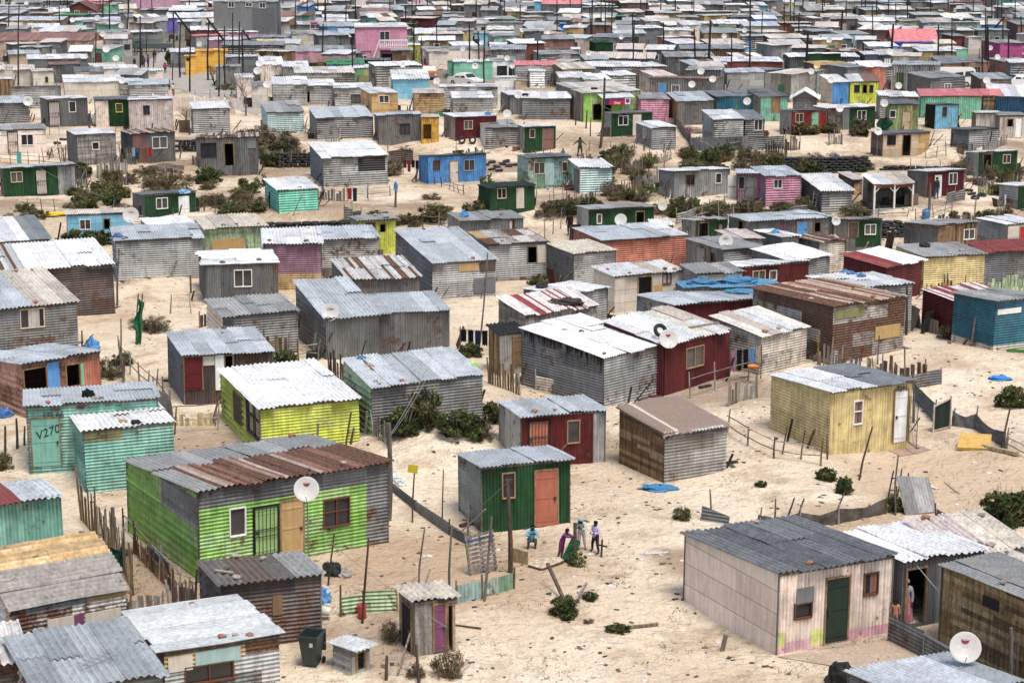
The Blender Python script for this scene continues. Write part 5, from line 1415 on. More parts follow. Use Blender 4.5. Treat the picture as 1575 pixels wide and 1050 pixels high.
# ---------------------------------------------------------------- bushes (unit size meshes shared by copies)
def bush_meshes(kind, seed):
    rng = random.Random(seed); m = MB(); st = MB()
    if kind == 'green': cols = [(.050, .075, .022), (.07, .092, .028), (.03, .048, .015), (.12, .135, .045), (.07, .08, .03)]; ncl, nl, ls = 46, 46, .085
    elif kind == 'olive': cols = [(.10, .105, .038), (.13, .13, .045), (.065, .075, .027), (.19, .175, .08), (.13, .105, .055)]; ncl, nl, ls = 44, 44, .075
    elif kind == 'dry': cols = [(.115, .08, .045), (.16, .12, .07), (.07, .052, .03), (.065, .065, .025), (.20, .155, .095)]; ncl, nl, ls = 40, 40, .055
    else: cols = [(.12, .15, .05), (.18, .18, .07), (.08, .11, .035)]; ncl, nl, ls = 26, 40, .075
    for c in range(ncl):
        a = rng.uniform(0, 2*PI); rr = math.sqrt(rng.random())*.42; z = rng.uniform(.06, .9)*(1-(rr/.5)**2*.55)
        cx, cy, cz = rr*math.cos(a), rr*math.sin(a), z*.72; cr = rng.uniform(.07, .15); base = rng.choice(cols); k0 = rng.uniform(.7, 1.3)
        st.tube([(cx*.15, cy*.15, 0), (cx*.6, cy*.6, cz*.55), (cx, cy, cz)], [.014, .009, .004], (.10, .075, .05), 4, False)
        for l in range(nl):
            d = Vector((rng.gauss(0, 1), rng.gauss(0, 1), rng.gauss(0, .8))).normalized()*cr*rng.random()**.4
            p = Vector((cx, cy, cz))+d; u = Vector((rng.gauss(0, 1), rng.gauss(0, 1), rng.gauss(.4, .8))).normalized(); v = u.orthogonal().normalized()
            v = (v*math.cos(l)+u.cross(v)*math.sin(l)); L = ls*rng.uniform(.6, 1.3); w = L*(.38 if kind != 'dry' else .16)
            if kind == 'dry': L *= 2
            col = tuple(q*k0*rng.uniform(.75, 1.3) for q in base)
            m.quad(tuple(p-u*L*.5), tuple(p+v*w), tuple(p+u*L*.5), tuple(p-v*w), col)
    for c in range(60 if kind != 'grass' else 20):
        a = rng.uniform(0, 2*PI); rr = rng.uniform(.1, .56); h = rng.uniform(.25, 1.0)*(1-rr*.7)
        st.tube([(rr*.3*math.cos(a), rr*.3*math.sin(a), .05), (rr*.8*math.cos(a), rr*.8*math.sin(a), h*.55), (rr*1.1*math.cos(a+.2), rr*1.1*math.sin(a+.2), h*.9)], [.008, .006, .003], rng.choice([(.22, .17, .11), (.12, .09, .06), (.30, .25, .17)]), 3, False)
    return m.mesh('foliage', 'leaf'), st.mesh('stems', 'twig')
BM = {k: [bush_meshes(k, i*17+j) for j in range(4)] for i, k in enumerate(('green', 'olive', 'dry', 'grass'))}
brng = random.Random(33)
def bush(px, py, wpx, kind, label, hk=.75, group=None, cat=None):
    P = ground(px, py); s = FPX/depth(P); W = wpx/s
    fo, st = brng.choice(BM[kind])
    t = thing({'dry': 'dry_bush', 'grass': 'grass_tuft'}.get(kind, 'bush'), P-Vector((0, 0, .05)), brng.uniform(0, 6.28), label, cat or 'bush', group)
    for n_, me_ in (('foliage', fo), ('stems', st)):
        o = bpy.data.objects.new(n_, me_); COL.objects.link(o); o.parent = t
    t.scale = (W, W*brng.uniform(.7, .9), W*hk); return t
BUSH = '''320,281,50,green,.8,dark round bush below the half open grey shack
118,378,50,green,.8,green bush in front of the sky blue shack, left half
150,376,48,green,.8,green bush in front of the sky blue shack, right half
668,338,62,olive,.7,wide olive bush left of the rounder one below the blue shack
730,332,48,olive,.8,rounder olive bush beside the green shack with cream door
640,345,28,green,.5,small low bush on the sand right of the yellow shack
862,322,60,green,.4,left half of the dark hedge below the turquoise shacks
905,320,66,green,.4,right half of the dark hedge below the turquoise shacks
622,668,70,green,1.0,leftmost tall dark bush against the long zinc shack
655,655,80,olive,1.2,tallest bush in front of the long zinc shack
705,668,80,green,.8,dark bush spreading right of the tallest one
742,672,56,dry,.8,brown edged bush beside the grey side of the maroon shack
760,650,60,green,.9,bush behind the grey side of the maroon shack
722,548,40,green,.9,bush under the washing left of the silver shed
1558,625,58,green,.9,dark round bush at the right edge of the sand
1545,806,92,green,.9,large bush at the right edge above the white roof
1575,790,60,green,1.0,bush cut by the right edge beside the large one
1374,785,42,olive,1.0,bush behind the fallen tin sheet
1298,758,42,green,1.0,right one of the twin bushes below the numbered yellow shack
1271,738,34,green,1.0,left one of the twin bushes below the numbered yellow shack
1051,798,38,olive,.9,bush beside the scrap tin in the middle sand
1171,748,22,green,.8,tiny bush alone on the open slope
888,868,40,grass,.9,tuft behind the fallen green sheet where the children play
868,944,66,green,.7,largest of the ground bushes in the front sand
908,920,32,green,.6,small bush with a plank right of the largest ground bush
950,970,42,green,.5,low bush beside the log in the front sand
905,958,20,dry,.8,dead brown tuft below the largest ground bush
8,722,30,olive,1.6,upright bush cut by the left edge
240,508,60,dry,.6,brown grassy bush in the sand by the green net
215,505,40,dry,.7,dry bush at the foot of the green net
168,580,56,dry,.9,brownish bush behind the salmon pink shack
190,560,40,olive,.8,olive weeds left of the maroon door shack
440,562,56,green,.7,weeds at the corner of the big grey shed
470,575,30,grass,.6,small weeds on the sand right of the yellow green shack roof
828,438,36,olive,.8,bush at the corner of the pale grey board shack
1235,206,62,olive,.5,left half of the yellowish hedge below the red shack
1272,204,52,olive,.5,right half of the yellowish hedge below the red shack
1322,208,48,olive,.9,round bush below the grey and green shack
430,222,84,dry,.45,brown grass below the pale teal shack
622,238,30,dry,.7,dry tuft in front of the yellow lean-to
705,243,26,green,.8,small green bush behind the blue shack
600,270,44,dry,1.0,dark heap of dry brush right of the smooth white roof
252,296,90,dry,.5,long brown brush on the left slope
285,320,60,olive,.6,olive brush on the left slope above the pale green shack
380,318,56,dry,.6,brown brush left of the turquoise shack
372,330,40,olive,.5,green patch in the brush left of the turquoise shack
1363,316,22,green,1.0,left clipped bush before the veranda
1388,314,20,green,1.0,right clipped bush before the veranda
1467,334,20,olive,.9,leftmost bush in the plank box
1487,334,18,olive,.9,second bush in the plank box
1504,334,20,olive,.9,third bush in the plank box
1520,333,22,olive,.9,rightmost bush in the plank box
1105,380,42,olive,.8,green mound behind the large dish
1328,408,32,dry,.9,dry bush left of the maroon ribbed shack
1545,338,50,dry,.8,dark brush below the grey and green shack at the right edge
1560,270,40,dry,.7,brush at the right of the green terrace shack
690,1040,60,dry,1.2,tall brown weeds in front of the narrow privy
600,985,50,dry,1.0,dark weeds left of the narrow privy
640,1040,40,dry,1.0,thin dead weeds at the bottom edge
188,935,40,olive,.8,weeds behind the white roof at bottom left
300,940,40,dry,.8,dry weeds at the near corner of the lime house
1455,520,40,dry,.8,dry weeds at the foot of the maroon ribbed shack
945,85,30,green,.9,bush by the green gate
1382,168,30,olive,.9,bush left of the olive patched shack
1345,156,40,olive,.8,bush in front of the lemon green shack
350,138,50,grass,.3,green grass patch beside the road
265,98,30,green,1.2,green hedge by the road
1170,135,34,olive,.7,rounded bush behind the tall pole
790,30,34,olive,.9,large shrub far back left of the slate hall
805,38,30,olive,.9,shrub far back below the large one
940,20,44,green,.9,left part of the dark far hedge
965,22,40,green,.9,middle part of the dark far hedge
985,24,34,green,.9,right part of the dark far hedge
985,65,20,green,.8,small far bush by the cream hall
880,48,18,green,.8,small far bush by the blue door
1318,28,36,green,.7,dark far shrubs below the blue roof
1245,30,24,green,.8,tiny far shrub by two poles
700,8,30,olive,.8,faint far shrubs at the top
1404,88,24,green,.9,dark shrub left of the brown scrap shed
1430,48,20,olive,.8,shrub by the light olive shed'''
for ln in BUSH.split('\n'):
    f = ln.split(','); bush(float(f[0]), float(f[1]), float(f[2]), f[3], ','.join(f[5:]), float(f[4]))
SCAT = [((905, 240, 1000, 315), 34), ((1010, 312, 1345, 334), 60), ((1045, 236, 1200, 262), 40), ((1205, 250, 1335, 268), 18), ((105, 268, 300, 335), 40), ((345, 210, 470, 262), 30), ((565, 336, 660, 352), 8), ((1450, 262, 1570, 300), 12), ((660, 285, 760, 340), 5), ((300, 280, 420, 335), 22), ((840, 318, 900, 335), 8), ((1400, 245, 1500, 300), 10), ((0, 320, 60, 345), 6)]
for (x0, y0, x1, y1), n in SCAT:
    for i in range(n):
        x, y_ = brng.uniform(x0, x1), brng.uniform(y0, y1); P = ground(x, y_)
        if inside(P.x, P.y, .5) is not None: continue
        k = brng.choice(['dry', 'dry', 'dry', 'olive', 'olive', 'green', 'grass', 'grass'])
        bush(x, y_, brng.uniform(20, 48), k, {'dry': 'dry brown tuft of bank scrub', 'olive': 'olive tuft of bank scrub', 'green': 'green tuft of bank scrub', 'grass': 'pale green tuft of bank grass'}[k]+' growing on the sand bank', brng.uniform(.5, .9), k+' scrub on the sand banks')
# bare tree beside the road
def bare_tree(px, py, hpx, label, seed, spread=.5):
    rng = random.Random(seed); P = ground(px, py); H_ = hpx*depth(P)/FPX
    t = thing('bare_tree', P, 0, label, 'tree'); m = MB(); k = MB()
    k.tube([(0, 0, -.2), (.05, 0, H_*.2), (.0, .05, H_*.42)], [.09, .07, .05], (.13, .10, .08), 6)
    def br(p, d, L, r, lv):
        q = p+d*L; m.tube([p, p.lerp(q, .5)+Vector((rng.uniform(-.05, .05), rng.uniform(-.05, .05), 0))*L, q], [r, r*.8, r*.55], jit((.14, .11, .09), .3, rng), 4, False)
        if lv:
            for i in range(rng.choice([2, 3, 3])):
                dd = (d+Vector((rng.gauss(0, spread), rng.gauss(0, spread), rng.uniform(-.05, .35)))).normalized(); br(p.lerp(q, rng.uniform(.55, 1)), dd, L*rng.uniform(.6, .85), r*.6, lv-1)
    for i in range(8):
        a = rng.uniform(0, 6.28); br(Vector((0, 0, H_*rng.uniform(.1, .4))), Vector((math.cos(a)*.5, math.sin(a)*.5, 1)).normalized(), H_*.28, .03, 4)
    k.build('trunk', 'wood', t); m.build('crown', 'twig', t)
bare_tree(378, 178, 70, 'bare twiggy tree beside the road behind the cream slab wall', 3)
bare_tree(345, 200, 50, 'low bare tree right of the small pale grey shack', 4)
bare_tree(291, 208, 46, 'thin bare tree left of the small pale grey shack', 5)
bare_tree(640, 108, 36, 'bare brown bush tree left of the orange pickup', 6, .7)
bare_tree(326, 124, 26, 'bare shrub in front of the bright yellow house', 8, .8)
# lawn and grass
def patch(name, pts, col, label, mat='cloth', z=.02, cat=None, kind=None, nsub=6):
    W_ = [ground(*p) for p in pts]; m = MB(); st = 0
    a, b, c, d = W_
    for i in range(nsub+1):
        for j in range(nsub+1):
            p = a.lerp(b, i/nsub).lerp(d.lerp(c, i/nsub), j/nsub); m.v.append((p.x, p.y, terr(p.x, p.y)+z))
    for i in range(nsub):
        for j in range(nsub):
            q = i*(nsub+1)+j; m.face((q, q+nsub+1, q+nsub+2, q+1), jit(col, .06))
    o = m.build(name, mat); tag(o, label, cat, None, kind); return o
patch('lawn', [(1410, 1050), (1600, 1110), (1640, 1010), (1452, 985)], (.05, .09, .02), None, 'leaf', .02, None, 'structure', 14)
patch('path', [(200, 112), (395, 178), (420, 160), (262, 72)], (.34, .31, .28), None, 'stone', .03, None, 'structure', 20)
patch('paving', [(1195, 1010), (1340, 1035), (1420, 1010), (1375, 985)], (.40, .32, .25), None, 'stone', .02, None, 'structure', 8)
patch('doorstep_mat', [(1353, 687), (1385, 702), (1432, 692), (1400, 680)], (.34, .24, .19), 'brown mat laid on the sand before the barred door', 'cloth', .02, 'mat')
patch('artificial_grass', [(1548, 541), (1600, 545), (1600, 530), (1550, 532)], (.04, .14, .02), 'bright green mat beside the deep teal blue shack', 'cloth', .03, 'mat')
grass = MB()
for i in range(15000):
    x, y_ = (brng.uniform(0, 1575), brng.uniform(170, 1050)); P = None
    if noise.noise(Vector((x/90, y_/45, 3))) < .16+brng.random()*.25: continue
    P = at_z(x, y_, 0); P.z = terr(P.x, P.y)
    if inside(P.x, P.y, .05) is not None: continue
    for k in range(brng.randint(3, 7)):
        c = brng.choice([(.10, .08, .04), (.14, .11, .06), (.06, .06, .025), (.05, .04, .03)])
        ox, oy = brng.gauss(0, .07), brng.gauss(0, .07); a = brng.uniform(0, 6.28); L = brng.uniform(.04, .13)
        grass.v += [(P.x+ox-.012, P.y+oy, P.z-.01), (P.x+ox+.012, P.y+oy, P.z-.01), (P.x+ox+math.cos(a)*L, P.y+oy+math.sin(a)*L, P.z+L*brng.uniform(.3, .9))]
        n = len(grass.v); grass.face((n-3, n-2, n-1), c)
tag(grass.build('ground_litter_grass', 'twig'), 'dry twigs and grass stubble scattered over the sand', 'stubble', None, 'stuff')
lit = MB()
for i in range(5200):
    x, y_ = brng.uniform(0, 1575), 175+870*brng.random()**1.15
    P = at_z(x, y_, 0); P.z = terr(P.x, P.y)
    if inside(P.x, P.y, .02) is not None: continue
    if noise.noise(Vector((x/70, y_/35, 9))) < -.05: continue
    c = brng.choice([(.10, .08, .06), (.05, .04, .035), (.16, .12, .09), (.5, .5, .48), (.3, .26, .2), (.12, .09, .07), (.6, .6, .58), (.07, .06, .05)])
    r = brng.uniform(.015, .06); a = brng.uniform(0, 3.14); st = len(lit.v)
    lit.box(-r*brng.uniform(1, 3), -r, -.01, r, r, r*.5, c); lit.xf(Matrix.Translation(P) @ Matrix.Rotation(a, 4, 'Z') @ Matrix.Rotation(brng.uniform(-.3, .3), 4, 'X'), st)
tag(lit.build('litter', 'board'), 'scraps of wood, plastic and stone strewn over the sand', 'litter', None, 'stuff')
# ---------------------------------------------------------------- tyres
def tyre_mesh(far):
    m = MB(); n, k = (14, 6) if far else (22, 9); R0, r0 = .25, .085
    for i in range(n):
        for j in range(k):
            a, b = 2*PI*i/n, 2*PI*j/k; rr = R0+r0*1.0*math.cos(b); m.v.append((rr*math.cos(a), rr*math.sin(a), .1+.1*math.copysign(abs(math.sin(b))**.7, math.sin(b))))
    for i in range(n):
        for j in range(k):
            a = i*k+j; b = i*k+(j+1) % k; c = ((i+1) % n)*k+(j+1) % k; d = ((i+1) % n)*k+j
            m.face((a, d, c, b), (.022, .022, .024) if i % 2 else (.03, .03, .031))
    return m.mesh('tyre', 'rubber', True)
TF, TN = tyre_mesh(True), tyre_mesh(False); tr = random.Random(8)
def tyre(P, rot=(0, 0, 0), label=None, group=None, near=False, sc_=1.0):
    o = bpy.data.objects.new('tyre', TN if near else TF); COL.objects.link(o); o.location = P; o.rotation_euler = rot; o.scale = (sc_, sc_, sc_)
    return tag(o, label, 'tyre', group)
def tyre_wall(px0, py0, px1, py1, rows, label, group, back=.12):
    a, b = ground(px0, py0), ground(px1, py1); n = max(2, int((b-a).length/.60))
    for r in range(rows):
        for i in range(n):
            k = (i+.5+(.5 if r % 2 else 0))/n
            if k > 1.02: continue
            p = a.lerp(b, k); z = terr(p.x, p.y)
            tyre((p.x+tr.uniform(-.05, .05), p.y+r*back+tr.uniform(-.06, .06), z-.05+r*.19), (tr.uniform(-.12, .12), tr.uniform(-.12, .12), tr.uniform(0, 3)), label, group)
tyre_wall(424, 258, 478, 257, 6, 'black tyre in the terrace wall left of the smooth white roofed shack', 'tyres of the left terrace wall')
tyre_wall(400, 360, 540, 356, 4, 'black tyre in the long stacked wall below the turquoise shack', 'tyres of the long wall')
tyre_wall(268, 233, 304, 233, 5, 'black tyre stacked between the two grey shacks at left', 'tyres stacked between grey shacks')
tyre_wall(1205, 266, 1332, 264, 6, 'black tyre in the embankment below the yellowish hedge', 'tyres of the right embankment', .2)
tyre_wall(1352, 366, 1392, 364, 5, 'black tyre stacked left of the brown boarded door shack', 'tyres stacked left of the board shack', .3)
tyre_wall(1352, 262, 1478, 264, 2, 'black tyre edging the terrace of the cream board shack', 'tyres edging the terrace')
for x, y_ in ((748, 255), (757, 251), (764, 258), (773, 254), (757, 262), (768, 264), (779, 250), (783, 257), (792, 255), (1495, 300), (1500, 306), (1510, 302), (1528, 300), (88, 222), (97, 216), (1510, 285), (1490, 295), (1545, 300)):
    P = ground(x, y_); tyre(P, (tr.uniform(-.3, .3), tr.uniform(-.3, .3), 0), 'loose tyre lying on the sand '+('right of the bright blue shack' if 740 < x < 800 else ('below the green terrace shack' if x > 1000 else 'right of the pale pink house')), 'loose tyres on the sand '+('right of the blue shack' if 740 < x < 800 else ('below the green terrace shack' if x > 1000 else 'right of the pink house')))
for x, y_ in ((710, 221), (727, 221)):
    P = ground(x, y_); tyre(P+Vector((0, 0, .33)), (PI/2, 0, tr.uniform(-.4, .4)), ('left' if x < 720 else 'right')+' one of the pair of standing tyres below the maroon shack with cream window')
def on(key, x, y_, lift=0.):
    p = roof_pt(key, x, y_); p.z += lift; return p
tyre(on('creamshack', 1422, 379), (.1, .05, 0), 'tyre lying on the roof of the cream yellow shack', None, True)
tyre(on('tyreroof', 833, 442), (.1, .1, 0), 'tyre lying on the pale roof above the red striped roof', None, True)
P = on('maroonright', 1014, 519, .3); tyre(P, (1.0, .2, .3), 'tyre leaning behind the rust stained dish', None, True)
tyre(on('greystrip', 808, 147), (0, 0, 0), 'tyre on the low grey ribbed shack with white roof')
tyre(on('shop', 914, 138), (0, 0, 0), 'tyre on the fluted roof of the lime green shop')

# ---------------------------------------------------------------- crumpled bags, tarps, bundles, boxes
def crumple(name, P, size, col, label, cat, mat='cloth', seed=1, group=None):
    rng = random.Random(seed); m = MB(); nu, nv = 14, 8
    for j in range(nv+1):
        th = PI*.5*j/nv
        for i in range(nu):
            ph = 2*PI*i/nu; d = Vector((math.sin(th)*math.cos(ph), math.sin(th)*math.sin(ph), math.cos(th)))
            k = 1+.45*noise.noise(d*2.2+Vector((seed, 0, 0)))+.15*rng.uniform(-1, 1)
            m.v.append((d.x*size[0]*k, d.y*size[1]*k, max(0, d.z*size[2]*k)))
    for j in range(nv):
        for i in range(nu):
            a = j*nu+i; b = j*nu+(i+1) % nu; m.face((a, a+nu, b+nu, b), jit(col, .14, rng))
    return tag(m.build(name, mat, None, P), label, cat, group)
CR = [
 ('tarpaulin', on('bluetarp', 1080, 436), (.75, .5, .3), (.07, .17, .28), 'crumpled blue tarpaulin heap at the left of the blue roof', 'tarpaulin'),
 ('tarpaulin', on('bluetarp', 1135, 435), (1.1, .5, .3), (.08, .19, .31), 'crumpled blue tarpaulin heap at the middle of the blue roof', 'tarpaulin'),
 ('tarpaulin', on('zincmaroon', 1140, 449), (.9, .6, .12), (.08, .20, .31), 'flat piece of blue plastic on the zinc roof with maroon front', 'tarpaulin'),
 ('plastic_bag', on('whitebehindrusty', 1300, 421), (.28, .25, .22), (.05, .16, .32), 'left one of three blue bags on the white roof', 'bag'),
 ('plastic_bag', on('whitebehindrusty', 1309, 423), (.28, .25, .2), (.05, .16, .32), 'middle one of three blue bags on the white roof', 'bag'),
 ('plastic_bag', on('whitebehindrusty', 1325, 427), (.28, .25, .24), (.05, .16, .32), 'right one of three blue bags on the white roof', 'bag'),
 ('plastic_bag', on('greensmall', 284, 297), (.4, .3, .22), (.20, .36, .55), 'pale blue bag on the small dark green shack with white door', 'bag'),
 ('plastic_bag', on('greywide', 181, 364), (.3, .25, .2), (.04, .12, .30), 'blue bag at the left roof edge of the wide light grey shack', 'bag'),
 ('plastic_bag', on('greybag', 714, 332), (.3, .25, .3), (.07, .25, .50), 'blue bag standing on the cluttered grey roof', 'bag'),
 ('plastic_bag', on('maroonfar', 750, 176), (.3, .2, .2), (.05, .16, .4), 'blue bag on the roof edge of the maroon shack with cream window', 'bag'),
 ('plastic_bag', on('palepatchtwo', 1192, 358), (.28, .25, .2), (.08, .28, .5), 'small blue bundle on the low white sheet roof', 'bag'),
 ('plastic_bag', ground(609, 289)+Vector((0, 0, .0)), (.01, .01, .01), (.05, .2, .45), None, None),
 ('plastic_bag', ground(608, 742), (.26, .22, .32), (.62, .65, .64), 'knotted white rubbish bag on the sand behind the lime house', 'bag'),
 ('plastic_bag', ground(616, 746), (.2, .2, .28), (.55, .60, .58), 'second rubbish bag leaning on the white knotted one', 'bag'),
 ('plastic_sheet', ground(1014, 752), (.75, .4, .16), (.06, .19, .34), 'crumpled blue plastic at the corner of the blanket roofed shack', 'plastic sheet'),
 ('plastic_sheet', ground(1538, 583), (.6, .3, .15), (.05, .22, .55), 'blue plastic beside the round bush at right', 'plastic sheet'),
 ('plastic_bag', ground(142, 536), (.38, .3, .5), (.07, .24, .50), 'big blue bag in the weeds right of the grey shack with the large window', 'bag'),
 ('plastic_bag', ground(430, 296+265), (.5, .3, .2), (.10, .26, .42), 'blue grey plastic in the weeds at the big grey shed', 'bag'),
 ('plastic_bag', ground(496, 925), (.28, .25, .5), (.10, .26, .50), 'blue bag hanging at the corner of the dark brown shack', 'bag'),
 ('plastic_bag', ground(5, 640), (.5, .4, .35), (.05, .14, .34), 'dark blue bag at the left edge below the salmon shack', 'bag'),
 ('yellow_plastic', ground(80, 330), (1.5, .5, .18), (.55, .45, .04), 'long strip of yellow plastic on the sand left of the dry slope', 'plastic sheet'),
 ('yellow_plastic', ground(408, 352), (.35, .3, .5), (.50, .38, .08), 'yellow plastic heap at the left end of the long tyre wall', 'plastic sheet'),
 ('plastic_bag', on('tealwhite', 188, 648), (.2, .14, .08), (.30, .22, .14), 'brown rag on the uneven white roof of the turquoise green shack', 'rag'),
 ('plastic_bag', on('tealwhite', 210, 651), (.22, .14, .14), (.03, .03, .035), 'black scrap part on the uneven white roof', 'scrap'),
 ('bundle', on('tealdoor', 135, 610), (.26, .22, .30), (.015, .016, .018), 'black bundle on the zinc roof of the lettered shack', 'bundle'),
 ('plastic_bag', on('zinclong', 556, 551), (.22, .18, .12), (.10, .2, .34), 'small blue rag on the left end of the long zinc roof', 'rag'),
 ('plastic_bag', on('zinclong', 731, 561), (.14, .12, .1), (.25, .60, .06), 'small lime green rag at the right end of the long zinc roof', 'rag'),
 ('scrap_heap', on('redstripe', 870, 466), (.9, .4, .25), (.06, .05, .045), 'heap of branches and scrap on the red striped roof', 'scrap'),
 ('scrap_heap', ground(1070, 205), (1.0, .6, .5), (.25, .22, .19), 'heap of boards in the corrugated yard', 'scrap'),
 ('dark_sheet', ground(1292, 1052), (.42, .3, .62), (.03, .03, .03), 'black plastic draped over a stump at the bottom right', 'plastic sheet'),
 ('sack', ground(512, 1000-118), (.35, .3, .4), (.03, .035, .035), 'dark sack behind the brown shack by the stakes', 'sack'),
 ('sack', ground(532, 886), (.2, .18, .3), (.35, .32, .29), 'grey striped sack beside the dark one', 'sack'),
 ('roll', ground(255, 262), (1.6, .35, .45), (.16, .13, .11), 'long brown rolled mat on the sand below the red washing', 'roll'),
 ('plastic_bag', ground(1150, 311), (.3, .25, .2), (.1, .3, .5), 'blue plastic on the bank below the pink shack', 'bag'),
 ('plastic_bag', ground(1287, 243), (.3, .25, .3), (.1, .25, .42), 'blue bag among the brush at right of the silver shack', 'bag'),
]
for i, c in enumerate(CR):
    if c[4]: crumple(c[0], c[1], c[2], c[3], c[4], c[5], 'cloth' if c[5] != 'bag' else 'plastic', i+1)
P = ground(609, 319); crumple('plastic_bag', P+Vector((0, -.02, 1.25)), (.16, .14, .5), (.05, .2, .45), 'blue bag tied on top of the stout post', 'bag', 'plastic', 77)

def plank(p, q, w, h, col, label, name='plank', cat='plank', mat='wood'):
    m = MB(); o = Vector(p); m.beam((0, 0, 0), Vector(q)-o, w, h, col); return tag(m.build(name, mat, None, o), label, cat)
def gp(x, y_, z=0.): p = ground(x, y_); p.z += z; return p
plank(gp(933, 970, .04), gp(1012, 962, .06), .1, .08, (.22, .18, .14), 'weathered log on the sand beside the low front bush', 'log', 'log')
plank(gp(842, 900, .75), gp(868, 925, .05), .1, .08, (.12, .09, .07), 'dark post fallen into the largest ground bush')
plank(gp(883, 932, .1), gp(902, 912, .35), .07, .07, (.30, .27, .23), 'short pale plank leaning between the two ground bushes')
plank(gp(868, 856, .05), gp(888, 872, .05), .09, .03, (.30, .24, .17), 'plank under the fallen green sheet')
plank(gp(700, 962, .03), gp(740, 968, .05), .05, .04, (.12, .1, .07), 'dark stick on the sand right of the narrow privy')
plank(gp(612, 1040, .1), gp(662, 950, 1.6), .05, .05, (.24, .2, .16), 'long grey pole leaning on the front of the privy')
plank(gp(1510, 690, .12), gp(1565, 702, .12), .16, .14, (.42, .34, .22), 'tan pipe lying on the sand by the dark cloth wall', 'pipe', 'pipe')
plank(gp(1405, 738, .03), gp(1442, 753, .03), .16, .03, (.60, .56, .50), 'white plank on the trodden yard at right')
plank(gp(1455, 742, .03), gp(1474, 758, .03), .14, .03, (.45, .38, .28), 'tan plank beside the white one in the yard at right')
plank(gp(985, 852, .02), gp(1028, 850, .02), .2, .03, (.60, .58, .55), 'whitish board half buried in the sand left of the pink house')
plank(on('bigzinc', 903, 505, .05), on('bigzinc', 950, 497, .08), .12, .1, (.12, .10, .08), 'dark beam lying on the white roof of the silver shed')
plank(on('maroonright', 1060, 505, .06), on('maroonright', 1105, 498, .06), .12, .06, (.35, .29, .22), 'tan batten on the roof beside the rust stained dish')
plank(on('zinclong', 560, 556, .05), on('zinclong', 573, 570, .05), .08, .07, (.25, .17, .13), 'brown stick on the left end of the long zinc roof')
plank(on('brownshack', 330, 878, .04), on('brownshack', 357, 882, .04), .12, .03, (.45, .36, .26), 'pale plank on the dark roof of the brown shack')
plank(gp(724, 310+20, .0), gp(738, 345, .3), .08, .05, (.2, .16, .12), 'dark lath on the slope below the round bush')
plank(gp(925, 856, 0), gp(926, 856, .62), .06, .06, (.07, .05, .04), 'small upright stick with a crossbar beside the lilac dressed child', 'stick', 'stick')
plank(gp(917, 856, .45), gp(934, 857, .38), .05, .05, (.07, .05, .04), 'crossbar tied to the small upright stick', 'stick', 'stick')
plank(gp(885, 858, -.1), gp(884, 858, 1.25), .12, .12, (.10, .08, .065), 'short dark post the children stand around', 'post', 'post')
plank(gp(1111, 1000, 0), gp(1116, 1000, .5), .12, .12, (.2, .17, .14), 'grey stump at the left foot of the pale pink house', 'stump', 'stump')
# fallen green sheet
m = MB(); a, b, c, d = gp(864, 862, .10)-gp(864, 862), gp(880, 870, .12)-gp(864, 862), gp(893, 852, .42)-gp(864, 862), gp(880, 842, .42)-gp(864, 862)
n = 40
for i in range(n+1):
    for j in range(3):
        p = a.lerp(d, i/n).lerp(b.lerp(c, i/n), j/2); k = .03*math.cos(i/n*2*PI*9); m.v.append((p.x-k*.3, p.y-k*.6, p.z+k*.7))
for i in range(n):
    for j in range(2): q = i*3+j; m.face((q, q+1, q+4, q+3), jit((.02, .13, .045), .06))
tag(m.build('green_sheet', 'iron', None, gp(864, 862)), 'fallen green ribbed sheet leaning on the short dark post', 'sheet')
# tilted board edge left of it
m = MB(); O = gp(812, 868); pts = [gp(812, 872)-O, gp(833, 878)-O, gp(868, 866)-O, gp(860, 860)-O, gp(815, 866)-O]
m.poly([(p.x, p.y, .1) for p in pts], (.55, .45, .33)); m.poly([(p.x, p.y, .04) for p in reversed(pts)], (.2, .15, .1))
for i in range(5):
    p, q = pts[i], pts[(i+1) % 5]; m.quad((p.x, p.y, .04), (q.x, q.y, .04), (q.x, q.y, .1), (p.x, p.y, .1), (.16, .11, .07))
tag(m.build('broken_board', 'wood', None, O), 'broken sand coloured board lying left of the green sheet', 'board')
m = MB(); O = gp(785, 862); m.beam((0, 0, .25), gp(811, 868)-O+Vector((0, 0, .2)), .06, .5, (.38, .28, .17)); tag(m.build('board', 'wood', None, O), 'upright tan chipboard at the foot of the rough rust coloured post', 'board')
# pallet gate
t = thing('pallet_gate', gp(743, 880), .5, 'weathered pallet leaning as a gate between two stakes', 'gate')
for k in range(9):
    m = MB(); z = .1+k*.14; m.beam((-.55, -.1+.25*z, z), (.5, -.1+.25*z, z+.08), .02, .10, jit((.08, .14, .24) if k == 7 else (.27, .24, .21), .2)); m.build('slat', 'wood', t)
for x in (-.5, 0, .45):
    m = MB(); m.beam((x, -.05, .02), (x-.03, .25, 1.35), .08, .04, (.22, .18, .15)); m.build('batten', 'wood', t)
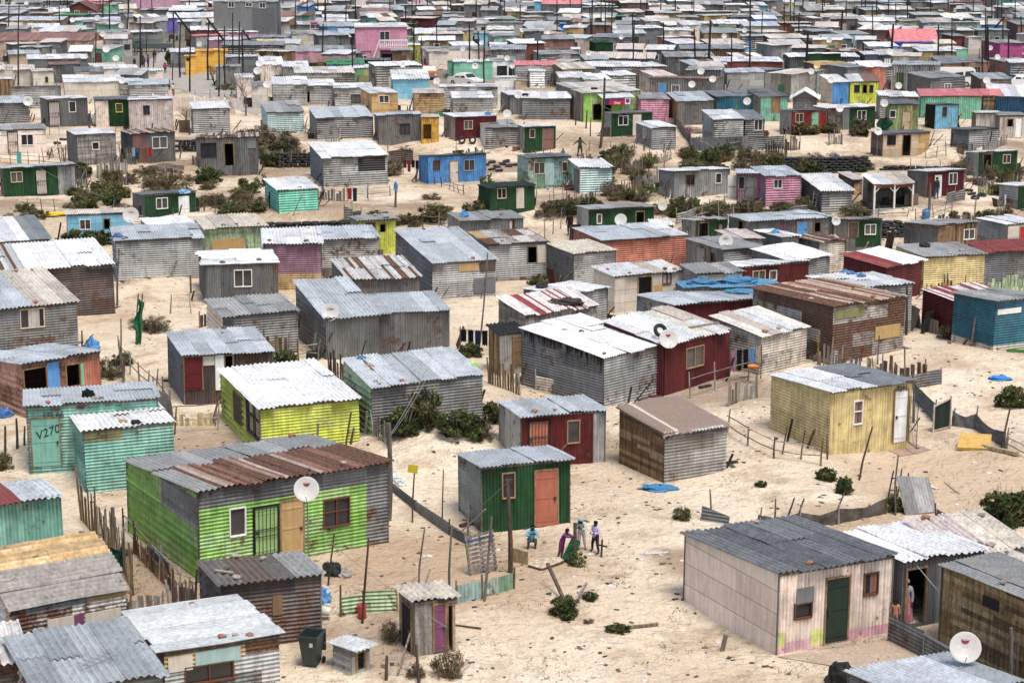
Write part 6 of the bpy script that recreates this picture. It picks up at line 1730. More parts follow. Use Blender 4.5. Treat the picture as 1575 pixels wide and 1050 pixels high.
# leaning dark green gate, yellow box, fallen tin
t = thing('yard_gate', gp(1434, 664), .55, 'dark green tin gate standing open in the sand at right', 'gate')
m = MB(); wall(m, (0, 0), (.95, 0), 0, 1.1, 1.35, 'v', 'dgn', RNG, [], 40); m.build('panel', 'iron', t)
for a, b in (((0, -.04, 0), (0, -.04, 1.2)), ((.95, -.04, 0), (.95, -.04, 1.45)), ((0, -.04, .05), (.95, -.04, .1)), ((0, -.04, 1.1), (.95, -.04, 1.35))):
    m = MB(); m.beam(a, b, .06, .05, (.5, .44, .36)); m.build('frame_bar', 'wood', t)
m = MB(); O = gp(1495, 688); m.hexa([(-.7, -.35, 0), (.6, -.55, 0), (.85, .35, .35), (-.35, .55, .35), (-.7, -.38, .12), (.6, -.58, .12), (.85, .32, .47), (-.35, .52, .47)], (.50, .33, .10))
m.hexa([(-.45, -.25, .16), (.35, -.38, .15), (.5, .15, .36), (-.2, .25, .36), (-.45, -.25, .17), (.35, -.38, .17), (.5, .15, .38), (-.2, .25, .38)], (.6, .58, .55)); tag(m.build('yellow_board', 'board', None, O), 'yellow and white box lid lying against the dark cloth wall', 'box')
m = MB(); O = gp(1392, 792); wall(m, (0, 0), (1.35, 0), 0, 1.5, 1.3, 'v', 'lg', RNG, [], 40); m.xf(Matrix.Rotation(.35, 4, 'Z') @ Matrix.Rotation(-.55, 4, 'X')); tag(m.build('fallen_sheet', 'zinc', None, O), 'bent corrugated sheet leaning at the end of the black net fence', 'sheet')
t = thing('trellis', gp(1368, 775), 0, 'small trellis of sticks above the bent corrugated sheet', 'trellis')
for a, b in (((-.1, 0, 0), (.1, 0, 1.3)), ((.25, 0, 0), (.4, 0, 1.35)), ((.7, 0, .2), (.65, 0, 1.2)), ((0, -.03, 1.0), (.85, -.03, 1.05)), ((0, -.03, .55), (.85, -.03, .5))):
    m = MB(); m.tube([a, b], .03, (.12, .09, .07), 5); m.build('stick', 'wood', t)
m = MB(); O = gp(1077, 800); wall(m, (0, 0), (1.1, 0), 0, .55, .3, 'h', 'g', RNG, [], 40); m.xf(Matrix.Rotation(-.5, 4, 'Z') @ Matrix.Rotation(-.3, 4, 'X')); tag(m.build('scrap_tin', 'zinc', None, O), 'bent scrap tin leaning on a stake in the middle sand', 'sheet')
m = MB(); O = gp(635, 728, 1.95)
m.hexa([(-.2, -.02, -.2), (.15, -.02, -.26), (.15, .03, -.26), (-.2, .03, -.2), (-.15, -.1, .12), (.2, -.1, .08), (.2, -.05, .08), (-.15, -.05, .12)], (.75, .62, .06))
O = ground(634, 803); h = height_at(O, 717); tag(m.build('yellow_board', 'plastic', None, O+Vector((.05, -.04, h))), 'small yellow plastic board nailed on a thin stake', 'sign')
pole(634, 803, 638, 716, .03, (.08, .06, .045), 'thin stake carrying the small yellow board', 'post', None, 'stake')
# basins
def lathe_thing(name, O, prof, col, label, cat, mat='plastic', rot=None, n=18):
    m = MB(); m.lathe(prof, col, n)
    if rot: m.xf(rot)
    return tag(m.build(name, mat, None, O, True), label, cat)
lathe_thing('bucket', gp(508, 952, .25), [(.13, 0), (.17, .32), (.165, .32), (.12, .02), (.001, .02)], (.62, .60, .54), 'white plastic bucket lying on its side by the brown shack', 'bucket', 'plastic', Matrix.Rotation(-1.4, 4, 'Y'))
lathe_thing('drum', gp(557, 950), [(.12, 0), (.14, .02), (.13, .2), (.14, .42), (.12, .44), (.001, .44)], (.42, .04, .05), 'small red drum in front of the pale green tin fence', 'drum')
lathe_thing('basin', gp(1158, 590, .7), [(.1, 0), (.26, .16), (.28, .17), (.25, .15), (.1, .02), (.001, .02)], (.62, .17, .03), 'orange plastic basin on the scrap fence right of the maroon shed', 'basin')
lathe_thing('water_barrel', gp(1058, 212), [(.25, 0), (.29, .2), (.27, .5), (.29, .8), (.25, .9), (.001, .9)], (.14, .03, .08), 'purple barrel in the corrugated yard', 'barrel')
lathe_thing('water_barrel', gp(1424, 336), [(.25, 0), (.28, .2), (.28, .5), (.2, .62), (.001, .62)], (.04, .13, .3), 'blue barrel left of the planted box', 'barrel')
# wheelie bin
t = thing('wheelie_bin', gp(480, 1022), -.25, 'dark green wheelie bin with its lid open, at the brown shack', 'wheelie bin')
m = MB(); G = (.022, .035, .034)
def ring(z, w, d): return [(-w, -d, z), (w, -d, z), (w, d, z), (-w, d, z)]
lv = [ring(.08, .2, .22), ring(.9, .28, .33), ring(.93, .32, .37), ring(1.0, .32, .37), ring(1.0, .27, .31), ring(.3, .2, .24)]
for r in lv: m.v += r
for i in range(len(lv)-1):
    for k in range(4): a = i*4+k; b = i*4+(k+1) % 4; m.face((a, b, b+4, a+4), G)
m.face((0, 3, 2, 1), G); m.face((20, 21, 22, 23), (.01, .01, .01)); m.build('body', 'plastic', t)
m = MB(); m.box(-.3, .34, .35, .3, .39, 1.0, G); m.xf(Matrix.Translation((0, .03, 0))); m.build('lid', 'plastic', t)
m = MB(); m.tube([(-.2, .42, .95), (.2, .42, .95)], .018, G, 6); m.build('handle', 'plastic', t)
for s_ in (-.27, .27):
    m = MB(); m.tube([(s_-.03, .26, .1), (s_+.03, .26, .1)], .1, (.015, .015, .015), 12); m.build('wheel', 'rubber', t)
m = MB(); m.box(.05, -.335, .68, .15, -.322, .8, (.5, .5, .5)); m.build('sticker', 'board', t)
# kennel roof rubbish, ladder, antenna
t = thing('tv_antenna', on('zincbottom', 148, 1022), .3, 'thin tv antenna lying on the wide blue grey zinc roof', 'antenna')
for a, b in (((-.45, -.3, .12), (.45, .35, .18)), ((-.3, -.45, .12), (.55, .15, .18))):
    m = MB(); m.tube([a, b], .012, (.25, .24, .23), 4); m.build('boom', 'metal', t)
for k in range(5):
    x = -.35+k*.18; m = MB(); m.tube([(x-.15, x*.7+.18, .16), (x+.2, x*.7-.2, .16)], .009, (.25, .24, .23), 4); m.build('element', 'metal', t)
t = thing('ladder', gp(1248, 322), -.9, 'small wooden ladder against the grey wall of the sloping white roof', 'ladder')
for s_ in (0, .35):
    m = MB(); m.beam((s_, 0, 0), (s_, .25, 1.3), .05, .05, (.4, .36, .3)); m.build('rail', 'wood', t)
for k in range(4):
    m = MB(); m.beam((0, .05+k*.05, .25+k*.28), (.35, .05+k*.05, .25+k*.28), .04, .04, (.4, .36, .3)); m.build('rung', 'wood', t)
t = thing('leaning_door', gp(1126, 304), .05, 'white door panel leaning between the long pale grey shack and the mauve one', 'door')
m = MB(); m.box(-.33, 0, 0, .33, .05, 1.65, (.72, .70, .68)); m.build('panel', 'board', t)
m = MB(); m.box(-.28, -.012, .75, .28, 0, .85, (.5, .33, .2)); m.build('rust_band', 'board', t)
# blanket on the roof of the board shack
S = SH['blanket']; O = S['O']; m = MB(); nU, nV = 40, 24; W, D, hF, hB = S['W'], S['D'], S['hF'], S['hB']
for i in range(nU+1):
    for j in range(nV+1):
        u = -.12+(W+.24)*i/nU; v = -.14+(D+.26)*j/nV+.05*noise.noise(Vector((i*.6, 0, 2)))*(1-j/nV); zz = hF+(hB-hF)*v/D+.10
        drop = max(0, -.04-v)*1.6+max(0, u-W)*1.5+max(0, -u)*1.2
        zz += .12*math.exp(-((u-W*.62)**2+(v-D*.85)**2)/.8)+.035*noise.noise(Vector((u*2.2, v*2.2, 4)))-drop*.8
        m.v.append((u, v, zz))
for i in range(nU):
    for j in range(nV):
        k = i/nU; br_ = (.23, .175, .145)
        if .05 < k < .075 or .17 < k < .225 or .25 < k < .27: c = (.50, .44, .36)
        elif .075 < k < .10 or .225 < k < .25 or .13 < k < .15: c = (.11, .075, .06)
        else: c = br_
        q = i*(nV+1)+j; m.face((q, q+nV+1, q+nV+2, q+1), jit(c, .04))
o = m.build('blanket', 'cloth', None, O, True); o.rotation_euler = (0, 0, S['yaw']); tag(o, 'brown blanket with cream stripes spread over the board shack roof', 'blanket')

# ---------------------------------------------------------------- washing
def washing(p, q, z, cols, label, seed):
    rng = random.Random(seed); P, Q = ground(*p), ground(*q); t = thing('washing_line', P, 0, label, 'washing'); d = Q-P
    m = MB(); m.tube([(0, 0, z), (d.x/2, d.y/2, d.z/2+z-.06), (d.x, d.y, d.z+z)], .008, (.3, .3, .3), 4); m.build('line', 'metal', t)
    n = len(cols); dn = Vector((d.x, d.y, 0)).normalized()
    for s_ in (0, 1):
        pp = Vector((0, 0, 0)) if not s_ else d; m = MB(); m.tube([(pp.x, pp.y, pp.z-.2), (pp.x, pp.y, pp.z+z+.1)], .03, (.15, .12, .09), 5); m.build('post', 'wood', t)
    for i, c in enumerate(cols):
        if c is None: continue
        w = d.length/n*.82; c0 = d*((i+.5)/n); L = rng.uniform(.55, 1.0); m = MB(); nx2 = 8
        for a in range(nx2+1):
            for b in range(5):
                k = (a/nx2-.5)*w*(1-.12*b/4); o_ = .05*math.sin(a*1.5+b*.8+i)
                x, y_ = c0.x+dn.x*k, c0.y+dn.y*k+o_; m.v.append((x, y_, c0.z+z-.03-L*b/4-.03*math.sin(a*2.1)))
        for a in range(nx2):
            for b in range(4): q_ = a*5+b; m.face((q_, q_+1, q_+6, q_+5), jit(c, .1, rng))
        m.build('garment', 'cloth', t)
BK, NV = (.012, .013, .02), (.02, .03, .07)
washing((708, 545), (762, 548), 1.3, [BK, BK, NV, BK, (.05, .12, .2)], 'washing line with black clothes left of the silver shed', 1)
washing((1122, 588), (1170, 582), 1.55, [(.35, .2, .3), BK, BK, (.12, .28, .5), (.4, .36, .3)], 'washing line with black and flowered clothes between the maroon shed and the cream ribbed shack', 2)
washing((203, 254), (234, 252), 1.35, [(.25, .38, .58), (.03, .05, .10), None, (.20, .08, .05), (.38, .02, .03)], 'washing with pale jeans and red tops before the grey shack', 3)
washing((620, 268), (645, 270), 1.2, [(.18, .04, .06), (.22, .05, .07), BK, BK], 'washing with dark red and black clothes left of the bright blue shack', 4)
washing((534, 310), (566, 309), 1.0, [(.30, .03, .03), (.02, .03, .05), None, (.6, .6, .6)], 'washing with red shorts and black cloth at the plank yard', 5)
washing((16, 253), (44, 256), 1.1, [None, (.12, .42, .40), None], 'teal cloth hung over the thin dark rail', 6)
washing((138, 200), (146, 200), 1.4, [(.10, .28, .45), (.5, .5, .5)], 'pale blue clothes beside the green and tan shack', 7)
washing((1140, 104), (1160, 104), 1.3, [(.7, .7, .7), BK], 'white and black washing behind the white dish', 8)

# ---------------------------------------------------------------- lettering on walls
def wall_text(key, px, py, txt, size, col, lab=None, side=0, tilt=0., script=False, z=None, u=None):
    S = SH[key]; t = S['t']
    Np = None; W = S['W']
    q = text_mesh(txt, size, col, 'lettering', t, (u, -.05, z), (PI/2, tilt, 0), ext=.004, script=script); return q
S = SH['yellownumber']; wall_text('yellownumber', 0, 0, '7295', .30, (.02, .018, .015), u=S['W']*.87, z=S['hF']-.27)
S = SH['tealdoor']; wall_text('tealdoor', 0, 0, 'V270', .46, (.02, .04, .04), u=S['W']*.145, z=S['hF']*.60, tilt=-.3, script=True); wall_text('tealdoor', 0, 0, 'U2 66', .32, (.02, .04, .04), u=S['W']*.20, z=S['hF']-.42)
# shop awning and banner
S = SH['shop']; t = S['t']; W, hF = S['W'], S['hF']
m = MB(); n = 60; u0, u1 = W*.22, W*.80
for i in range(n+1):
    u = lerp(u0, u1, i/n); w = .03*math.cos(i*PI/2)
    m.v += [(u, -.02, hF-.12+w), (u+.2, -.95, hF-.48+w)]
for i in range(n): m.face((2*i+1, 2*i+3, 2*i+2, 2*i), (.55, .57, .6))
m.build('awning', 'zinc', t)
m = MB(); m.box(W*.26, -.94, hF-1.12, W*.75, -.90, hF-.55, (.04, .02, .09)); m.box(W*.38, -.95, hF-1.10, W*.66, -.94, hF-.78, (.42, .02, .05)); m.box(W*.38, -.95, hF-.78, W*.66, -.94, hF-.57, (.16, .03, .10))
m.box(W*.66, -.95, hF-1.12, W*.75, -.94, hF-.57, (.7, .65, .7)); bn = m.build('banner', 'board', t)
text_mesh('Shop', .33, (.75, .72, .72), 'banner_lettering', bn, (W*.52, -.96, hF-.95), (PI/2, 0, 0), ext=.004, script=True)
m = MB(); m.lathe([(.001, 0), (.2, 0), (.2, -.01)], (.18, .03, .14), 18); m.xf(Matrix.Rotation(PI/2, 4, 'X')); m.build('banner_disc', 'board', bn, (W*.705, -.965, hF-.80))
m = MB(); m.tube([(W*.26, -.95, -.1), (W*.26, -.94, hF-.5)], .03, (.5, .55, .1), 5); m.build('awning_post', 'wood', t)
# veranda posts
S = SH['coverporch']; t = S['t']; W, hF = S['W'], S['hF']
for k in (0, .52, 1):
    m = MB(); m.box(W*k-.06, -.16, -.2, W*k+.06, -.05, hF-.1, (.74, .70, .66)); m.build('post', 'board', t)
m = MB(); m.box(-.06, -.15, hF-.28, W+.06, -.06, hF-.02, (.17, .05, .04)); m.build('beam', 'board', t)
for k, sg in ((0, 1), (.52, -1), (.52, 1), (1, -1)):
    m = MB(); m.beam((W*k, -.10, hF-.65), (W*k+sg*.35, -.10, hF-.28), .05, .05, (.74, .70, .66)); m.build('brace', 'board', t)
m = MB(); m.box(.1, -.1, -.1, W-.1, -.04, .35, (.34, .37, .35)); m.build('parapet', 'board', t)
# balustrade and stairs of the two storey house
k7 = [k for k in SH if k.startswith('far') and 'two storey pink' in SH[k]['t']['label']][0]; S = SH[k7]; t = S['t']; W, hF = S['W'], S['hF']
m = MB(); m.box(W*.45, -1.3, hF*.44, W, 0, hF*.48, (.56, .26, .36)); m.build('balcony', 'board', t)
bl = MB(); bl.box(W*.45, -1.32, hF*.66, W, -1.22, hF*.69, (.78, .75, .75)); bb = bl.build('balustrade', 'board', t)
for i in range(14):
    m = MB(); x = lerp(W*.46, W*.99, i/13); m.lathe([(.05, 0), (.09, hF*.06), (.05, hF*.12), (.08, hF*.18)], (.78, .75, .75), 6, (x, -1.27, hF*.48)); m.build('baluster', 'board', bb)
st = MB()
for i in range(10): st.box(W*.28+i*W*.018, -1.25, 0, W*.28+(i+1)*W*.018+.02, -.3, hF*.46*(i+1)/10, (.45, .38, .34))
st.build('stairs', 'board', t)
m = MB(); m.beam((W*.26, -1.3, .1), (W*.45, -1.3, hF*.66), .12, .2, (.78, .75, .75)); m.build('stair_rail', 'board', t)
m = MB(); m.box(-.15, -.2, hF-.1, W+.15, -.05, hF+.12, (.75, .74, .74)); m.build('cornice', 'board', t)
# stones holding roofs down
srng = random.Random(4); bn_ = 0
for key in ['pinkhouse', 'biggreen', 'tealdoor', 'purplewin', 'maroondoor', 'zinclong', 'greywide', 'barnpatch', 'palepainted', 'rustyshack', 'creamshack', 'yellowsmall', 'whitebottom', 'rearpinkroof', 'plankshed', 'tallzinc', 'bigzinc', 'turquoise', 'brownshack', 'lightgreen', 'greybag', 'maroongate', 'paleplank', 'mauve', 'greyleft']:
    S = SH[key]; O = S['O']; c, s_ = math.cos(S['yaw']), math.sin(S['yaw'])
    for q in range(srng.randint(2, 4)):
        u, v = srng.uniform(.1, S['W']-.1), srng.choice([srng.uniform(.05, .4), srng.uniform(S['D']-.4, S['D']), srng.uniform(.2, S['D'])])
        m = MB(); r = srng.uniform(.07, .13); m.blob((0, 0, r*.4), (r*1.3, r, r*.6), srng.choice([(.22, .2, .18), (.35, .3, .26), (.30, .14, .09), (.12, .11, .1)]), 7, 5, .35, srng)
        o = m.build('stone', 'stone', None, (O.x+c*u-s_*v, O.y+s_*u+c*v, O.z+S['hF']+(S['hB']-S['hF'])*v/S['D']+.05))
        tag(o, 'stone weighing down the roof of the '+' '.join(S['t']['label'].split()[:9]).replace(' with', '').replace(' and', ''), 'stone', 'stones on the roof of '+S['t']['label'].split(' with')[0][:50])
# overhead wires
def wire(p, zp, q, zq, label):
    P, Q = ground(*p), ground(*q); a = P+Vector((0, 0, zp)); b = Q+Vector((0, 0, zq)); m = MB(); pts = []
    for i in range(13): k = i/12; v = a.lerp(b, k); v.z -= 4*k*(1-k)*(b-a).length*.012; pts.append(v-a)
    m.tube(pts, .011, (.30, .29, .28), 4); tag(m.build('wire', 'metal', None, a), label, 'wire')
wire((598, 800), 3.0, (668, 640), 2.3, 'pale wire from the heavy post up to the long zinc roof')
wire((598, 800), 3.05, (660, 645), 2.3, 'second pale wire from the heavy post to the long zinc roof')
wire((503, 900), 1.6, (688, 1040), 1.5, 'wire crossing in front of the kennel and the privy')
wire((597, 800), 3.0, (470, 760), 3.1, 'wire from the heavy post across the rust roof')
wire((785, 880), 3.2, (722, 842), 1.2, 'wire from the rough rust coloured post to the short post')
wire((162, 352), 2.2, (60, 300), 2.1, 'wire from the leaning pole to the long green shack')
wire((923, 227), 3.6, (1010, 240), 2.0, 'wire from the old trunk post to the silver shack')
wire((1390, 960), 2.3, (1470, 985), .9, 'wire from the grey lean-to over the lawn')

# barred gate standing open at the numbered yellow shack
S = SH['yellownumber']; t = S['t']; W = S['W']; g0 = Vector((W-.15, -.1, .05)); dv = Vector((-.25, -.97, 0)).normalized()*.85
m = MB(); m.tube([g0, g0+Vector((0, 0, 1.95)), g0+dv+Vector((0, 0, 1.95)), g0+dv, g0], .018, (.02, .02, .02), 5)
for z in (.7, 1.1): m.tube([g0+Vector((0, 0, z)), g0+dv+Vector((0, 0, z))], .014, (.02, .02, .02), 5)
for k in range(1, 6): m.tube([g0+dv*k/6, g0+dv*k/6+Vector((0, 0, 1.95))], .01, (.02, .02, .02), 4)
m.build('security_gate', 'metal', t)
# black rot stains under the eave of the silver shed
S = SH['bigzinc']; t = S['t']; D, hF, hB = S['D'], S['hF'], S['hB']; m = MB(); r2 = random.Random(3)
for k in range(70):
    v = r2.uniform(.1, D-.1); h = lerp(hF, hB, v/D)-.03; L = r2.uniform(.08, .45)*(1 if r2.random() < .8 else 1.6); w = r2.uniform(.02, .06)
    m.poly([(-.045, v-w, h), (-.045, v+w, h), (-.045, v+w*.4, h-L), (-.045, v-w*.4, h-L)][::-1], (.03, .028, .025))
m.build('rot_stains', 'cloth', t)
# green netting on poles at left, dark netting at right
def drape(P, w, h, col, label, seed):
    rng = random.Random(seed); t = thing('netting', P, 0, label, 'netting'); m = MB(); n, k = 10, 14
    for i in range(n+1):
        for j in range(k+1):
            a, b = i/n-.5, j/k; m.v.append((w*a*(.75+.9*noise.noise(Vector((b*3.1, seed, 0))))+.22*b+.06*math.sin(b*9), .10*math.sin(a*9+b*4), h*b*(1-.12*abs(a+.2))+.05))
    for i in range(n):
        for j in range(k): q = i*(k+1)+j; m.face((q, q+k+1, q+k+2, q+1), jit(col, .2, rng))
    m.build('net_cloth', 'cloth', t)
    for x in (-w*.3, w*.2):
        m = MB(); m.tube([(x, .1, -.2), (x+.1, .1, h*.6), (x+.25, .05, h+.3)], .035, (.14, .11, .08), 5); m.build('post', 'wood', t)
drape(gp(212, 530), .42, 2.3, (.03, .13, .06), 'ragged green netting hung on sticks in the sand at left', 2)
drape(gp(1356, 214), 1.6, 1.7, (.012, .05, .03), 'dark green netting beside the olive patched shack', 4)
drape(gp(168, 880), 1.2, .8, (.01, .045, .03), 'dark green netting in the lane beside the ochre patch roof', 6)
# boards, offcuts and scrap that lie against the walls
rb = random.Random(19); sm = MB(); cnt = 0
CC = [(.10, .075, .05), (.16, .13, .10), (.22, .19, .16), (.06, .05, .04), (.30, .27, .23), (.12, .05, .035), (.4, .38, .35), (.05, .05, .055), (.2, .1, .07)]
for (O, yaw, W, D, hF, hB) in [f for f in FOOT if f[0].y < 330]:
    if W < 1.6: continue
    n = rb.randint(7, 16) if O.y > 95 else rb.randint(5, 11)
    for q in range(n):
        side = rb.choice('llrrbf'); c, s_ = math.cos(yaw), math.sin(yaw); of = rb.uniform(.1, .75)
        u, v = {'l': (-of, rb.uniform(0, D)), 'r': (W+of, rb.uniform(0, D)), 'b': (rb.uniform(0, W), D+of), 'f': (rb.uniform(0, W), -of*.8)}[side]
        x, y_ = O.x+c*u-s_*v, O.y+s_*u+c*v
        if inside(x, y_, .02) is not None: continue
        z = terr(x, y_); st = len(sm.v); k = rb.random(); col = jit(rb.choice(CC), .3, rb)
        if side == 'f': k = min(k, .5)
        if O.y < 84 and k >= .85: continue
        if O.y < 72 and rb.random() < .6: continue
        if k < .45:
            r = rb.uniform(.05, .16); sm.box(-r*rb.uniform(1, 3), -r*.6, 0, r*2, r*.6, r*rb.uniform(.3, 1), col); T = Matrix.Rotation(rb.uniform(0, 3), 4, 'Z')
        elif k < .85:
            L = rb.uniform(.6, 1.7); sm.box(-.05, -.02, 0, .05, .02, L, col); T = Matrix.Rotation(rb.uniform(0, 3), 4, 'Z') @ Matrix.Rotation(rb.uniform(.15, .9), 4, 'X')
        else:
            L = rb.uniform(.5, 1.2); sm.box(-L*.5, -.012, 0, L*.5, .012, L*rb.uniform(.6, 1.2), col); T = Matrix.Rotation(yaw+rb.choice([0, 1.57])+rb.uniform(-.2, .2), 4, 'Z') @ Matrix.Rotation(rb.uniform(-.4, .4), 4, 'X')
        sm.xf(Matrix.Translation((x, y_, z-.03)) @ T, st)
tag(sm.build('scrap', 'wood'), 'boards, offcuts and scrap lying about the walls of the shacks', 'scrap', None, 'stuff')
# ---------------------------------------------------------------- people
SKIN = (.06, .033, .022)
J0 = dict(pel=(0, 0, .53, .082), spi=(0, 0, .63, .074), che=(0, 0, .75, .086), nek=(0, 0, .83, .034), hd1=(0, -.008, .885, .056), hd2=(0, -.004, .945, .052),
          ls=(-.105, 0, .79, .042), le=(-.135, .01, .64, .030), lw=(-.14, -.03, .50, .021), rs=(.105, 0, .79, .042), re=(.135, .01, .64, .030), rw=(.14, -.03, .50, .021),
          lh=(-.055, 0, .50, .062), lk=(-.06, -.012, .28, .040), la=(-.062, .01, .055, .026), lt=(-.066, -.075, .022, .022),
          rh=(.055, 0, .50, .062), rk=(.06, -.012, .28, .040), ra=(.062, .01, .055, .026), rt=(.066, -.075, .022, .022))
EDG = [('pel', 'spi'), ('spi', 'che'), ('che', 'nek'), ('nek', 'hd1'), ('hd1', 'hd2'), ('che', 'ls'), ('ls', 'le'), ('le', 'lw'), ('che', 'rs'), ('rs', 're'), ('re', 'rw'),
       ('pel', 'lh'), ('lh', 'lk'), ('lk', 'la'), ('la', 'lt'), ('pel', 'rh'), ('rh', 'rk'), ('rk', 'ra'), ('ra', 'rt')]
def person(foot, H_, rz, mods, top, legs, label, shoes=(.03, .025, .02), sleeves=True, hair=(.012, .010, .010), hat=None, skirt=None, lift=0., chub=1.15):
    P = ground(*foot); J = dict(J0)
    for k, v in mods.items(): J[k] = (v[0], v[1], v[2], J0[k][3])
    names = list(J); vs = [Vector(J[n][:3])*H_ for n in names]; me = bpy.data.meshes.new('tmp')
    me.from_pydata(vs, [(names.index(a), names.index(b)) for a, b in EDG], []); o = bpy.data.objects.new('tmp', me); COL.objects.link(o)
    sk = o.modifiers.new('s', 'SKIN'); sk.use_smooth_shade = True
    for i, n in enumerate(names):
        d = me.skin_vertices[0].data[i]; r = J[n][3]*H_*(chub if n not in ('hd1', 'hd2') else 1.12); d.radius = (r, r*.85 if n in ('pel', 'spi', 'che') else r)
        d.use_root = (n == 'pel')
    su = o.modifiers.new('b', 'SUBSURF'); su.levels = 1; su.render_levels = 1
    bpy.context.view_layer.update()
    ev = bpy.data.meshes.new_from_object(o.evaluated_get(bpy.context.evaluated_depsgraph_get())); bpy.data.objects.remove(o)
    m = MB(); m.v = [tuple(v.co) for v in ev.vertices]
    segs = [(Vector(J[a][:3])*H_, Vector(J[b][:3])*H_, a, b) for a, b in EDG]
    def reg(p):
        best = None
        for a, b, na, nb in segs:
            ab = b-a; k = max(0, min(1, (p-a).dot(ab)/max(1e-9, ab.length_squared))); d = (p-a-ab*k).length/(J[na][3]+J[nb][3])
            if best is None or d < best[0]: best = (d, na, nb, k)
        return best
    for f in ev.polygons:
        d, a, b, k = reg(f.center)
        if b in ('hd1', 'hd2') or (a == 'che' and b == 'nek' and k > .8): c = SKIN
        elif b in ('lw', 'rw'): c = top if sleeves and k < .85 else SKIN
        elif b in ('lt', 'rt') or (b in ('la', 'ra') and k > .93): c = shoes
        elif a in ('lh', 'rh', 'lk', 'rk') or b in ('lh', 'rh'): c = legs
        else: c = top
        m.face(tuple(f.vertices), c)
    bpy.data.meshes.remove(ev)
    # hands: palm, four fingers, thumb
    for s_, w, e in ((-1, 'lw', 'le'), (1, 'rw', 're')):
        a, b = Vector(J[e][:3])*H_, Vector(J[w][:3])*H_; d = (b-a).normalized(); u = d.cross(Vector((0, 1, .2))).normalized(); v = d.cross(u); k = H_*.9
        m.tube([b, b+d*.035*k, b+d*.06*k], [.018*k, .022*k, .016*k], SKIN, 6)
        for q in range(4):
            L = (.034, .042, .038, .028)[q]*k; s0 = b+d*.055*k+u*(q-1.5)*.009*k; m.tube([s0, s0+d*L*.6-v*.003*k, s0+d*L*.9-v*.014*k], [.0052*k, .0048*k, .0036*k], SKIN, 5)
        s0 = b+d*.025*k+u*.018*k*s_; m.tube([s0, s0+(d*.6+u*s_*.8).normalized()*.03*k], [.007*k, .005*k], SKIN, 5)
    h1, h2 = Vector(J['hd1'][:3])*H_, Vector(J['hd2'][:3])*H_; hc = h1.lerp(h2, .45); r = .058*H_; fw = Vector((0, -1, 0))
    m.blob(hc+Vector((0, -r*1.0, -r*.12)), (r*.16, r*.22, r*.24), SKIN, 6, 4)
    for s_ in (-1, 1):
        m.blob(hc+Vector((s_*r*1.02, 0, 0)), (r*.12, r*.2, r*.3), SKIN, 6, 4); m.blob(hc+Vector((s_*r*.36, -r*.93, r*.12)), (r*.15, r*.08, r*.10), (.5, .48, .45), 6, 4); m.blob(hc+Vector((s_*r*.36, -r*1.0, r*.12)), (r*.07, r*.05, r*.07), (.01, .01, .01), 5, 4)
    m.blob(hc+Vector((0, -r*.93, -r*.5)), (r*.32, r*.1, r*.1), (.10, .035, .03), 6, 4)
    b = m.build('person', 'skin', None, P+Vector((0, 0, lift))); b.rotation_euler = (0, 0, rz); tag(b, label, 'person'); b.data.polygons.foreach_set('use_smooth', [True]*len(b.data.polygons))
    m = MB(); nn = 12
    for j in range(7):
        th = PI*.60*j/6
        for i in range(nn):
            ph = 2*PI*i/nn; front = max(0, -math.sin(ph)); t2 = th*(1-.38*front)
            k = 1.13 if not hat else 1.22
            m.v.append(tuple(hc+Vector((math.sin(t2)*math.cos(ph), math.sin(t2)*math.sin(ph)*1.05, math.cos(t2)*1.08))*r*k))
    for j in range(6):
        for i in range(nn): a = j*nn+i; c = j*nn+(i+1) % nn; m.face((a, a+nn, c+nn, c), hat or hair)
    m.build('knitted_hat' if hat else 'hair', 'cloth', b)
    if skirt:
        m = MB(); p0 = Vector(J['spi'][:3])*H_; k0 = (Vector(J['lk'][:3])+Vector(J['rk'][:3]))*.5*H_; k1 = Vector((k0.x, k0.y, .12*H_))
        for i, (c0, rr) in enumerate(((p0, .10), (p0.lerp(k0, .4), .13), (k0, .15), (k1, .17))):
            for q in range(14):
                a = 2*PI*q/14; w = 1+.08*math.sin(q*2.7); m.v.append((c0.x+math.cos(a)*rr*H_*w, c0.y+math.sin(a)*rr*H_*w*.8, c0.z))
        for i in range(3):
            for q in range(14): a = i*14+q; c = i*14+(q+1) % 14; m.face((a, c, c+14, a+14), jit(skirt, .35))
        m.build('skirt', 'cloth', b)
    return b
R_ = math.radians
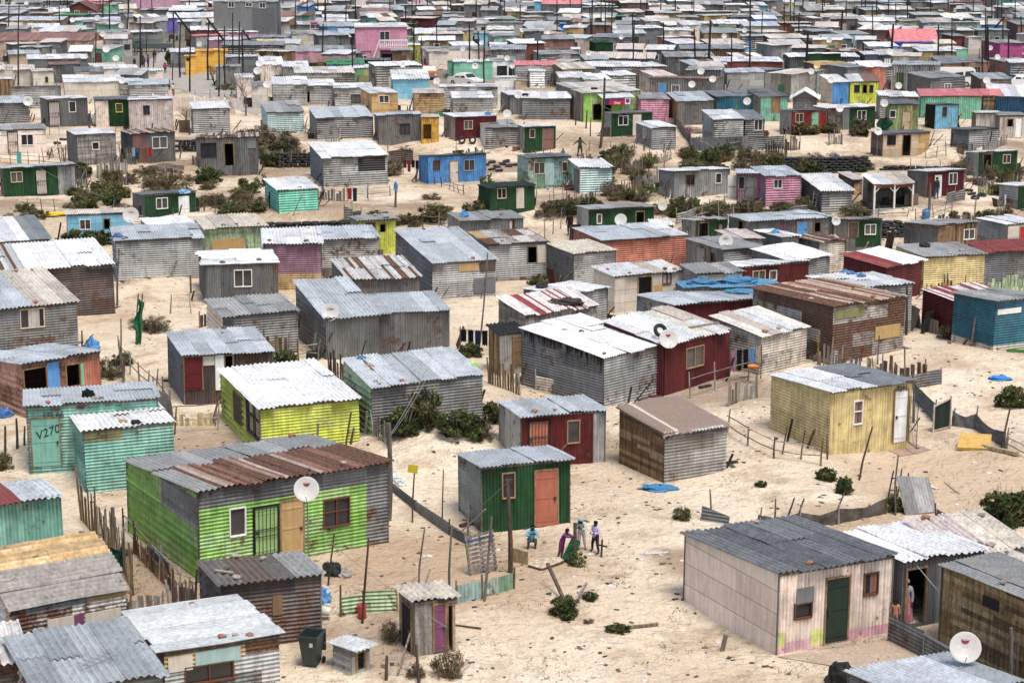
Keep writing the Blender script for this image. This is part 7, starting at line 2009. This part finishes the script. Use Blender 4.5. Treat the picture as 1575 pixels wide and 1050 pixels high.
# squatting child with hands at the chin
person((818, 843), 1.30, R_(10), dict(pel=(0, .10, .22), spi=(0, .06, .33), che=(0, .0, .45), nek=(0, -.03, .53), hd1=(.01, -.05, .585), hd2=(.02, -.05, .645), ls=(-.11, 0, .48), rs=(.11, 0, .48), le=(-.16, -.06, .37), re=(.16, -.06, .37), lw=(-.05, -.14, .44), rw=(.05, -.14, .44),
     lh=(-.06, .10, .20), rh=(.06, .10, .20), lk=(-.10, -.10, .26), rk=(.09, -.12, .25), la=(-.10, .0, .05), ra=(.08, -.03, .05), lt=(-.12, -.08, .02), rt=(.09, -.11, .02)),
     (.16, .42, .55), (.06, .065, .07), 'child in a light blue top squatting in front of the green shack')
person((864, 860), 1.18, R_(62), dict(che=(0, -.10, .73), nek=(0, -.14, .81), hd1=(0, -.17, .865), hd2=(0, -.18, .93), spi=(0, -.04, .63), ls=(-.1, -.11, .77), rs=(.1, -.11, .77), le=(-.11, -.26, .74), re=(.10, -.26, .72), lw=(-.07, -.40, .76), rw=(.06, -.40, .73),
     lk=(-.06, .03, .27), la=(-.06, .10, .055), lt=(-.065, .02, .022), rk=(.06, .0, .27), ra=(.06, .05, .055), rt=(.065, -.03, .022)),
     (.13, .03, .13), (.15, .04, .08), 'child in plum coloured clothes pushing with both arms at the short post')
person((894, 845), 1.28, R_(-12), dict(spi=(0, -.03, .63), che=(0, -.09, .73), nek=(0, -.14, .80), hd1=(0, -.18, .835), hd2=(0, -.20, .895), ls=(-.11, -.09, .77), rs=(.11, -.09, .77), le=(-.15, -.20, .64), re=(.15, -.20, .64), lw=(-.05, -.27, .70), rw=(.04, -.27, .68), rk=(.08, .0, .28), ra=(.10, .04, .055), rt=(.13, -.03, .022)),
     (.42, .46, .42), (.48, .42, .42), 'child in a pale jacket and teal hat standing behind the short post', hat=(.16, .32, .36), shoes=(.10, .03, .025))
person((916, 850), 1.18, R_(-48), dict(lk=(-.11, -.02, .28), la=(-.17, .03, .055), lt=(-.20, -.03, .022), rk=(.08, -.01, .28), ra=(.11, .02, .055), rt=(.12, -.06, .022), le=(-.14, -.02, .64), re=(.14, -.02, .64), lw=(-.07, -.14, .62), rw=(.07, -.14, .62)),
     (.48, .42, .62), (.02, .02, .025), 'child in a lilac jumper and black trousers walking beside the post')
person((1391, 962), 1.58, R_(-30), dict(), (.30, .26, .32), (.30, .10, .14), 'woman in a grey top and flowered red skirt at the open doorway', skirt=(.34, .14, .17), hat=(.34, .30, .35), sleeves=True)
person((1376, 966), .95, R_(-20), dict(), (.45, .22, .13), (.40, .2, .15), 'small child in orange brown beside the pink wall')
person((892, 241), 1.68, R_(160), dict(ls=(-.11, 0, .79), le=(-.20, .02, .70), lw=(-.29, .0, .63), re=(.22, .0, .70), rw=(.33, -.02, .60), lk=(-.09, -.02, .28), la=(-.12, .02, .055), rk=(.08, .02, .28), ra=(.12, .06, .055)),
     (.05, .055, .035), (.03, .035, .04), 'man in dark olive clothes walking with arms spread on the sand')
person((866, 250), 1.2, 0, dict(), (.10, .14, .18), (.04, .04, .05), 'child half hidden behind the roof of the faded turquoise shack')
person((1440, 306), 1.62, R_(30), dict(lw=(-.08, -.10, .62), le=(-.14, -.02, .66), lk=(-.09, -.03, .28), la=(-.12, .0, .055)), (.02, .022, .03), (.04, .09, .13), 'man in black top and blue jeans at the white door of the maroon shack')
person((876, 362), 1.6, R_(200), dict(lk=(-.09, -.02, .28)), (.012, .012, .014), (.02, .02, .025), 'person in black on the path between the stakes')
person((138, 200), 1.5, R_(120), dict(), (.05, .05, .06), (.12, .11, .12), 'person in dark clothes beside the pale blue washing')
for i, (x, y_, h, c, l, lab) in enumerate([(207, 104, 1.2, (.02, .02, .03), (.02, .02, .02), 'small child in black at the left of the road group'), (221, 106, 1.65, (.04, .05, .05), (.02, .02, .03), 'person in dark grey in the middle of the road group'),
        (228, 105, 1.75, (.03, .08, .22), (.02, .02, .04), 'person in a blue jacket in the road group'), (219, 101, 1.7, (.05, .07, .06), (.03, .03, .03), 'person in dark green behind the road group'), (238, 97, 1.7, (.02, .03, .05), (.25, .22, .2), 'person in black jacket and pale trousers on the road'),
        (254, 113, 1.3, (.35, .03, .05), (.03, .03, .04), 'child in a red top running on the road'), (267, 148, 1.4, (.6, .6, .6), (.25, .04, .08), 'person in white top at the yard wall'), (261, 72, 1.6, (.03, .03, .04), (.02, .02, .02), 'person in black at the far end of the road'),
        (198, 42, 1.6, (.02, .02, .03), (.02, .02, .02), 'dark figure by the far yellow sided house'), (1541, 176, 1.4, (.4, .02, .03), (.2, .02, .03), 'person in red at the brown end of the pink roofed row'), (207, 100, .9, (.02, .02, .02), (.02, .02, .02), None)]):
    if lab: person((x, y_), h, R_(40*i % 360), dict(lk=(-.08, -.04, .28), ra=(.08, .05, .055)) if i % 2 else {}, c, l, lab)

# ---------------------------------------------------------------- vehicles
def vehicle(px, py, kind, yaw, col, label, cat):
    P = ground(px, py); t = thing({'minibus': 'minibus', 'sedan': 'car', 'pickup': 'pickup_truck', 'truck': 'truck'}[kind], P, yaw, label, cat)
    L, Wd = {'minibus': (4.9, 1.75), 'sedan': (4.2, 1.65), 'pickup': (4.6, 1.7), 'truck': (5.5, 2.1)}[kind]
    if kind == 'minibus': prof = [(0, .35), (0, .95), (.35, 1.15), (1.0, 1.95), (1.3, 2.1), (4.6, 2.1), (4.85, 1.9), (4.9, .35)]; win = [(1.35, 1.2, 2.35, 1.85), (2.5, 1.2, 3.5, 1.85), (3.65, 1.2, 4.65, 1.85)]; ws = ((.42, 1.2), (.98, 1.88))
    elif kind == 'sedan': prof = [(0, .3), (0, .7), (.15, .78), (1.1, .92), (1.65, 1.38), (2.75, 1.4), (3.35, .98), (4.1, .92), (4.2, .75), (4.2, .3)]; win = [(1.45, .95, 2.15, 1.3), (2.25, .95, 3.0, 1.3)]; ws = ((1.15, .96), (1.6, 1.34))
    elif kind == 'pickup': prof = [(0, .4), (0, .85), (1.2, .98), (1.65, 1.5), (2.5, 1.5), (2.65, 1.0), (4.6, 1.0), (4.6, .4)]; win = [(1.55, 1.02, 2.5, 1.42)]; ws = ((1.25, 1.02), (1.62, 1.46))
    else: prof = [(0, .5), (0, 1.3), (.3, 1.9), (1.5, 2.0), (1.6, 1.2), (5.5, 1.2), (5.5, .6)]; win = [(.4, 1.3, 1.35, 1.8)]; ws = ((.04, 1.35), (.27, 1.82))
    m = MB(); n = len(prof); w0 = Wd/2
    tz = max(z for x, z in prof)
    inset = lambda z: w0-(.14 if z > tz*.72 else .02)
    m.v = [(x-L/2, -inset(z), z) for x, z in prof]+[(x-L/2, inset(z), z) for x, z in prof]
    for i in range(n): j = (i+1) % n; m.face((i, i+n, j+n, j), col)
    m.face(tuple(range(n)), col); m.face(tuple(range(2*n-1, n-1, -1)), col); m.build('body', 'carpaint', t)
    for s_ in (-1, 1):
        for (a, b, c, d) in win:
            y0 = s_*(w0-.005); y1 = s_*(w0-.13); m = MB()
            f = [(a-L/2, y0, b), (c-L/2, y0, b), (c-L/2, y1, d), (a+.12-L/2, y1, d)]
            m.poly(f if s_ < 0 else f[::-1], (.02, .022, .025)); m.build('side_window', 'glass', t)
        for k in (.19, .79):
            m = MB(); m.tube([(L*k-L/2, s_*(w0-.2), .3), (L*k-L/2, s_*(w0+.01), .3)], .3, (.02, .02, .02), 16); wh = m.build('wheel', 'rubber', t)
            m = MB(); m.tube([(L*k-L/2, s_*(w0+.0), .3), (L*k-L/2, s_*(w0+.02), .3)], .17, (.4, .4, .4), 12); m.build('hubcap', 'metal', wh)
        m = MB(); m.box(-L/2-.02, s_*w0*.72-.13, .55, -L/2+.02, s_*w0*.72+.13, .7, (.7, .7, .65)); m.build('headlight', 'glass', t)
        m = MB(); m.box(L/2-.02, s_*w0*.8-.08, .6, L/2+.02, s_*w0*.8+.08, .8, (.35, .02, .02)); m.build('tail_light', 'glass', t)
    (a, b), (c, d) = ws; m = MB(); y0, y1 = w0-.12, w0-.22
    m.poly([(a-L/2-.02, -y0, b+.02), (a-L/2-.02, y0, b+.02), (c-L/2-.02, y1, d+.02), (c-L/2-.02, -y1, d+.02)][::-1], (.03, .035, .04)); m.build('windscreen', 'glass', t)
    m = MB(); m.box(-L/2-.05, -w0+.05, .35, -L/2+.03, w0-.05, .5, (.15, .15, .15)); m.build('bumper', 'plastic', t)
    return t
vehicle(1464, 133, 'minibus', 0, (.70, .69, .64), 'white minibus taxi parked before the brown gabled house', 'minibus')
vehicle(1440, 124, 'sedan', 0, (.62, .64, .68), 'white car half hidden behind the white minibus', 'car')
vehicle(1240, 145, 'minibus', PI, (.74, .74, .74), 'white minibus behind the curved white gable roof', 'minibus')
vehicle(716, 132, 'sedan', 2.4, (.74, .72, .66), 'cream white sedan parked by the mint green gate', 'car')
vehicle(659, 121, 'pickup', PI/2+.15, (.40, .13, .03), 'orange pickup seen from the front beside the lilac pink house', 'pickup truck')
vehicle(1566, 134, 'sedan', .1, (.72, .73, .75), 'white car cut by the right edge behind the navy blue shed', 'car')
vehicle(234, 80, 'truck', .1, (.08, .10, .09), 'dark green truck under the flat grey canopy', 'truck')
vehicle(1290, 93, 'pickup', .1, (.25, .45, .5), 'pale blue pickup behind the long slate grey shed', 'pickup truck')
vehicle(1250, 116, 'sedan', .2, (.5, .3, .32), 'pink car roof left of the tan dish', 'car')
